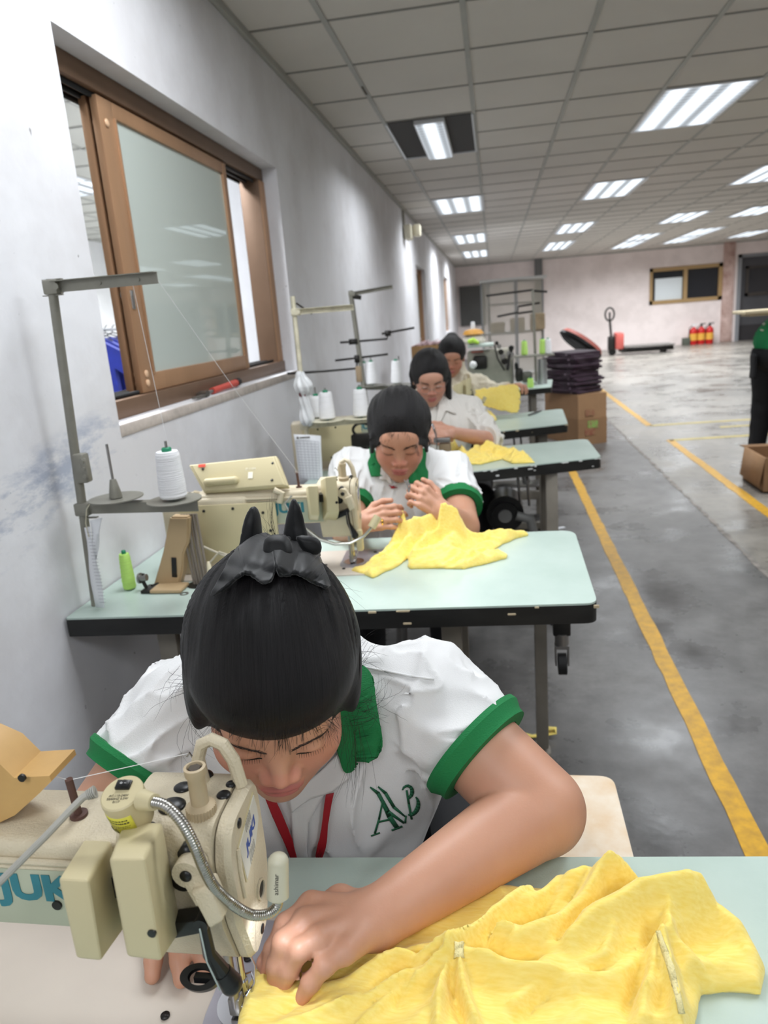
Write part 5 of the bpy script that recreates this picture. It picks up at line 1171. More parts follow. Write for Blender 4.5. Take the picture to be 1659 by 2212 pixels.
def poly_sd(P2, poly):                       # signed distance to polygon, negative inside
    poly = np.array(poly, float); d = np.full(len(P2), 1e9); s = np.ones(len(P2)); n = len(poly)
    for i in range(n):
        a, b = poly[i], poly[i-1]; e = b-a; w_ = P2-a; t = np.clip((w_@e)/max(e@e, 1e-12), 0, 1); bb = w_-t[:, None]*e; d = np.minimum(d, (bb*bb).sum(1))
        c1 = P2[:, 1] >= a[1]; c2 = P2[:, 1] < b[1]; c3 = e[0]*w_[:, 1] > e[1]*w_[:, 0]; al = np.stack([c1, c2, c3]); fl = al.all(0) | (~al).all(0); s = np.where(fl, -s, s)
    return s*np.sqrt(d)
def decal(poly_px, bv, name, m, parent, off=.0012, thick=.0008, cuts=3, wig=None):
    """a patch of ribbon or print lying on a surface: outline cast onto the surface it lies on"""
    bm = bmesh.new()
    for pl_ in (poly_px if isinstance(poly_px[0], list) else [poly_px]): bm.faces.new([bm.verts.new((x, y, 0)) for x, y in pl_])
    bmesh.ops.triangulate(bm, faces=bm.faces)
    for _ in range(cuts):
        bmesh.ops.subdivide_edges(bm, edges=bm.edges[:], cuts=1, use_grid_fill=True); bmesh.ops.triangulate(bm, faces=bm.faces)
    kill = []
    for v in bm.verts:
        d = Vector(ray(v.co.x, v.co.y)); hit = bv.ray_cast(Vector((0, 0, CAM_H)), d.normalized())
        if hit[0] is None: kill.append(v); continue
        n_ = hit[1]; n_ = n_ if n_.dot(d) < 0 else -n_
        v.co = hit[0]+n_*off
    bmesh.ops.delete(bm, geom=kill, context='VERTS')
    for f in bm.faces: f.smooth = True
    me = bpy.data.meshes.new(name); bm.to_mesh(me); bm.free(); me.materials.append(m); o = bpy.data.objects.new(name, me); col.objects.link(o); o.parent = parent
    md = o.modifiers.new('thickness', 'SOLIDIFY'); md.thickness = thick; md.offset = 0
    return o
def bez(P, n=8):      # smooth closed outline through points
    out = []; k = len(P)
    for i in range(k):
        p0, p1, p2, p3 = [np.array(P[(i+j) % k], float) for j in (-1, 0, 1, 2)]
        for j in range(n):
            s = j/n; out.append(tuple(.5*((2*p1)+(p2-p0)*s+(2*p0-5*p1+4*p2-p3)*s*s+(3*p1-p0-3*p2+p3)*s**3)))
    return out
def torso(p, s, infl=0., wav=0.):
    """s: dict c7, shl, shr, chest, waist, pelvis, wide"""
    shc = (V3(s['shl'])+V3(s['shr']))/2; ax = v3n(V3(s['shl'])-V3(s['shr'])); hw = np.linalg.norm(V3(s['shl'])-V3(s['shr']))/2
    R = lambda up: (lambda u: np.stack([ax_, u, np.cross(ax_, u)], 1))(up)
    up = v3n(shc-V3(s['waist'])); ax_ = v3n(ax-up*(ax@up)); Rm = np.stack([ax_, np.cross(up, ax_), up], 1)
    i = infl
    d = cone(p, s['shr'], s['shl'], .052+i, .052+i)
    d = smin(d, ell(p, s['chest'], (hw*.98+i, .098+i, .155+i), Rm), .05)
    d = smin(d, ell(p, s['waist'], (hw*.88+i, .105+i, .15+i), Rm), .06)
    d = smin(d, ell(p, s['pelvis'], (hw*.98+i, .125+i, .12+i)), .06)
    d = smin(d, cone(p, shc+up*.01, s['c7'], .075+i, .050+i), .05)
    return d
def folds(p, ax, s1, s2, seed):
    """long creases running along ax"""
    ax = v3n(ax); al = p@ax; q = p-al[:, None]*ax; w_ = vnoise(p, 9, seed)*.02
    n = vnoise(q*s1+(al*s2)[:, None]*ax+w_[:, None]*s1, 1., seed+1)
    return (1-np.abs(n))**3
def person(label, spec):
    t = thing('person', label, 'person')
    hc, R = spec['head']; sc = spec.get('sc', 1.); J = spec; h = spec.get('h', .004)
    nb = hc+R@np.array([0, -.025, -.055])*sc; nm = hc+R@np.array([0, -.012, -.075])*sc
    arms = []
    for k in 'lr':
        arms += [(J['sh'+k], J['el'+k], *J.get('ru', (.046, .043))), (J['el'+k], J['wr'+k], *J.get('rf', (.042, .026)))]
    HP = J['hands']
    def body(p):
        d = head_sdf((p-hc)@R/sc)*sc
        d = smin(d, cone(p, nb, J['c7'], .050*sc, .056*sc), .02)
        d = smin(d, torso(p, J), .03)
        a = None
        for q in arms:
            e = cone(p, *q); a = e if a is None else smin(a, e, J.get('ek', .012))
        a = smin(a, chains(p, HP, .0055), .014)
        return smin(d, a, .012)
    pts = np.array([hc]+[V3(J[k]) for k in ('shl', 'shr', 'ell', 'elr', 'wrl', 'wrr', 'pelvis')]+[V3(q[1]) for q in HP]); lo = pts.min(0)-.16; hi = pts.max(0)+.16
    lo[2] = max(lo[2], V3(J['pelvis'])[2]-.15)
    V, F = sdf_mesh(body, lo, hi, h)
    b = mesh_obj('body', V, F, m_skin, t, cols=skin_cols(V, hc, R, J.get('skin'), sc, [q[1] for q in J['tips']] if 'tips' in J else []))
    face_features(t, b, hc, R, sc)
    # trousers and shoes
    pv = V3(J['pelvis']); fw = v3n(V3(J.get('fwd', (0, -1, 0)))); sd = v3n(V3(J['shl'])-V3(J['shr'])); sd[2] = 0
    kn = [pv+fw*.40+sd*s*.13+np.array([0, 0, .02]) for s in (-1, 1)]; ft = [np.array([k_[0], k_[1]+.02, .08])+fw*J.get('foot', .02) for k_ in kn]
    def tr(p):
        d = ell(p, pv, (.185, .17, .125))
        for k_, f_, s in zip(kn, ft, (-1, 1)): d = smin(d, smin(cone(p, pv+sd*s*.09, k_, .082, .062), cone(p, k_, f_, .060, .045), .03), .03)
        return d+.004*vnoise(p, 16)
    q = np.array([pv]+kn+ft); V, F = sdf_mesh(tr, q.min(0)-.2, q.max(0)+.2, .012); mesh_obj('trousers', V, F, m_trous, t)
    for f_ in ft:
        mb = MB(); mb.sph(f_+fw*.05-np.array([0, 0, .040]), .045, (.95, 2.3 if abs(fw[1]) > .5 else 1, .85)); mb.build('shoe', m_black, t)
    return t, b
def shirt(t, J, sleeves, m, hem=None, h=.004, infl=.012, name='polo_shirt', neck=None, fold=.006, seed=2, open_=None):
    """sleeves: k -> (end fraction along upper arm, r at shoulder, r at end) or a list of points for long sleeves"""
    hc, R = J['head']; sc = J.get('sc', 1.)
    def f(p):
        d = torso(p, J, infl)
        wr = folds(p, (0, .2, 1), 26, 5, seed)*fold
        for k, (pts, rs, cutend) in sleeves.items():
            e = None
            for a, b_, ra, rb in zip(pts, pts[1:], rs, rs[1:]):
                q = cone(p, a, b_, ra, rb); e = q if e is None else smin(e, q, .012)
            ax = v3n(V3(pts[-1])-V3(pts[0])); e = e-folds(p, ax+np.array([0, 0, .3]), 34, 7, seed+5)*fold*1.4+fold*.6
            ed = v3n(V3(pts[-1])-V3(pts[-2])); e = smax(e, (p-V3(pts[-1]))@ed, .004)
            d = smin(d, e, .022)
        d = d-wr+fold*.4
        # neck opening
        n0 = hc+R@np.array([0, -.02, -.06])*sc; cc = V3(J['c7'])
        d = smax(d, -cone(p, n0, cc*.85+n0*.15, .062*sc, .054*sc), .006)
        if open_ is not None: d = smax(d, -open_(p), .006)
        z0 = V3(J['pelvis'])[2]-.06
        return np.maximum(d, z0-p[:, 2])
    pts = np.array([V3(J[k]) for k in ('shl', 'shr', 'pelvis', 'c7')]+[V3(q) for s in sleeves.values() for q in s[0]]); lo = pts.min(0)-.2; hi = pts.max(0)+.2
    V, F = sdf_mesh(f, lo, hi, h)
    return mesh_obj(name, V, F, m, t)
def band(t, name, a, b, r0, r1, m, n=48, th=.004, wob=.001):      # rib-knit band around a limb from a to b
    a, b = Vector(a), Vector(b); q = Vector((0, 0, 1)).rotation_difference((b-a).normalized()).to_matrix().to_4x4(); L_ = (b-a).length
    mb = MB(); mb.lathe([(r0-th, 0), (r0, .001), (r0+.0012, L_*.3), (r1+.0006, L_*.7), (r1, L_-.001), (r1-th, L_)], M=Matrix.Translation(a) @ q, n=n, capb=False, capt=False); return mb.build(name, m, t)
def lerp(a, b, t): return V3(a)*(1-t)+V3(b)*t

# ---- P1: the seamstress bending over the nearest machine
J1 = dict(head=head_frame(592, 1470, .805, 35, roll=4), sc=1.06, h=.0034,
    c7=dep(610, 1385, .99), shl=dep(915, 1500, .965), shr=dep(400, 1530, 1.0), chest=dep(690, 1640, 1.02), waist=dep(680, 1830, 1.09), pelvis=(-.17, 1.20, .55),
    ell=onz(1165, 1748, TOP+.052), elr=dep(215, 1800, .93), wrl=onz(812, 1985, TOP+.040), wrr=(-.408, .655, TOP+.045),
    ru=(.058, .055), rf=(.053, .029), fwd=(.0, -1, 0), skin=S(202, 152, 126), foot=.05, ek=.004)
z_ = lambda u, v, h_: V3(onz(u, v, TOP+h_))
w1 = V3(J1['wrl'])
fing = [[(672, 1955, .066), (617, 1998, .062), (592, 2050, .040), (580, 2098, .018)],
        [(662, 1990, .070), (612, 2035, .066), (597, 2085, .040), (594, 2122, .017)],
        [(690, 2028, .068), (648, 2052, .066), (625, 2095, .042), (612, 2130, .018)],
        [(745, 2052, .058), (702, 2085, .056), (672, 2122, .036), (652, 2155, .017)]]
H1 = []; tips = []
for i, f_ in enumerate(fing):
    P = [z_(*q) for q in f_]; r = [.0112, .0108, .0104, .0100][i]
    H1 += [(w1+(P[0]-w1)*.12, P[0], .0215, .0135)]
    for j in range(3): H1.append((P[j], P[j+1], r*(1-.07*j)*1.05, r*(1-.09*(j+1))))
    tips.append(H1[-1])
thb = [z_(735, 1950, .035), z_(650, 1985, .030), z_(600, 2040, .024), z_(572, 2080, .018)]
H1 += [(w1, thb[0], .022, .018), (thb[0], thb[1], .017, .0125), (thb[1], thb[2], .012, .0105), (thb[2], thb[3], .0105, .0088)]
w2 = V3(J1['wrr'])
rf_ = [[(-.020, -.020), (.022, -.050), (.047, -.066), (.062, -.078)], [(-.005, -.030), (.030, -.062), (.050, -.080), (.060, -.092)], [(.0, -.046), (.022, -.075), (.034, -.094), (.040, -.106)], [(-.012, -.050), (.0, -.078), (.006, -.094), (.008, -.104)]]
for i, f_ in enumerate(rf_):
    zs_ = [.034, .036, .024, .014]; P = [np.array([w2[0]+.035+a, w2[1]-.012+b, TOP+z]) for (a, b), z in zip(f_, zs_)]
    H1.append((w2, P[0], .020, .013))
    for j in range(3): H1.append((P[j], P[j+1], .0098-.0005*j, .0093-.0006*j))
P = [w2+np.array([.02, -.01, -.012]), w2+np.array([.062, -.015, -.018]), w2+np.array([.092, -.03, -.024])]; H1 += [(w2, P[0], .017, .014), (P[0], P[1], .013, .0108), (P[1], P[2], .0105, .0088)]
J1['hands'] = H1; J1['tips'] = tips
p1, b1_ = person('person in white green-trimmed polo with black hair bow, bending over the nearest machine', J1)
cl = lerp(J1['shl'], J1['ell'], .56); cr_ = lerp(J1['shr'], J1['elr'], .62)
cl_in = lerp(J1['shl'], J1['ell'], .46); cr_in = lerp(J1['shr'], J1['elr'], .52)
sh1 = shirt(p1, J1, {'l': ([J1['shl'], cl_in], [.066, .072], 0), 'r': ([J1['shr'], cr_in], [.066, .074], 0)}, m_white, h=.0042, infl=.014, fold=.008)
band(p1, 'sleeve_band', lerp(J1['shl'], J1['ell'], .425), cl, .0795, .0735, m_green, th=.016); band(p1, 'sleeve_band', lerp(J1['shr'], J1['elr'], .47), cr_, .081, .074, m_green, th=.016)
bv = bvh_of(sh1)
decal(bez([(590, 1480), (700, 1420), (790, 1455), (812, 1530), (822, 1600), (790, 1632), (745, 1656), (726, 1618), (700, 1560), (640, 1520)], 4), bv, 'green_collar', m_green, p1, off=.013, thick=.003, cuts=3)
decal([(727, 1622), (748, 1650), (753, 1674), (716, 1702), (672, 1716), (636, 1745), (630, 1722), (655, 1690), (690, 1660)], bv, 'collar_flap', m_white, p1, off=.008, thick=.003)
decal([(632, 1722), (650, 1716), (700, 1710), (668, 1770), (664, 1858), (640, 1858), (634, 1790)], bv, 'placket', m_white, p1, off=.004, thick=.003)
decal([(580, 1716), (600, 1716), (636, 1800), (656, 1870), (640, 1870), (618, 1812)], bv, 'lanyard', m_red, p1, off=.009, thick=.001); decal([(702, 1706), (720, 1702), (706, 1770), (694, 1870), (676, 1870), (690, 1790)], bv, 'lanyard', m_red, p1, off=.010, thick=.001)
def stroke(P, W):
    L, Rr = [], []
    for i, (x, y) in enumerate(P):
        a = P[max(i-1, 0)]; b = P[min(i+1, len(P)-1)]; dx, dy = b[0]-a[0], b[1]-a[1]; n = math.hypot(dx, dy) or 1; w_ = W[i]/2; L.append((x-dy/n*w_, y+dx/n*w_)); Rr.append((x+dy/n*w_, y-dx/n*w_))
    return [[L[i], L[i+1], Rr[i+1], Rr[i]] for i in range(len(P)-1)]
def arc(cx, cy, rx, ry, a0, a1, rot, n=9):
    c_, s_ = math.cos(rot), math.sin(rot); out = []
    for k in range(n+1):
        a = math.radians(a0+(a1-a0)*k/n); x, y = rx*math.cos(a), ry*math.sin(a); out.append((cx+x*c_-y*s_, cy+x*s_+y*c_))
    return out
lg = stroke([(825, 1733), (818, 1768), (809, 1799)], [3, 4, 4])+stroke([(824, 1730), (840, 1762), (857, 1787)], [5, 10, 10])+stroke([(817, 1774), (842, 1768)], [3.5, 3.5])+stroke([(801, 1804), (820, 1797)], [3, 3])+stroke([(845, 1792), (868, 1783)], [3.5, 3.5])
lg += stroke([(799, 1699), (816, 1712), (838, 1752), (872, 1776)], [3, 8, 8, 4])+stroke([(816, 1698), (832, 1712), (850, 1742), (874, 1762)], [3, 7, 7, 3])+stroke([(874, 1776), (876, 1760)], [4, 3])
lg += stroke([(877, 1706), (882, 1735), (888, 1768)], [4, 5, 4])+stroke(arc(878, 1710, 11, 14, -170, 75, .2), [2, 4, 5, 6, 7, 8, 8, 7, 5, 3])+stroke(arc(887, 1738, 15, 21, -70, 95, .25), [3, 5, 7, 8, 9, 9, 8, 7, 5, 3])
decal(lg, bv, 'chest_logo', mat('green_embroidery', S(34, 96, 66), .7), p1, off=.0016, thick=.0006, cuts=1)
decal(stroke([(778, 1440), (830, 1450), (890, 1462), (938, 1468)], [4, 4, 4, 4]), bv, 'yoke_seam', m_white, p1, off=.001, thick=.003, cuts=1); 
# hair, bun and satin bow
hc, R = J1['head']; sc = J1['sc']
def h1(q):
    d = hair_sdf(q, line=.036, vol=1.0, low=-.06, front=True); s = np.stack([np.abs(q[:, 0]), q[:, 1], q[:, 2]], 1)
    d = smin(d, ell(q, (0, -.098, .080), (.028, .026, .026)), .02)
    return smin(d, ell(s, (.078, .022, .000), (.009, .020, .026)), .02)
hair1 = hair_obj('hair', p1, hc, R, sc, h1, (0, -.80, .62), .0034, ext=.155, amp=.0022)
def pillow(name, poly_px, depth, par, m, th=.010, slope=.35, h=.0025, tilt=(0, 0), curl=0.):
    """thick cloth leaf whose outline is seen from the front at the given distance"""
    c = np.mean(np.array(poly_px), 0); o = V3(dep(c[0], c[1], depth)); wv = -v3n(ray(*c)); up = v3n(CU-wv*(CU@wv)); rt = np.cross(up, wv)
    wv2 = v3n(wv+rt*tilt[0]+up*tilt[1])
    P2 = []
    for u, v in poly_px:
        d = ray(u, v); O = np.array([0, 0, CAM_H]); tt = ((o-O)@wv2)/(d@wv2); X = O+d*tt-o; P2.append((X@rt, X@up))
    P2 = np.array(P2)
    def f(p):
        q = p-o; x, y = q@rt, q@up; zz = q@wv2
        sd = poly_sd(np.stack([x, y], 1), P2); bend = curl*x*x*20+.002*vnoise(p, 60, 4)
        tk = np.minimum(th, np.maximum(-sd, 0)**.6*slope*.25+.0009)
        return np.maximum((np.abs(zz-bend)-tk)*.8, sd-.0004)
    e = np.abs(P2).max()+.03; V, F = sdf_mesh(f, o-e, o+e, h); return mesh_obj(name, V, F, m, par)
bow = thing('hair_bow', 'large black satin bow with two upright pointed loops on the bun', 'hair bow')
D = .815
pillow('loop', bez([(515, 1215), (522, 1150), (534, 1108), (548, 1094), (560, 1108), (566, 1150), (566, 1200), (545, 1225)], 5), D, bow, m_satin, th=.010, tilt=(.5, -.2), slope=.5)
pillow('loop', bez([(612, 1205), (613, 1150), (624, 1098), (634, 1078), (648, 1096), (660, 1140), (668, 1180), (650, 1215)], 5), D, bow, m_satin, th=.010, tilt=(-.4, -.2), slope=.5)
def draped(poly_px, bv_, name, m, par, off, thick, far, cuts=3):
    o_ = decal(poly_px, bv_, name, m, par, off, thick, cuts) if far is None else None
    if o_: return o_
    bm = bmesh.new(); bm.faces.new([bm.verts.new((x, y, 0)) for x, y in poly_px]); bmesh.ops.triangulate(bm, faces=bm.faces)
    for _ in range(cuts): bmesh.ops.subdivide_edges(bm, edges=bm.edges[:], cuts=1, use_grid_fill=True); bmesh.ops.triangulate(bm, faces=bm.faces)
    O = Vector((0, 0, CAM_H))
    for v in bm.verts:
        u_, w_ = v.co.x, v.co.y; r_ = Vector(ray(u_, w_)); hit = bv_.ray_cast(O, r_.normalized())
        dd = far if hit[0] is None else min((hit[0]-O).dot(Vector(CF)), far)
        v.co = O+r_*(dd-off-.004*math.sin(u_*.09+w_*.05)-.003*math.sin(w_*.16-u_*.03))
    for _ in range(3): bmesh.ops.smooth_vert(bm, verts=bm.verts, factor=.5, use_axis_x=True, use_axis_y=True, use_axis_z=True)
    for f in bm.faces: f.smooth = True
    me = bpy.data.meshes.new(name); bm.to_mesh(me); bm.free(); me.materials.append(m); o = bpy.data.objects.new(name, me); col.objects.link(o); o.parent = par
    md = o.modifiers.new('thickness', 'SOLIDIFY'); md.thickness = thick; md.offset = 0; return o
bvh_ = bvh_of(hair1)
draped(bez([(585, 1160), (545, 1158), (505, 1190), (478, 1240), (458, 1288), (500, 1262), (530, 1244), (575, 1262), (600, 1225)], 5), bvh_, 'tail', m_satin, bow, .012, .004, .835)
draped(bez([(590, 1165), (640, 1156), (690, 1170), (694, 1205), (712, 1266), (680, 1262), (640, 1246), (600, 1238)], 5), bvh_, 'tail', m_satin, bow, .014, .004, .835)
pillow('knot', bez([(572, 1165), (600, 1155), (625, 1165), (630, 1200), (600, 1215), (572, 1200)], 5), D-.056, bow, m_satin, th=.007, tilt=(0, .3), slope=.5)
pillow('loop_fold', bez([(640, 1160), (668, 1158), (690, 1168), (694, 1190), (680, 1198), (655, 1190)], 5), D-.03, bow, m_satin, th=.005, slope=.4)
bow['label'] = 'large black satin bow with two upright pointed loops on the nearest seamstress bun'
q = lambda u, v, d: V3(dep(u, v, d))
strays(p1, 'stray_hairs', [
    (q(600, 1180, .93), q(590, 1075, .93), (-.006, 0, 0), 10, .004), (q(585, 1190, .92), q(575, 1130, .92), (.004, 0, 0), 10, .008),
    (q(755, 1440, .82), q(800, 1420, .82), (.004, 0, .01), 26, .018), (q(765, 1530, .82), q(815, 1510, .83), (.01, 0, -.005), 30, .02), (q(760, 1560, .80), q(770, 1740, .84), (.006, 0, 0), 16, .012),
    (q(412, 1470, .84), q(375, 1500, .86), (-.008, 0, 0), 22, .014), (q(415, 1540, .83), q(450, 1650, .84), (-.012, 0, 0), 9, .012),
        (q(500, 1545, .715), q(480, 1585, .735), (-.004, 0, .004), 90, .009), (q(560, 1560, .705), q(552, 1592, .72), (-.002, 0, .006), 100, .010), (q(620, 1560, .705), q(622, 1594, .72), (.002, 0, .006), 100, .010), (q(680, 1550, .715), q(708, 1582, .75), (.004, 0, .005), 90, .009),
    (q(740, 1560, .79), q(725, 1640, .80), (.006, 0, 0), 10, .006), (q(540, 1260, .9), q(460, 1310, .88), (0, 0, .01), 12, .01), (q(680, 1260, .88), q(750, 1330, .86), (0, 0, .012), 16, .012)], r=.00016)
mb = MB(); rnd = random.Random(12); bb_ = bvh_of(b1_); hb_ = bvh_of(hair1); O_ = Vector((0, 0, CAM_H))
def cast(bv_, u, v):
    h_ = bv_.ray_cast(O_, Vector(ray(u, v)).normalized()); return h_[0]
for i in range(240):
    u0 = rnd.uniform(455, 745); v0 = rnd.uniform(1535, 1620); p0 = cast(hb_, u0, v0)
    if p0 is None or cast(hb_, u0, v0+26) is not None and rnd.random() < .8: continue
    u1 = u0+(u0-600)*rnd.uniform(.02, .22)+rnd.gauss(0, 6); v1 = v0+rnd.uniform(14, 44); p1_ = cast(bb_, u1, v1)
    if p1_ is None or (p1_-p0).length > .09: continue
    tw = (O_-p0).normalized(); mid = p0.lerp(p1_, .5)+tw*.006; mb.tube([p0+tw*.001, p0.lerp(mid, .6)+tw*.002, mid, mid.lerp(p1_, .6)+tw*.001, p1_+tw*.0008], [.00028, .00026, .00022, .00018, .0001], n=3, cap=False)
mb.build('front_hair_strands', m_strand, p1)['kind'] = 'stuff'
# wooden stool she sits on
t = thing('stool', 'worn wooden stool of the nearest seamstress, its pale rounded corner showing past her elbow', 'stool', (.02, 1.20, 0))
mb = MB(); mb.prism(round_poly([(-.30, -.13), (.19, -.13), (.19, .14), (-.30, .14)], [.03]*4), .395, .425); mb.build('seat', mat('worn_wood_seat', S(206, 172, 130), .6, var=.3, vscale=9, var2=S(226, 216, 200)), t, angle=50)
for sx in (-.26, .15):
    for sy in (-.09, .10): MB().box((sx, sy, .1975), (.035, .035, .395), bev=.003).build('leg', MATS['worn_wood_seat'], t)

# ---- P2: second seamstress, holding tweezers
J2 = dict(head=head_frame(862, 942, 2.26, 56, roll=1), sc=1.10, h=.0042,
    c7=dep(864, 935, 2.46), shl=dep(975, 1020, 2.42), shr=dep(760, 1012, 2.42), chest=dep(868, 1085, 2.40), waist=dep(870, 1200, 2.48), pelvis=(-.33, 2.68, .50),
    ell=dep(998, 1138, 2.20), elr=dep(752, 1145, 2.22), wrl=dep(955, 1106, 2.02), wrr=dep(778, 1130, 2.04), ru=(.056, .052), rf=(.050, .030), skin=S(200, 150, 124))
fdl = V3(dep(890, 1052, 2.0))-V3(J2['wrl']); fdr = V3(dep(860, 1108, 1.98))-V3(J2['wrr'])
J2['hands'] = hand_chain(J2['wrl'], fdl+np.array([-.02, -.01, .02]), np.array([.45, -.75, .35]), (-.5, -.1, .8), curl=(42, 62, 38), sc=.88, spread=4)+hand_chain(J2['wrr'], fdr+np.array([.03, 0, .005]), np.array([-.1, -.85, .5]), (0, .3, .9), curl=(32, 40, 25), sc=.88, spread=3)
p2, b2_ = person('person in white polo with green collar, second from the camera, holding tweezers', J2)
sh2 = shirt(p2, J2, {'l': ([J2['shl'], lerp(J2['shl'], J2['ell'], .60)], [.064, .080], 0), 'r': ([J2['shr'], lerp(J2['shr'], J2['elr'], .60)], [.064, .078], 0)}, m_white, h=.0055, infl=.016, fold=.008, seed=9)
band(p2, 'sleeve_band', lerp(J2['shl'], J2['ell'], .57), lerp(J2['shl'], J2['ell'], .68), .0795, .0765, m_green, th=.02); band(p2, 'sleeve_band', lerp(J2['shr'], J2['elr'], .57), lerp(J2['shr'], J2['elr'], .68), .078, .074, m_green, th=.02)
bv2 = bvh_of(sh2)
decal([(800, 975), (812, 972), (822, 1000), (828, 1030), (806, 1032), (801, 1005)], bv2, 'green_collar', m_green, p2, off=.012, thick=.004); decal([(902, 972), (918, 976), (922, 1036), (904, 1042), (882, 1046), (884, 1018), (898, 1000)], bv2, 'green_collar', m_green, p2, off=.012, thick=.004)
decal([(824, 1002), (832, 1000), (846, 1035), (851, 1049), (838, 1042), (824, 1036)], bv2, 'collar_flap', mat('white_collar_cotton', S(214, 212, 208), .8), p2, off=.010, thick=.004); decal([(882, 1008), (884, 1040), (868, 1046), (851, 1049), (862, 1036)], bv2, 'collar_flap', MATS['white_collar_cotton'], p2, off=.010, thick=.004)
decal([(840, 1048), (852, 1052), (858, 1052), (848, 1056)], bv2, 'lanyard', m_red, p2, off=.006, thick=.002)
decal([(924, 1062), (929, 1064), (932, 1072), (926, 1074)], bv2, 'chest_logo', MATS['green_embroidery'], p2, off=.002)
hc2, R2 = J2['head']
def h2(q):
    d = hair_sdf(q, line=.062, vol=1.0, low=-.05); s = np.stack([np.abs(q[:, 0]), q[:, 1], q[:, 2]], 1)
    d = smin(d, cone(s, (.070, .040, .030), (.078, .030, -.030), .010, .006), .012)
    return smin(d, ell(q, (0, -.125, .02), (.035, .03, .03)), .03)
hair2 = hair_obj('hair', p2, hc2, R2, J2['sc'], h2, (0, -.9, .4), .0048, amp=.0036, seed=5)
q = lambda u, v, d: V3(dep(u, v, d))
strays(p2, 'stray_hairs', [(q(826, 930, 2.19), q(812, 968, 2.17), (.012, 0, -.004), 10, .002), (q(806, 930, 2.22), q(802, 962, 2.2), (-.006, 0, 0), 8, .004), (q(898, 935, 2.19), q(905, 985, 2.17), (-.006, 0, .004), 9, .002), (q(915, 940, 2.22), q(926, 965, 2.2), (.01, 0, 0), 12, .006)], r=.0007)
mb = MB(); rnd = random.Random(4); bb_ = bvh_of(b2_); hb_ = bvh_of(hair2)
for i in range(140):
    u0 = rnd.uniform(806, 920); v0 = rnd.uniform(895, 955); p0 = hb_.ray_cast(Vector((0, 0, CAM_H)), Vector(ray(u0, v0)).normalized())[0]
    u1 = u0+(u0-862)*rnd.uniform(.02, .15)+rnd.gauss(0, 1.5); v1 = v0+rnd.uniform(5, 13); p1_ = bb_.ray_cast(Vector((0, 0, CAM_H)), Vector(ray(u1, v1)).normalized())[0]
    if p0 is None or p1_ is None or (p1_-p0).length > .05: continue
    tw = -Vector(CF)*.003; mb.tube([p0+tw, p0.lerp(p1_, .5)+tw*1.5, p1_+tw*.4], [.0006, .0005, .0002], n=3, cap=False)
mb.build('front_hair_strands', m_strand, p2)['kind'] = 'stuff'
t = thing('tweezers', 'steel tweezers held up by the second seamstress', 'tweezers')
a, b_ = q(883, 1064, 1.95), q(873, 1036, 1.95); MB().tube([a, (a+b_)/2+np.array([.003, 0, 0]), b_], [.002, .0022, .0012], n=6).build('arm', m_steel, t); MB().tube([a, (a+b_)/2+np.array([.010, 0, 0]), b_+np.array([.008, 0, 0])], [.002, .0022, .0012], n=6).build('arm', m_steel, t)
t = tag(MB().lathe([(.0088, -.0015), (.0098, 0), (.0088, .0015)], M=Matrix.Translation(q(826, 1128, 1.97)) @ Matrix.Rotation(PI/2, 4, 'Y'), capb=False, capt=False).build('finger_ring', mat('gold', S(214, 170, 80), .25, metal=1.)), 'thin gold ring on the second seamstress hand', 'ring')

# ---- P3: woman with glasses, white blouse, long hair
J3 = dict(head=head_frame(929, 818, 3.36, 62, roll=2, yaw=4), sc=1.0, h=.005,
    c7=dep(940, 825, 3.52), shl=dep(1015, 885, 3.50), shr=dep(885, 878, 3.52), chest=dep(955, 930, 3.48), waist=dep(955, 1010, 3.55), pelvis=(-.22, 3.72, .50),
    ell=dep(1055, 950, 3.34), elr=dep(880, 950, 3.3), wrl=dep(975, 934, 3.14), wrr=dep(905, 945, 3.15), ru=(.045, .042), rf=(.040, .025), skin=S(200, 152, 130))
J3['hands'] = hand_chain(J3['wrl'], (-1, -.15, .12), (.1, -.75, .6), (0, .3, .9), curl=(25, 45, 30), sc=.95)+hand_chain(J3['wrr'], (.9, -.2, .05), (-.1, -.7, .6), (0, .3, .9), curl=(30, 40, 25), sc=.95)
p3, b3_ = person('person with glasses and long dark hair in a white blouse, third from the camera', J3)
opn = lambda p: cone(p, V3(dep(933, 858, 3.36)), V3(dep(938, 918, 3.34)), .034, .010)
shirt(p3, J3, {'l': ([J3['shl'], lerp(J3['shl'], J3['ell'], .97), lerp(J3['ell'], J3['wrl'], .10)], [.058, .064, .062], 0), 'r': ([J3['shr'], lerp(J3['shr'], J3['elr'], .97), lerp(J3['elr'], J3['wrr'], .15)], [.058, .062, .058], 0)}, mat('cream_white_blouse', S(218, 214, 208), .85), name='blouse', h=.0065, fold=.010, seed=14, open_=opn)
bv3 = bvh_of([c for c in p3.children if c.name.startswith('blouse')][0])
decal([(950, 862), (968, 868), (984, 896), (962, 890), (944, 935), (938, 930), (946, 890)], bv3, 'collar', MATS['cream_white_blouse'], p3, off=.010, thick=.004); decal([(908, 868), (918, 866), (926, 900), (936, 930), (930, 934), (914, 905)], bv3, 'collar', MATS['cream_white_blouse'], p3, off=.010, thick=.004)
hc3, R3 = J3['head']
def h3(q):
    d = hair_sdf(q, line=.070, vol=.99, low=-.05)
    d = smin(d, cone(q, (.080, -.01, .01), (.085, .015, -.115), .020, .014), .02); return smin(d, cone(q, (-.076, -.01, .02), (-.080, -.005, -.07), .016, .010), .02)
hair_obj('hair', p3, hc3, R3, 1., h3, (0, -.7, .7), .006, amp=.002, seed=8)
gl_ = thing('glasses', 'thin round glasses worn by the third seamstress', 'glasses')
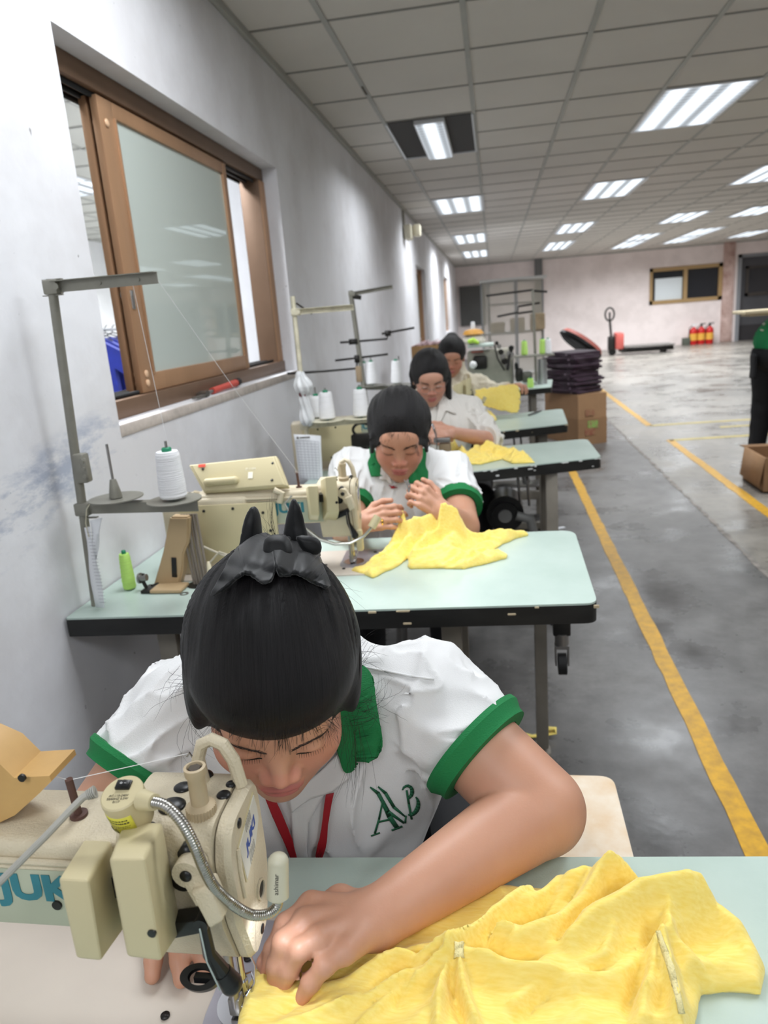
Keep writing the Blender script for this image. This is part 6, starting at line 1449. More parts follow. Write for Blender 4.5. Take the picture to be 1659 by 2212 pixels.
for s_ in (-1, 1):
    c = hc3+R3@np.array([s_*.033, .103, -.004]); pts = [c+R3@np.array([.022*math.cos(a), .0, .018*math.sin(a)]) for a in [2*PI*k/20 for k in range(20)]]
    MB().tube(pts, .0009, n=6, closed=True).build('rim', m_steel, gl_); MB().tube([hc3+R3@np.array([s_*.055, .103, .002]), hc3+R3@np.array([s_*.078, .04, .004]), hc3+R3@np.array([s_*.080, -.01, 0])], .001, n=6).build('temple', m_steel, gl_)
MB().tube([hc3+R3@np.array([-.011, .104, 0]), hc3+R3@np.array([0, .108, .003]), hc3+R3@np.array([.011, .104, 0])], .001, n=6).build('bridge', m_steel, gl_)

# ---- P4: rearmost seamstress, cream cardigan over green
J4 = dict(head=head_frame(976, 772, 4.68, 66, roll=0), sc=1.0, h=.0065,
    c7=dep(980, 783, 4.86), shl=dep(1035, 832, 4.86), shr=dep(925, 835, 4.86), chest=dep(985, 865, 4.84), waist=dep(985, 925, 4.92), pelvis=(-.30, 5.05, .50),
    ell=dep(1085, 858, 4.82), elr=dep(905, 872, 4.7), wrl=dep(1098, 838, 4.55), wrr=dep(935, 880, 4.5), ru=(.045, .042), rf=(.040, .026), skin=S(196, 144, 120))
J4['ell'] = dep(1072, 850, 4.75)
J4['hands'] = hand_chain(J4['wrl'], (.35, -.25, .12), (0, .1, 1), (-.3, -.9, 0), curl=(30, 45, 30), sc=.98)+hand_chain(J4['wrr'], (.8, -.4, -.1), (0, -.2, .9), (0, .3, .9), curl=(30, 40, 25), sc=.95)
p4, b4_ = person('person in a cream cardigan over a green polo, rearmost of the seated women', J4)
m_card = mat('cream_cardigan_knit', S(214, 206, 186), .9, var=.06, vscale=30, bump=.3, bscale=200)
opn4 = lambda p: cone(p, V3(dep(985, 800, 4.72)), V3(dep(988, 850, 4.66)), .055, .020)
shirt(p4, J4, {'l': ([J4['shl'], J4['ell'], lerp(J4['ell'], J4['wrl'], .8)], [.062, .058, .046], 0), 'r': ([J4['shr'], J4['elr'], lerp(J4['elr'], J4['wrr'], .8)], [.062, .058, .046], 0)}, m_card, name='cardigan', h=.008, infl=.020, fold=.008, seed=21, open_=opn4)
shirt(p4, J4, {}, m_green, name='polo_shirt', h=.008, infl=.006, fold=.002, seed=22, open_=lambda p: cone(p, V3(dep(977, 800, 4.70)), V3(dep(978, 822, 4.68)), .036, .012))
hc4, R4 = J4['head']
def h4(q):
    d = hair_sdf(q, line=.062, vol=1.0, low=-.05); return smin(d, ell(q, (-.0, -.07, .115), (.035, .035, .024)), .02)
hair_obj('hair', p4, hc4, R4, 1., h4, (0, -.6, .8), .007, amp=.003, seed=11)
# stools of the three others
for J_, nm in ((J2, 'dark round stool under the second seamstress'), (J3, 'dark round stool under the woman with glasses'), (J4, 'dark round stool under the rearmost seamstress')):
    p = V3(J_['pelvis']); t = thing('stool', nm, 'stool', (p[0], p[1]+.03, 0)); MB().lathe([(.14, .34), (.155, .345), (.155, .372), (.14, .38)]).build('seat', m_black, t)
    for a in range(4): MB().cyl((.13*math.cos(a*PI/2+.78), .13*math.sin(a*PI/2+.78), 0), (.11*math.cos(a*PI/2+.78), .11*math.sin(a*PI/2+.78), .345), .012, n=10).build('leg', m_steel, t)

# ---- P5: standing, partly out of frame at the right edge
t = thing('person', 'person standing at the right picture edge in a green shirt and black trousers', 'person')
fc = dep(1668, 1020, 5.6); X5, Y5 = dep(1672, 800, 5.55)[0], dep(1672, 800, 5.55)[1]
def S5(u, v): return V3(dep(u, v, 5.55))
hip = S5(1672, 775); kneeL = S5(1652, 870); kneeR = S5(1690, 870)
hip = np.array([X5, Y5, .90]); lean = np.array([.22, .06, .30]); sh5 = hip+lean+np.array([0, 0, .06])
hd5 = sh5+np.array([.10, .05, .17])
F5 = v3n([.75, .6, -.1]); U5 = v3n(np.array([.3, .15, .9])-F5*(np.array([.3, .15, .9])@F5)); R5 = np.stack([np.cross(F5, U5), F5, U5], 1); c5 = hd5+U5*.10
sd5 = np.array([.62, -.78, 0.]); sl, sr = sh5-sd5*.17, sh5+sd5*.17
el5, er5 = sl+np.array([.12, .16, -.24]), sr+np.array([.16, .10, -.24]); wl5, wr5 = el5+np.array([.18, .12, .02]), er5+np.array([.18, .12, .04])
HP5 = hand_chain(wl5, (.8, .6, 0), (0, 0, 1), (.5, -.5, 0), curl=(20, 30, 20))+hand_chain(wr5, (.8, .6, 0), (0, 0, 1), (-.5, .5, 0), curl=(20, 30, 20))
def f5(p):
    d = head_sdf((p-c5)@R5); d = smin(d, cone(p, c5-U5*.05, sh5+np.array([.02, 0, .02]), .05, .055), .02); d = smin(d, cone(p, sh5, hip+np.array([0, 0, .12]), .11, .12), .04); d = smin(d, cone(p, sl, sr, .05, .05), .04)
    for a, b_, c in ((sl, el5, wl5), (sr, er5, wr5)): d = smin(d, smin(cone(p, a, b_, .046, .042), cone(p, b_, c, .040, .026), .01), .02)
    return smin(d, chains(p, HP5), .01)
V, F = sdf_mesh(f5, hip-np.array([.4, .4, .1]), hip+np.array([.8, .8, 1.0]), .008); mesh_obj('body', V, F, m_skin, t, cols=skin_cols(V, c5, R5))
def s5(p):
    d = cone(p, sh5-np.array([0, 0, .02]), hip+np.array([0, 0, .08]), .135, .15); d = smin(d, cone(p, sl, sr, .062, .062), .04)
    for a, b_ in ((sl, el5), (sr, er5)): e = cone(p, a, a*.35+b_*.65, .064, .07); e = smax(e, (p-(a*.35+b_*.65))@v3n(b_-a), .004); d = smin(d, e, .02)
    d = d-folds(p, (0, .1, 1), 16, 4, 3)*.012+.004; d = smax(d, -cone(p, c5-U5*.08, sh5+np.array([.03, 0, .06]), .06, .055), .006); return smax(d, hip[2]-.02-p[:, 2], .004)
V, F = sdf_mesh(s5, hip-np.array([.4, .4, .15]), hip+np.array([.6, .6, .8]), .009); mesh_obj('shirt', V, F, mat('green_jersey', S(28, 128, 76), .8), t)
bv5 = bvh_of([c for c in t.children if c.name.startswith('shirt')][0])
decal(stroke([(1636, 706), (1644, 702), (1652, 698)], [5, 4, 5])+stroke([(1628, 708), (1636, 712), (1650, 714)], [3, 2.5, 2.5])+stroke([(1650, 690), (1654, 680)], [5, 5]), bv5, 'white_back_print', MATS['white_print'], t, off=.004, thick=.001, cuts=1)
def t5(p):
    d = ell(p, hip-np.array([0, 0, .02]), (.17, .15, .14))
    for s, dx in ((1, 0), (-1, 0)):
        k0 = hip+sd5*s*.09-np.array([0, 0, .06]); kn_ = hip+sd5*s*.10+np.array([.02, .0, -.46]); ft_ = hip+sd5*s*.10+np.array([-.01, 0, -.86]); d = smin(d, smin(cone(p, k0, kn_, .095, .070), cone(p, kn_, ft_, .072, .060), .03), .015)
    d = smin(d, rbox(p, hip+np.array([-.17, -.06, -.10]), (.012, .05, .09), .01), .02)
    return smax(d+.006*vnoise(p, 12)-folds(p, (0, 0, 1), 18, 5, 5)*.006, p[:, 2]-hip[2]-.03, .004)
V, F = sdf_mesh(t5, hip-np.array([.4, .4, .95]), hip+np.array([.4, .4, .2]), .010); mesh_obj('trousers', V, F, m_trous, t)
for s in (1, -1):
    c = hip+sd5*s*.10; mb = MB(); mb.sph((c[0]+.04, c[1]+.03, .04), .05, (1.9, 1.3, .8)); mb.build('shoe', m_black, t)
hair_obj('hair', t, c5, R5, 1., lambda q: hair_sdf(q), (0, -.8, .5), .009)
# ---------------------------------------------------------------- yellow garments
def cloth_material():
    m = bpy.data.materials.new('yellow_slub_jersey'); m.use_nodes = True; nt = m.node_tree; b = nt.nodes['Principled BSDF']; L = nt.links.new
    tc = nt.nodes.new('ShaderNodeTexCoord'); mp = nt.nodes.new('ShaderNodeMapping'); mp.inputs['Scale'].default_value = (60, 420, 200); mp.inputs['Rotation'].default_value = (0, 0, .5); L(tc.outputs['Object'], mp.inputs[0])
    n = nt.nodes.new('ShaderNodeTexNoise'); n.inputs['Scale'].default_value = 1; n.inputs['Detail'].default_value = 4; L(mp.outputs[0], n.inputs['Vector'])
    r = nt.nodes.new('ShaderNodeValToRGB'); r.color_ramp.elements[0].position = .3; r.color_ramp.elements[1].position = .65; r.color_ramp.elements[0].color = (*S(246, 216, 104), 1); r.color_ramp.elements[1].color = (*S(252, 228, 132), 1); L(n.outputs['Fac'], r.inputs[0]); L(r.outputs[0], b.inputs['Base Color'])
    bp = nt.nodes.new('ShaderNodeBump'); bp.inputs['Strength'].default_value = .2; bp.inputs['Distance'].default_value = .0008; L(n.outputs['Fac'], bp.inputs['Height']); L(bp.outputs[0], b.inputs['Normal'])
    b.inputs['Roughness'].default_value = .85; b.inputs['Sheen Weight'].default_value = .2; b.inputs['Subsurface Weight'].default_value = .15; b.inputs['Subsurface Radius'].default_value = (.01, .008, .002); b.inputs['Subsurface Scale'].default_value = 1
    return m
m_cloth = cloth_material()
def pile(name, label, outline, ridges, z=None, base=.010, h=.004, nz=.010, seed=1, scale=18, edge=.03, m=None, group=None, creases=()):
    """crumpled cloth lying on a surface. outline: (u, v, height of that edge point); ridges: (points (u, v, h), half width)"""
    z = TOP if z is None else z
    O = np.array([V3(onz(u, v, z+hh))[:2] for u, v, hh in outline])
    Rg = []
    for pts, wd in ridges:
        P = np.array([list(V3(onz(u, v, z+hh))[:2])+[hh] for u, v, hh in pts]); Rg.append((P, wd))
    Cr = []
    for pts, wd, dpt in creases: Cr.append((np.array([V3(onz(u, v, z+hh))[:2] for u, v, hh in pts]), wd, dpt))
    def H(xy):
        w_ = np.stack([vnoise(np.c_[xy, np.zeros(len(xy))], 14, seed+7), vnoise(np.c_[xy, np.ones(len(xy))], 14, seed+9)], 1)*.008
        q = xy+w_; out = np.full(len(q), base)
        for P, wd in Rg:
            best = np.zeros(len(q))
            for a, b in zip(P, P[1:]):
                e = b[:2]-a[:2]; t = np.clip(((q-a[:2])@e)/max(e@e, 1e-12), 0, 1); d = np.linalg.norm(q-a[:2]-t[:, None]*e, axis=1); hh = a[2]+(b[2]-a[2])*t
                best = np.maximum(best, hh*np.exp(-(d/wd)**1.45))
            out = np.maximum(out, best)+.12*np.minimum(out, best)
        for P, wd, dpt in Cr:
            best = np.full(len(q), 9.)
            for a, b in zip(P, P[1:]):
                e = b-a; t = np.clip(((q-a)@e)/max(e@e, 1e-12), 0, 1); best = np.minimum(best, np.linalg.norm(q-a-t[:, None]*e, axis=1))
            out = out-dpt*np.exp(-(best/wd)**1.5)
        out = np.maximum(out, .006); p3 = np.c_[q, np.zeros(len(q))]
        pa_ = np.c_[q[:, 0]*.87+q[:, 1]*.5, (q[:, 1]*.87-q[:, 0]*.5)*2.2, np.zeros(len(q))]; n = (1-np.abs(vnoise(pa_, scale, seed)))**2.5*1.0+(1-np.abs(vnoise(pa_, scale*2.1, seed+1)))**2.5*.4
        return out+nz*(n-.5)
    if m is None: m = m_cloth
    lo = np.append(O.min(0)-.02, z-.004); hi = np.append(O.max(0)+.02, z+max([p[0][:, 2].max() for p in Rg]+[base])*1.3+nz*1.5+.01)
    def f(p):
        sd = poly_sd(p[:, :2], O)+.006*vnoise(np.c_[p[:, :2], np.zeros(len(p))], 25, seed+4)
        hh = H(p[:, :2]); fall = np.clip(-sd/edge, 0, 1); hh = np.minimum(hh, .004+hh*np.sqrt(fall)*1.0)
        d = (p[:, 2]-z-hh)*.62
        return np.maximum(np.maximum(d, sd*.8), z+.0006-p[:, 2])
    V, F = sdf_mesh(f, lo, hi, h, proj=1)
    o = mesh_obj(name, V, F, m); tag(o, label, 'cloth', group); return o
G = (985, 2040)
pile('yellow_garment', 'big crumpled yellow knit garment spread over the nearest bench under the forearm',
 [(500, 2300, .0), (522, 2200, .004), (538, 2130, .004), (548, 2092, .006), (590, 2070, .01), (700, 2010, .02), (820, 1975, .02), (960, 1930, .02), (1100, 1880, .03), (1180, 1850, .05), (1232, 1850, .06), (1288, 1806, .075), (1312, 1822, .08), (1356, 1792, .10), (1429, 1808, .095), (1520, 1846, .075), (1548, 1884, .05), (1530, 1902, .05), (1552, 1930, .045), (1612, 1992, .03), (1644, 2085, .01), (1644, 2148, .004), (1510, 2136, .006), (1500, 2158, .006), (1508, 2300, .0)],
 [([(1356, 1796, .10), (1430, 1822, .085), (1530, 1878, .055)], .022), ([(1288, 1812, .075), (1240, 1870, .06), (1180, 1925, .045), (1120, 1960, .035)], .020), ([(1546, 1890, .06), (1440, 1896, .070), (1375, 1905, .072), (1295, 1958, .062), (1228, 2020, .050), (1185, 2075, .035)], .024),
  ([(1350, 1800, .10), (1300, 1862, .075), (1262, 1925, .062), (1205, 1985, .050), (1120, 2030, .040)], .020), ([(1150, 1915, .045), (1060, 1965, .045), (1020, 2010, .042), (975, 2040, .050)], .014), ([(985, 2030, .052), (930, 2048, .042), (850, 2060, .032), (760, 2085, .030), (640, 2130, .022)], .013),
  ([(985, 2045, .050), (900, 2090, .036), (800, 2130, .030), (690, 2170, .024), (600, 2212, .018)], .012), ([(970, 2060, .045), (860, 2130, .030), (780, 2190, .024), (720, 2260, .02)], .012), ([(985, 2060, .046), (960, 2120, .036), (945, 2212, .028), (940, 2260, .02)], .012), ([(1000, 2060, .046), (1010, 2140, .034), (1030, 2230, .024)], .011),
  ([(1010, 2050, .046), (1110, 2090, .038), (1230, 2112, .034), (1330, 2095, .034), (1400, 2040, .036)], .018), ([(1424, 2008, .050), (1446, 2080, .046), (1468, 2145, .040), (1478, 2240, .03)], .014), ([(1410, 2020, .048), (1400, 2100, .036), (1370, 2230, .026)], .015),
  ([(1552, 1932, .05), (1618, 2005, .034), (1643, 2100, .018)], .022), ([(1430, 1930, .06), (1440, 2000, .05), (1520, 2070, .036), (1630, 2140, .012)], .020), ([(1320, 1985, .055), (1300, 2060, .036), (1200, 2110, .030), (1120, 2170, .026)], .016), ([(1080, 2000, .048), (1150, 2020, .040), (1210, 2010, .045)], .012),
  ([(525, 2190, .010), (560, 2130, .012), (600, 2105, .014)], .010), ([(560, 2212, .012), (610, 2170, .016), (650, 2150, .018), (760, 2100, .024)], .010)],
 base=.016, h=.0036, nz=.011, seed=3, scale=13, edge=.020,
 creases=[([(1385, 1888, .05), (1310, 1925, .05), (1250, 1985, .04), (1210, 2045, .03)], .006, .020), ([(1250, 1870, .05), (1180, 1950, .04), (1110, 2010, .03)], .005, .014), ([(1060, 2062, .03), (1140, 2080, .03), (1215, 2070, .03)], .006, .014), ([(990, 2075, .03), (985, 2140, .02), (1000, 2212, .02)], .005, .012), ([(930, 2070, .02), (840, 2120, .02), (760, 2180, .01)], .005, .010), ([(900, 2045, .03), (800, 2075, .02), (700, 2100, .02)], .005, .009), ([(620, 2185, .01), (700, 2140, .01), (800, 2105, .01)], .005, .008), ([(1395, 2000, .04), (1375, 2080, .03), (1350, 2180, .02)], .006, .014), ([(1440, 1990, .04), (1500, 2060, .03), (1590, 2120, .02)], .006, .010), ([(1300, 2110, .02), (1200, 2150, .02), (1120, 2212, .02)], .006, .010), ([(860, 2180, .01), (900, 2120, .02), (960, 2080, .03)], .005, .010), ([(1455, 1830, .08), (1380, 1860, .08), (1310, 1900, .06)], .006, .010)])
_g = [o for o in bpy.data.objects if o.get('label', '').startswith('big crumpled yellow')][0]; _bv = bvh_of(_g)
decal(stroke([(1424, 2012), (1440, 2060), (1458, 2120), (1470, 2190)], [9, 10, 10, 9]), _bv, 'overlock_seam', mat('pale_yellow_stitching', S(246, 232, 170), .9, bump=1., bscale=500), _g, off=.0016, thick=.002, cuts=1)
decal(stroke([(988, 2034), (992, 2050), (990, 2070)], [16, 20, 18]), _bv, 'seam_end', MATS['pale_yellow_stitching'], _g, off=.002, thick=.002, cuts=1)
pile('yellow_garment', 'yellow knit garment with long sleeves heaped on the second bench by the needle',
 [(762, 1232, .003), (804, 1248, .003), (862, 1218, .006), (882, 1200, .01), (879, 1222, .005), (886, 1227, .004), (1005, 1227, .004), (1058, 1212, .006), (1096, 1201, .008), (1097, 1191, .012), (1058, 1182, .01), (1138, 1153, .006), (1132, 1140, .02), (1098, 1145, .02), (1033, 1150, .03), (1003, 1146, .03), (990, 1120, .08), (984, 1108, .10), (952, 1102, .11), (937, 1110, .10), (892, 1122, .09), (868, 1112, .09), (846, 1128, .07), (833, 1160, .03), (836, 1180, .015), (846, 1188, .01), (822, 1200, .004)],
 [([(870, 1108, .11), (862, 1140, .07), (850, 1175, .035)], .022), ([(952, 1104, .115), (985, 1112, .10), (998, 1140, .05)], .022), ([(950, 1106, .105), (905, 1126, .095), (870, 1140, .07)], .020), ([(960, 1125, .075), (900, 1150, .06), (862, 1182, .035)], .018), ([(985, 1130, .075), (930, 1155, .055), (890, 1190, .030)], .016), ([(1000, 1150, .045), (960, 1170, .045), (900, 1200, .02)], .030), ([(1000, 1160, .035), (1060, 1155, .025), (1130, 1146, .022)], .028), ([(960, 1185, .030), (1020, 1205, .022), (1090, 1196, .016)], .035), ([(1020, 1190, .03), (985, 1215, .02)], .012), ([(850, 1195, .022), (810, 1225, .012), (775, 1236, .008)], .030)],
 base=.010, h=.0050, nz=.018, seed=11, scale=20, edge=.018)
pile('yellow_garment', 'crumpled yellow cloth on the speckled bench of the woman with glasses',
 [(966, 962, .05), (975, 945, .08), (992, 955, .07), (1008, 966, .05), (1030, 958, .06), (1045, 950, .07), (1070, 955, .05), (1092, 966, .03), (1120, 966, .03), (1138, 985, .01), (1156, 999, .003), (1105, 1001, .003), (1085, 988, .01), (1040, 1003, .003), (985, 1003, .003), (973, 985, .01)],
 [([(976, 948, .08), (995, 970, .05), (1010, 990, .03)], .03), ([(1045, 953, .07), (1070, 962, .05), (1100, 975, .03), (1135, 992, .02)], .035), ([(1030, 962, .06), (1010, 975, .05), (985, 990, .03)], .025)],
 base=.018, h=.007, nz=.030, seed=23, scale=14, edge=.03)
pile('yellow_garment', 'small bunched yellow cloth on the rearmost bench below the held one',
 [(1035, 880, .03), (1060, 882, .03), (1072, 890, .03), (1074, 905, .01), (1060, 913, .003), (1040, 902, .003)], [([(1045, 882, .06), (1062, 898, .04)], .04)], base=.02, h=.010, nz=.014, seed=31, scale=10, edge=.03)
o = pillow('yellow_garment', bez([(1000, 852), (1022, 842), (1060, 836), (1108, 828), (1121, 836), (1125, 862), (1118, 892), (1085, 888), (1050, 881), (1015, 876)], 4), 4.42, None, m_cloth, th=.014, slope=.25, h=.008, tilt=(.1, .35)); tag(o, 'yellow cloth held up flat in the outstretched hand of the rearmost seamstress', 'cloth')
# care seam on the near garment: pale stitched strip
t = thing('fabric_strip', 'scrap of yellow knit ribbon lying on the floor under the second bench', 'fabric scrap')
def flat_strip(pts, w_, name, m, par, z=.004):
    mb = MB(); P = [onz(u, v, z+hh) for u, v, hh in pts]; Lq, Rq = [], []
    for i, p in enumerate(P):
        d = (P[min(i+1, len(P)-1)]-P[max(i-1, 0)]); n_ = Vector((-d.y, d.x, 0)).normalized()*w_*(1+.3*math.sin(i*2)); Lq.append(p+n_+Vector((0, 0, .004*math.sin(i*1.7)))); Rq.append(p-n_)
    mb.strip(Lq, Rq); return mb.build(name, m, par, solid=.004)
flat_strip([(1100, 1582, .004), (1120, 1588, .012), (1150, 1590, .008), (1178, 1586, .012), (1200, 1580, .02), (1200, 1574, .03), (1184, 1573, .025), (1180, 1580, .012)], .011, 'ribbon', m_cloth, t)
flat_strip([(1118, 1584, .008), (1128, 1595, .01), (1138, 1615, .006)], .008, 'ribbon', m_cloth, t)
tag(MB().box(onz(1212, 1140, .003), (.05, .03, .002), rot=Matrix.Rotation(.4, 4, 'Z')).build('paper_scrap', m_paper), 'tiny white scrap on the dark floor near the yellow line', 'paper')
t = thing('scissors', 'small dark thread snips lying on the rearmost bench', 'scissors'); a, b_ = onz(1142, 897, TOP+.003), onz(1170, 887, TOP+.003)
MB().tube([a, a.lerp(b_, .5), b_], [.006, .010, .003], n=6).build('blade', m_dk, t); MB().tube([a, a.lerp(b_, .4)+Vector((0, .03, 0))], [.005, .004], n=6).build('handle', m_black, t)
# plastic needle shield of machine 3 and small tan block beside the cloth
t = thing('eye_shield', 'clear curved plastic shield between the second and third seamstress', 'shield')
yy = 2.96; pts = [ony(u, v, yy) for u, v in ((922, 915), (934, 920), (941, 940), (943, 965), (942, 998))]; mb = MB(); mb.strip(pts, [p+Vector((0, .05, 0)) for p in pts]); mb.build('shield', m_chrome, t, solid=.004)
t = thing('needle_guard_block', 'brownish metal block of the third machine beside the crumpled cloth', 'machine part'); p = ony(962, 982, 3.03); MB().box((p.x, p.y, TOP+.055), (.05, .04, .11), bev=.006).build('block', mat('brown_metal', S(140, 122, 96), .45, metal=.3), t); MB().box((p.x-.01, p.y-.01, TOP+.125), (.07, .03, .02), bev=.004).build('cap', m_steel, t)
# dark box with loop handle behind the second seamstress
t = thing('dark_box', 'dark box with a round loop handle behind the second seamstress shoulder', 'box'); p = ony(785, 950, 3.05); MB().box((p.x, p.y, p.z), (.10, .06, .055), bev=.008).build('case', m_dk, t); c = ony(782, 928, 3.05); MB().tube([c+Vector((.04*math.cos(a), 0, .028*math.sin(a))) for a in [2*PI*k/20 for k in range(20)]], .006, n=8, closed=True).build('handle', m_black, t); MB().box((p.x, p.y, (p.z-.0275+TOP)/2), (.03, .03, p.z-.0275-TOP)).build('post', m_dk, t)

# ---------------------------------------------------------------- cardboard boxes and the stack of purple garments
m_card_b = mat('brown_cardboard', S(150, 116, 84), .85, var=.12, vscale=5, bump=.15, bscale=60)
m_tape = mat('brown_tape', S(168, 132, 92), .35)
ctr = onz(1255, 962, 0); rt_ = onz(1312, 958, 0)
t = thing('cardboard_box', 'big brown cardboard box on the floor with purple garments stacked on top', 'cardboard box')
c = Vector((.745, 7.62, 0)); hbx = .50
cor = [Vector((.785, 7.28, 0)), Vector((1.075, 7.40, 0)), Vector((.86, 7.98, 0)), Vector((.50, 7.85, 0))]
mb = MB(); mb.prism([(p.x, p.y) for p in cor], .0, hbx*.52); mb.build('lower_carton', m_card_b, t, smooth=False)
mb = MB(); mb.prism([((p.x-.77)*.985+.77, (p.y-7.6)*.985+7.6) for p in cor], hbx*.52, hbx); mb.build('upper_carton', mat('brown_cardboard_light', S(164, 128, 94), .85, var=.12, vscale=5), t, smooth=False)
def on_face(a, b, s, z, n_off=-.003):
    p = a.lerp(b, s); d = (b-a).normalized(); n_ = Vector((d.y, -d.x, 0)); return Vector((p.x, p.y, z))+n_*(.004), d, n_
for s, zz, tx, cc, sz in ((.40, .13, '***', S(140, 70, 60), .09), (.5, .20, '▪▪', S(126, 196, 92), .09), (.4, .32, 'QC', S(150, 96, 76), .08)):
    p, d, n_ = on_face(cor[0], cor[1], s, zz); MB().box((0, 0, 0), (sz*1.2, sz*.8, .002), M=frame(p, d, (0, 0, 1))).build('printed_mark', mat('carton_print_%d' % int(zz*100), cc, .8, var=.7, vscale=30, var2=S(160, 126, 92)), t)
m_purple = mat('dark_purple_fabric', S(52, 28, 46), .8, var=.35, vscale=10, sheen=.2)
rnd = random.Random(5); zt = hbx; nst = 17; th_ = .0232
for k in range(nst):
    L_ = thing('folded_garment', 'folded dark purple garment in the stack on the brown boxes', 'folded garment', (.77+rnd.uniform(-.02, .02), 7.60+rnd.uniform(-.02, .02), zt), -.95+rnd.uniform(-.10, .10), group='purple garments stacked on the boxes')
    sx, sy = .44+rnd.uniform(-.03, .05), .34+rnd.uniform(-.02, .02); mb = MB(); rows = []
    n1, n2 = 12, 8; ph = rnd.uniform(0, 6)
    for (sgn, zo) in ((1, th_*.92), (-1, 0)):
        rows = [[(sx*(i/n1-.5)*1.0, sy*(j/n2-.5)*2*.5*1.0, zo+.008*math.sin(i*.8+ph*.3+k*.1)*(i/n1)+(.03 if k > 8 else .0)*math.sin(PI*i/n1)*((k-8)/9)) for j in range(n2+1)] for i in range(n1+1)]; mb.grid(rows)
    bmv = mb.bm.verts[:]; 
    mb2 = MB(); mb2.box((0, 0, th_/2), (sx, sy, th_*1.12), bev=th_*.50, seg=3)
    bmesh.ops.subdivide_edges(mb2.bm, edges=[e for e in mb2.bm.edges if e.calc_length() > .15], cuts=10)
    for v in mb2.bm.verts:
        x, y = v.co.x, v.co.y; v.co.z += .010*math.sin(x*14+ph)*abs(x)*2+(.012*math.cos(x*5) if k > 8 else 0)*(k-8)/9.; v.co.y += .006*math.sin(x*25+ph*2); v.co.x += .006*math.sin(y*30+ph)
    mb.bm.free(); mb2.build('folded_cloth', m_purple, L_)
    zt += th_
    if k % 2 == 0:
        q = MB(); q.box((sx*.30, -sy*.5-.001, th_*.5), (.02, .004, .012), bev=.001); q.build('pale_button', mat('pale_button', S(150, 132, 146), .5), L_)
# red and black tilted seat behind the stack
t = thing('swivel_seat', 'tilted red seat with black underside behind the purple stack', 'seat')
a, b_ = ony(1214, 720, 9.0), ony(1292, 772, 9.0); c = (a+b_)/2; dx = (b_-a); Mx = frame(c, dx, Vector((0, 1, -.35)))
MB().lathe([(.01, 0), (.19, .004), (.225, .03), (.20, .075), (.10, .10), (.01, .105)], M=Mx @ Matrix.Diagonal((1.25, .75, 1, 1))).build('cushion', mat('faded_red_vinyl', S(196, 112, 100), .5), t); MB().lathe([(.01, -.03), (.19, -.028), (.23, .0), (.226, .028), (.01, .028)], M=Mx @ Matrix.Diagonal((1.25, .75, 1, 1))).build('shell', m_black, t)
MB().cyl((c.x+.05, 9.05, .02), (c.x+.03, 9.05, c.z-.02), .03).build('post', m_dk, t); MB().cyl((c.x+.05, 9.05, 0), (c.x+.05, 9.05, .03), .22).build('base', m_dk, t)
# open cardboard box at the right edge
t = thing('cardboard_box', 'open brown cardboard box on the floor at the right picture edge', 'cardboard box')
bx = onz(1628, 1066, 0); x0_, y0_ = bx.x+.06, bx.y; zt_ = ony(1650, 990, y0_).z
mb = MB(); 
for lo_, hi_ in (((x0_, y0_, 0), (x0_+.55, y0_+.012, zt_)), ((x0_, y0_+.42, 0), (x0_+.55, y0_+.432, zt_)), ((x0_, y0_+.01, 0), (x0_+.012, y0_+.42, zt_)), ((x0_+.54, y0_+.01, 0), (x0_+.55, y0_+.42, zt_)), ((x0_, y0_, 0), (x0_+.55, y0_+.43, .01))): mb.b2(lo_, hi_)
mb.build('carton', m_card_b, t, smooth=False)
mb = MB(); mb.strip([(x0_, y0_, zt_), (x0_, y0_+.42, zt_)], [(x0_-.03, y0_, zt_-.20), (x0_-.03, y0_+.40, zt_-.20)]); mb.build('flap', m_card_b, t, solid=.006); mb = MB(); mb.strip([(x0_, y0_+.43, zt_), (x0_+.55, y0_+.43, zt_)], [(x0_+.02, y0_+.60, zt_-.02), (x0_+.53, y0_+.60, zt_-.02)]); mb.build('flap', m_card_b, t, solid=.006)

# ---------------------------------------------------------------- overlock corner behind the rearmost seamstress
b5 = bench('small mint bench with an overlock machine and thread cones, behind the rearmost seamstress', [(-.55, 5.75), (.44, 6.02), (.50, 6.66), (-.55, 6.4)], legs=[(.30, (6.1, 6.5))])
m_ol = mat('overlock_grey_enamel', S(176, 172, 158), .4, var=.15, vscale=12)
t = thing('overlock_machine', 'grey overlock machine crowded with thread guides behind the rearmost seamstress', 'overlock machine', (.06, 6.3, TOP))
y6 = 6.2
def B6(u0, v0, u1, v1, y, d, bev=.01):
    a, b_ = ony(u0, v1, y), ony(u1, v0, y); return MB().b2((a.x, y, a.z), (b_.x, y+d, b_.z), bev=bev)
t.location = (0, 0, 0)
B6(1012, 752, 1108, 838, 6.25, .2, .02).build('body', m_ol, t); B6(1010, 742, 1066, 752, 6.1, .3, .003).build('thread_shelf', mat('pale_mint_shelf', S(206, 220, 212), .4), t)
for i, (u, v, r) in enumerate(((1078, 748, 5), (1082, 760, 6), (1086, 770, 6), (1090, 780, 7), (1096, 788, 7), (1104, 752, 6), (1102, 765, 8), (1073, 741, 4))):
    p = ony(u, v, 6.22); mb = MB(); mb.cyl(p, p+Vector((0, -.03, 0)), r/260, n=14); mb.cyl(p+Vector((0, -.03, 0)), p+Vector((0, -.045, 0)), r/420, n=10); mb.build('tension_dial', m_dk if i % 2 else m_steel, t)
mb = MB(); mb.tube([ony(1108, 748, 6.2), ony(1100, 770, 6.18), ony(1096, 800, 6.16)], .012); mb.tube([ony(1068, 745, 6.2), ony(1075, 775, 6.18), ony(1090, 800, 6.16)], .007); mb.build('looper_arm', m_dk, t)
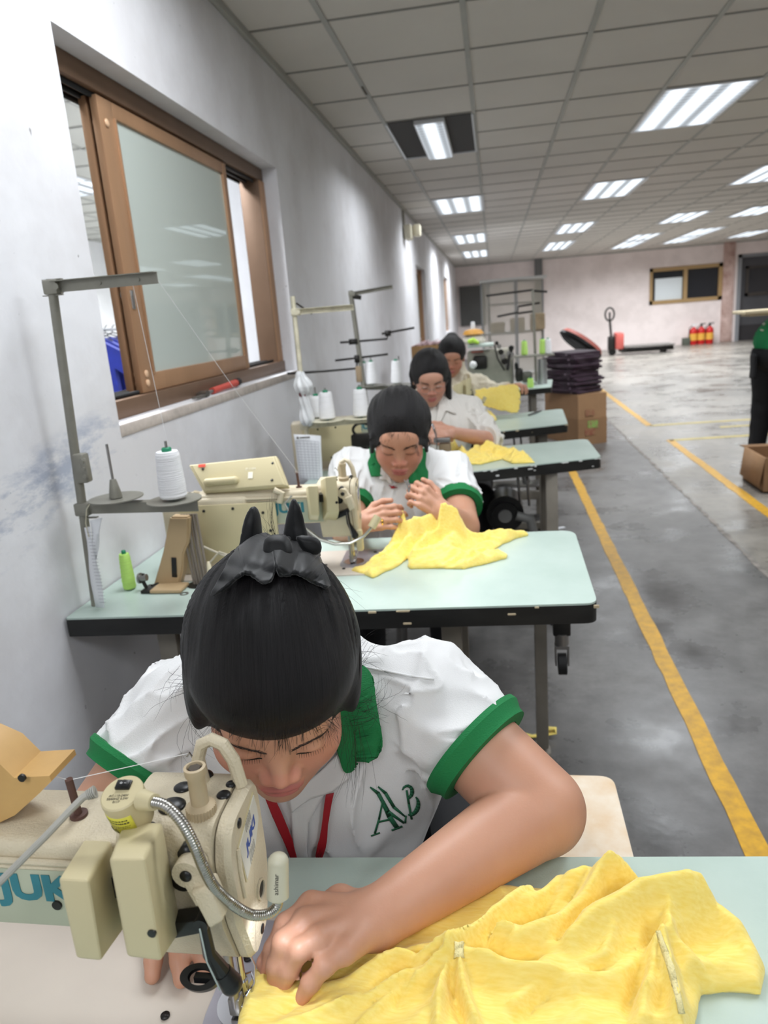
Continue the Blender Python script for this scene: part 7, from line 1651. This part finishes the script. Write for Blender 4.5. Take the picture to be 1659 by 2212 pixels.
B6(1022, 768, 1052, 800, 6.12, .1, .02).build('presser_housing', m_dk, t); B6(1018, 757, 1044, 763, 6.2, .04, .002).build('red_strip', mat('faded_red_strip', S(176, 110, 98), .6), t)
p = ony(1022, 788, 6.05); q_ = MB(); q_.sph(p, .03); q_.build('work_light', mat('bright_bulb', S(240, 240, 240), .3), t)
# shelf things: ochre cap with a white cone, neon cloth
p = ony(1023, 738, 6.2); t = thing('yarn_spool_holder', 'round ochre topped spool holder with a white cone, on the shelf of the overlock machine', 'spool holder', (p.x, 6.2, ony(1020, 742, 6.2).z))
MB().lathe([(.09, 0), (.10, .02), (.085, .05), (.06, .07)]).build('base', mat('speckled_white', S(206, 200, 186), .6, var=.4, vscale=40), t); MB().lathe([(.05, .07), (.088, .075), (.07, .105), (.03, .115)]).build('cap', mat('ochre_cap', S(206, 150, 62), .5), t); MB().lathe([(.020, .115), (.018, .16), (.013, .175)]).build('cone', m_thr, t)
p = ony(1026, 741, 6.12); mb = MB(); mb.tube([ony(1012, 738, 6.1), ony(1022, 735, 6.08), ony(1034, 741, 6.1)], [.016, .022, .01]); tag(mb.build('neon_cloth', mat('neon_green_cloth', S(196, 240, 92), .6)), 'neon green cloth scrap on the overlock shelf', 'cloth')
# motor block and cones on the right
t = thing('machine_head', 'dark oily small machine head at the aisle end of the small mint bench', 'machine head')
for (u0, v0, u1, v1, mm) in ((1114, 796, 1130, 826, m_dk), (1128, 803, 1150, 828, mat('oily_grey', S(92, 92, 84), .4, metal=.4)), (1112, 784, 1120, 800, m_black)): B6(u0, v0, u1, v1, 6.15, .12, .02).build('body', mm, t)
a = ony(1171, 776, 6.3); b_ = ony(1170, 832, 6.3); MB().cyl((a.x, 6.3, TOP), (a.x, 6.3, a.z), .040, .036).build('tube_post', mat('bright_tube', S(186, 188, 188), .3, metal=.6), t)
a, b_ = ony(1110, 769, 6.3), ony(1196, 775, 6.3); mb = MB(); mb.b2((a.x, 6.2, a.z-.012), (b_.x, 6.4, a.z)); sh5_ = mb.build('cone_shelf', m_stand, t)
for (u, v, hh, rb, mm, lb) in ((1133, 765, .115, .028, m_lime, 'lime thread cone left on the high cone shelf above the small bench'), (1172, 769, .12, .026, m_lime, 'lime thread cone beside the white one on the high cone shelf'), (1184, 769, .12, .030, m_thr, 'white thread cone at the right end of the high cone shelf')):
    p = ony(u, v, 6.3); cone_thread(lb, (p.x, 6.3, a.z+.001), h=hh, rb=rb, rt=rb*.8, thr=mm)
p = ony(1146, 832, 6.05); cone_thread('small lime thread cone on the small mint bench by the oily machine head', (p.x, 6.05, TOP+.001), h=.075, rb=.026, rt=.022, thr=m_lime)
p = ony(1183, 722, 6.3); t = tag(MB().lathe([(.008, 0), (.018, .03), (.016, .09), (.010, .11)], M=Matrix.Translation((p.x, 6.35, a.z))).build('brush_handle', mat('brown_red_handle', S(120, 60, 48), .5)), 'brown red tool handle standing behind the cones', 'tool')
# thread stand with arms in front of the shelf
t = thing('thread_stand', 'thin thread stand with long arms in front of the grey steel shelving', 'thread stand')
mb = MB(); pb_ = ony(1158, 800, 6.5); mb.cyl((pb_.x, 6.5, TOP), ony(1151, 626, 6.5), .012); mb.build('pole', m_stand, t)
for pts in (((1050, 639), (1152, 626)), ((1150, 628), (1182, 630)), ((1074, 684), (1118, 675), (1120, 662), (1166, 654)), ((1118, 677), (1155, 672))): MB().tube([ony(u, v, 6.5) for u, v in pts], .009, n=8).build('guide_rod', m_dk, t)
# carton with pinkish papers near the wall
t = thing('cardboard_box', 'cardboard box full of pinkish paper patterns by the left wall', 'cardboard box'); a, b_ = ony(893, 830, 6.6), ony(962, 744, 6.6)
MB().b2((a.x, 6.6, .62), (b_.x, 7.0, b_.z), bev=.004).build('carton', mat('ochre_cardboard', S(132, 102, 66), .85), t); MB().b2((a.x+.01, 6.62, .0), (b_.x-.01, 6.98, .62)).build('stand', m_legp, t)
rnd = random.Random(9)
for k in range(9):
    x = a.x+.03+(b_.x-a.x-.08)*k/9; MB().box((x+.02, 6.8, b_.z+.015), (.10, .26, .006), rot=Matrix.Rotation(rnd.uniform(-.5, -.1), 4, 'Y') @ Matrix.Rotation(rnd.uniform(-.2, .2), 4, 'Z')).build('paper_pattern', mat('pinkish_paper', S(206, 178, 184), .7), t)

# ---------------------------------------------------------------- steel shelving, pallet jack, extinguishers
ysx = 12.6
t = thing('shelving_rack', 'grey steel shelving rack wrapped in film by the far left corner', 'shelving')
m_rack = mat('grey_rack_steel', S(150, 152, 154), .45, metal=.3)
a, b_, c = ony(1040, 612, ysx), ony(1112, 603, ysx), ony(1172, 607, ysx)
zt_ = a.z; xs = [a.x, b_.x, c.x]; zt2 = b_.z
P0, P1_, P2_ = Vector((xs[0], ysx, 0)), Vector((xs[1], ysx-.25, 0)), Vector((xs[2], ysx+.25, 0)); back = [P0+Vector((.1, .55, 0)), P2_+Vector((-.05, .35, 0))]
for p in (P0, P1_, P2_, back[0]): MB().b2((p.x-.025, p.y-.025, 0), (p.x+.025, p.y+.025, zt2-.02)).build('upright', m_rack, t)
for zz in (.25, .95, 1.42, 1.78, zt2-.04):
    mb = MB(); mb.prism([(P0.x, P0.y), (P1_.x, P1_.y), (P2_.x, P2_.y), (P2_.x-.05, P2_.y+.35), (P0.x+.1, P0.y+.55)], zz, zz+.035); mb.build('shelf', m_rack, t)
film = bpy.data.materials.new('clear_film'); film.use_nodes = True; nt = film.node_tree; b = nt.nodes['Principled BSDF']; b.inputs['Base Color'].default_value = (*S(214, 208, 194), 1); b.inputs['Alpha'].default_value = .5; b.inputs['Roughness'].default_value = .25
mb = MB(); mb.strip([(P0.x, P0.y-.03, .2), (P1_.x, P1_.y-.03, .2), (P2_.x, P2_.y-.03, .2)], [(P0.x, P0.y-.03, zt2), (P1_.x, P1_.y-.03, zt2), (P2_.x, P2_.y-.03, zt2)]); mb.build('film_wrap', film, t)
mb = MB(); mb.b2((P0.x-.03, ysx-.3, zt2-.02), (P2_.x+.05, ysx+.55, zt2+.015)); mb.build('top_board', mat('white_board_top', S(222, 222, 220), .6), t)
for k in range(3): tag(MB().b2((xs[0]+.12+.33*k, ysx+.05, .985), (xs[0]+.36+.33*k, ysx+.25, 1.15+.05*k), bev=.02).build('bundle', mat('beige_bundle', S(190, 170, 140), .85, var=.2, vscale=8)), ['beige bundle left on the middle shelf of the steel rack', 'beige bundle in the middle of the steel rack', 'tallest beige bundle on the steel rack'][k], 'bundle')
# pallet jack
yj = 19.6; t = thing('pallet_jack', 'red pallet jack with a tall looped handle near the back wall', 'pallet jack')
z0_ = 0; h0 = ony(1322, 745, yj); h1 = ony(1317, 690, yj); lp = ony(1317, 679, yj)
m_redp = mat('faded_red_paint', S(196, 96, 88), .5); 
MB().tube([(h0.x, yj, .25), (h1.x, yj, h1.z)], .03, n=10).build('handle_bar', m_dk, t); MB().tube([Vector((lp.x+.11*math.cos(a), yj, lp.z+.16*math.sin(a))) for a in [2*PI*k/18 for k in range(18)]], .022, n=8, closed=True).build('handle_loop', m_dk, t); MB().tube([(lp.x, yj, lp.z-.16), (lp.x, yj, lp.z+.05)], .025, n=8).build('lever', m_dk, t)
MB().b2((h0.x-.10, yj-.12, .12), (h0.x+.08, yj+.12, .48), bev=.04).build('pump', m_dk, t); MB().b2((h0.x+.06, yj-.25, .14), (h0.x+.26, yj+.25, .56), bev=.05).build('battery_box', m_redp, t)
for s_ in (-.19, .19):
    MB().b2((h0.x+.2, yj+s_-.08, .06), (h0.x+1.45, yj+s_+.08, .14), bev=.01).build('fork', m_dk, t); MB().cyl((h0.x+1.25, yj+s_-.05, .04), (h0.x+1.25, yj+s_+.05, .04), .04).build('roller', m_black, t)
MB().cyl((h0.x, yj-.08, .09), (h0.x, yj+.08, .09), .09).build('steer_wheel', m_black, t)
t = thing('wooden_pallet', 'low dark platform lying on the pallet jack forks', 'pallet', (h0.x+.86, yj, .145)); 
for s_ in (-.26, 0, .26): MB().box((0, s_, .05), (1.2, .2, .03)).build('deck_board', mat('grey_weathered_wood', S(120, 116, 112), .8), t)
for s_ in (-.5, .5): MB().box((s_, 0, .017), (.12, .72, .034)).build('bearer', m_dk, t)
# fire extinguishers
m_redx = mat('extinguisher_red', S(196, 36, 34), .35); m_lab = mat('yellow_red_label', S(226, 170, 70), .5)
for i, (u, lb) in enumerate(((1497, 'leftmost red fire extinguisher with a white top by the back wall'), (1514, 'middle red fire extinguisher with a yellow label by the back wall'), (1532, 'rightmost red fire extinguisher by the back wall'))):
    p = ony(u, 740, 21.6); t = thing('fire_extinguisher', lb, 'fire extinguisher', (p.x, 21.6, 0)); MB().lathe([(.09, 0), (.10, .02), (.10, .36), (.085, .42), (.04, .46), (.035, .48)]).build('cylinder', m_redx, t); MB().lathe([(.1015, .12), (.1015, .30)], capb=False, capt=False).build('label', m_lab, t)
    mb = MB(); mb.box((0, 0, .51), (.05, .05, .05)); mb.box((.04, 0, .55), (.14, .03, .025)); mb.build('valve', m_black if i else m_white, t); MB().tube([(-.03, 0, .51), (-.11, -.02, .46), (-.12, -.02, .2)], .012).build('hose', m_black, t)
p = ony(1484, 740, 21.6); t = tag(MB().b2((p.x-.12, 21.5, 0), (p.x+.06, 21.7, .20), bev=.01).build('box', mat('dark_green_box', S(84, 88, 78), .7)), 'small dark box beside the fire extinguishers', 'box')
# wall unit near the ceiling on the left wall
t = thing('wall_speaker', 'pair of cream wall mounted emergency lamps near the ceiling on the left wall', 'wall lamp'); p = onx(886, 502, XW+.08)
MB().box((XW+.06, p.y, p.z), (.09, .24, .17), bev=.02).build('housing', mat('aged_cream_plastic', S(214, 208, 186), .5), t); MB().box((XW+.16, p.y+.06, p.z+.02), (.09, .14, .14), bev=.02).build('lamp_head', MATS['aged_cream_plastic'], t); MB().box((XW+.01, p.y, p.z+.1), (.02, .1, .35)).build('bracket', m_stand, t)
# work board carried by the standing person
t = thing('wooden_board', 'pale wooden board sticking out in front of the standing person', 'board'); a = ony(1604, 676, 5.9); MB().b2((a.x, 5.85, a.z-.012), (a.x+.55, 6.15, a.z+.012), bev=.004).build('board', mat('pale_plywood', S(206, 192, 162), .7), t); MB().b2((a.x+.05, 5.9, a.z-.03), (a.x+.3, 6.1, a.z-.012)).build('batten', MATS['pale_plywood'], t)

# ---------------------------------------------------------------- small repeated parts become parts of their own
def split_loose(o):
    me = o.data; n = len(me.vertices); par = list(range(n))
    def find(a):
        while par[a] != a: par[a] = par[par[a]]; a = par[a]
        return a
    for e in me.edges:
        a, b = find(e.vertices[0]), find(e.vertices[1])
        if a != b: par[a] = b
    groups = {}
    for f in me.polygons: groups.setdefault(find(f.vertices[0]), []).append(f)
    if not 1 < len(groups) <= 40: return
    for g in groups.values():
        ids = sorted({v for f in g for v in f.vertices}); mp = {v: i for i, v in enumerate(ids)}
        m2 = bpy.data.meshes.new(me.name); m2.from_pydata([me.vertices[v].co[:] for v in ids], [], [[mp[v] for v in f.vertices] for f in g])
        for m_ in me.materials: m2.materials.append(m_)
        m2.polygons.foreach_set('use_smooth', [f.use_smooth for f in g])
        c = o.copy(); c.data = m2; col.objects.link(c); c.parent = o.parent; c.matrix_parent_inverse = o.matrix_parent_inverse
    bpy.data.objects.remove(o)
SPLIT = ('screw', 'cover_screw', 'face_screw', 'plug_cap', 'screw_cap', 'lever_pin', 'guide_rod', 'bolt', 'rod', 'control_box', 'jamb_rib', 'window_track', 'panel_screw', 'core')
for o in list(bpy.data.objects):
    if o.type == 'MESH' and o.parent is not None and o.name.split('.')[0] in SPLIT and len(o.children) == 0: split_loose(o)
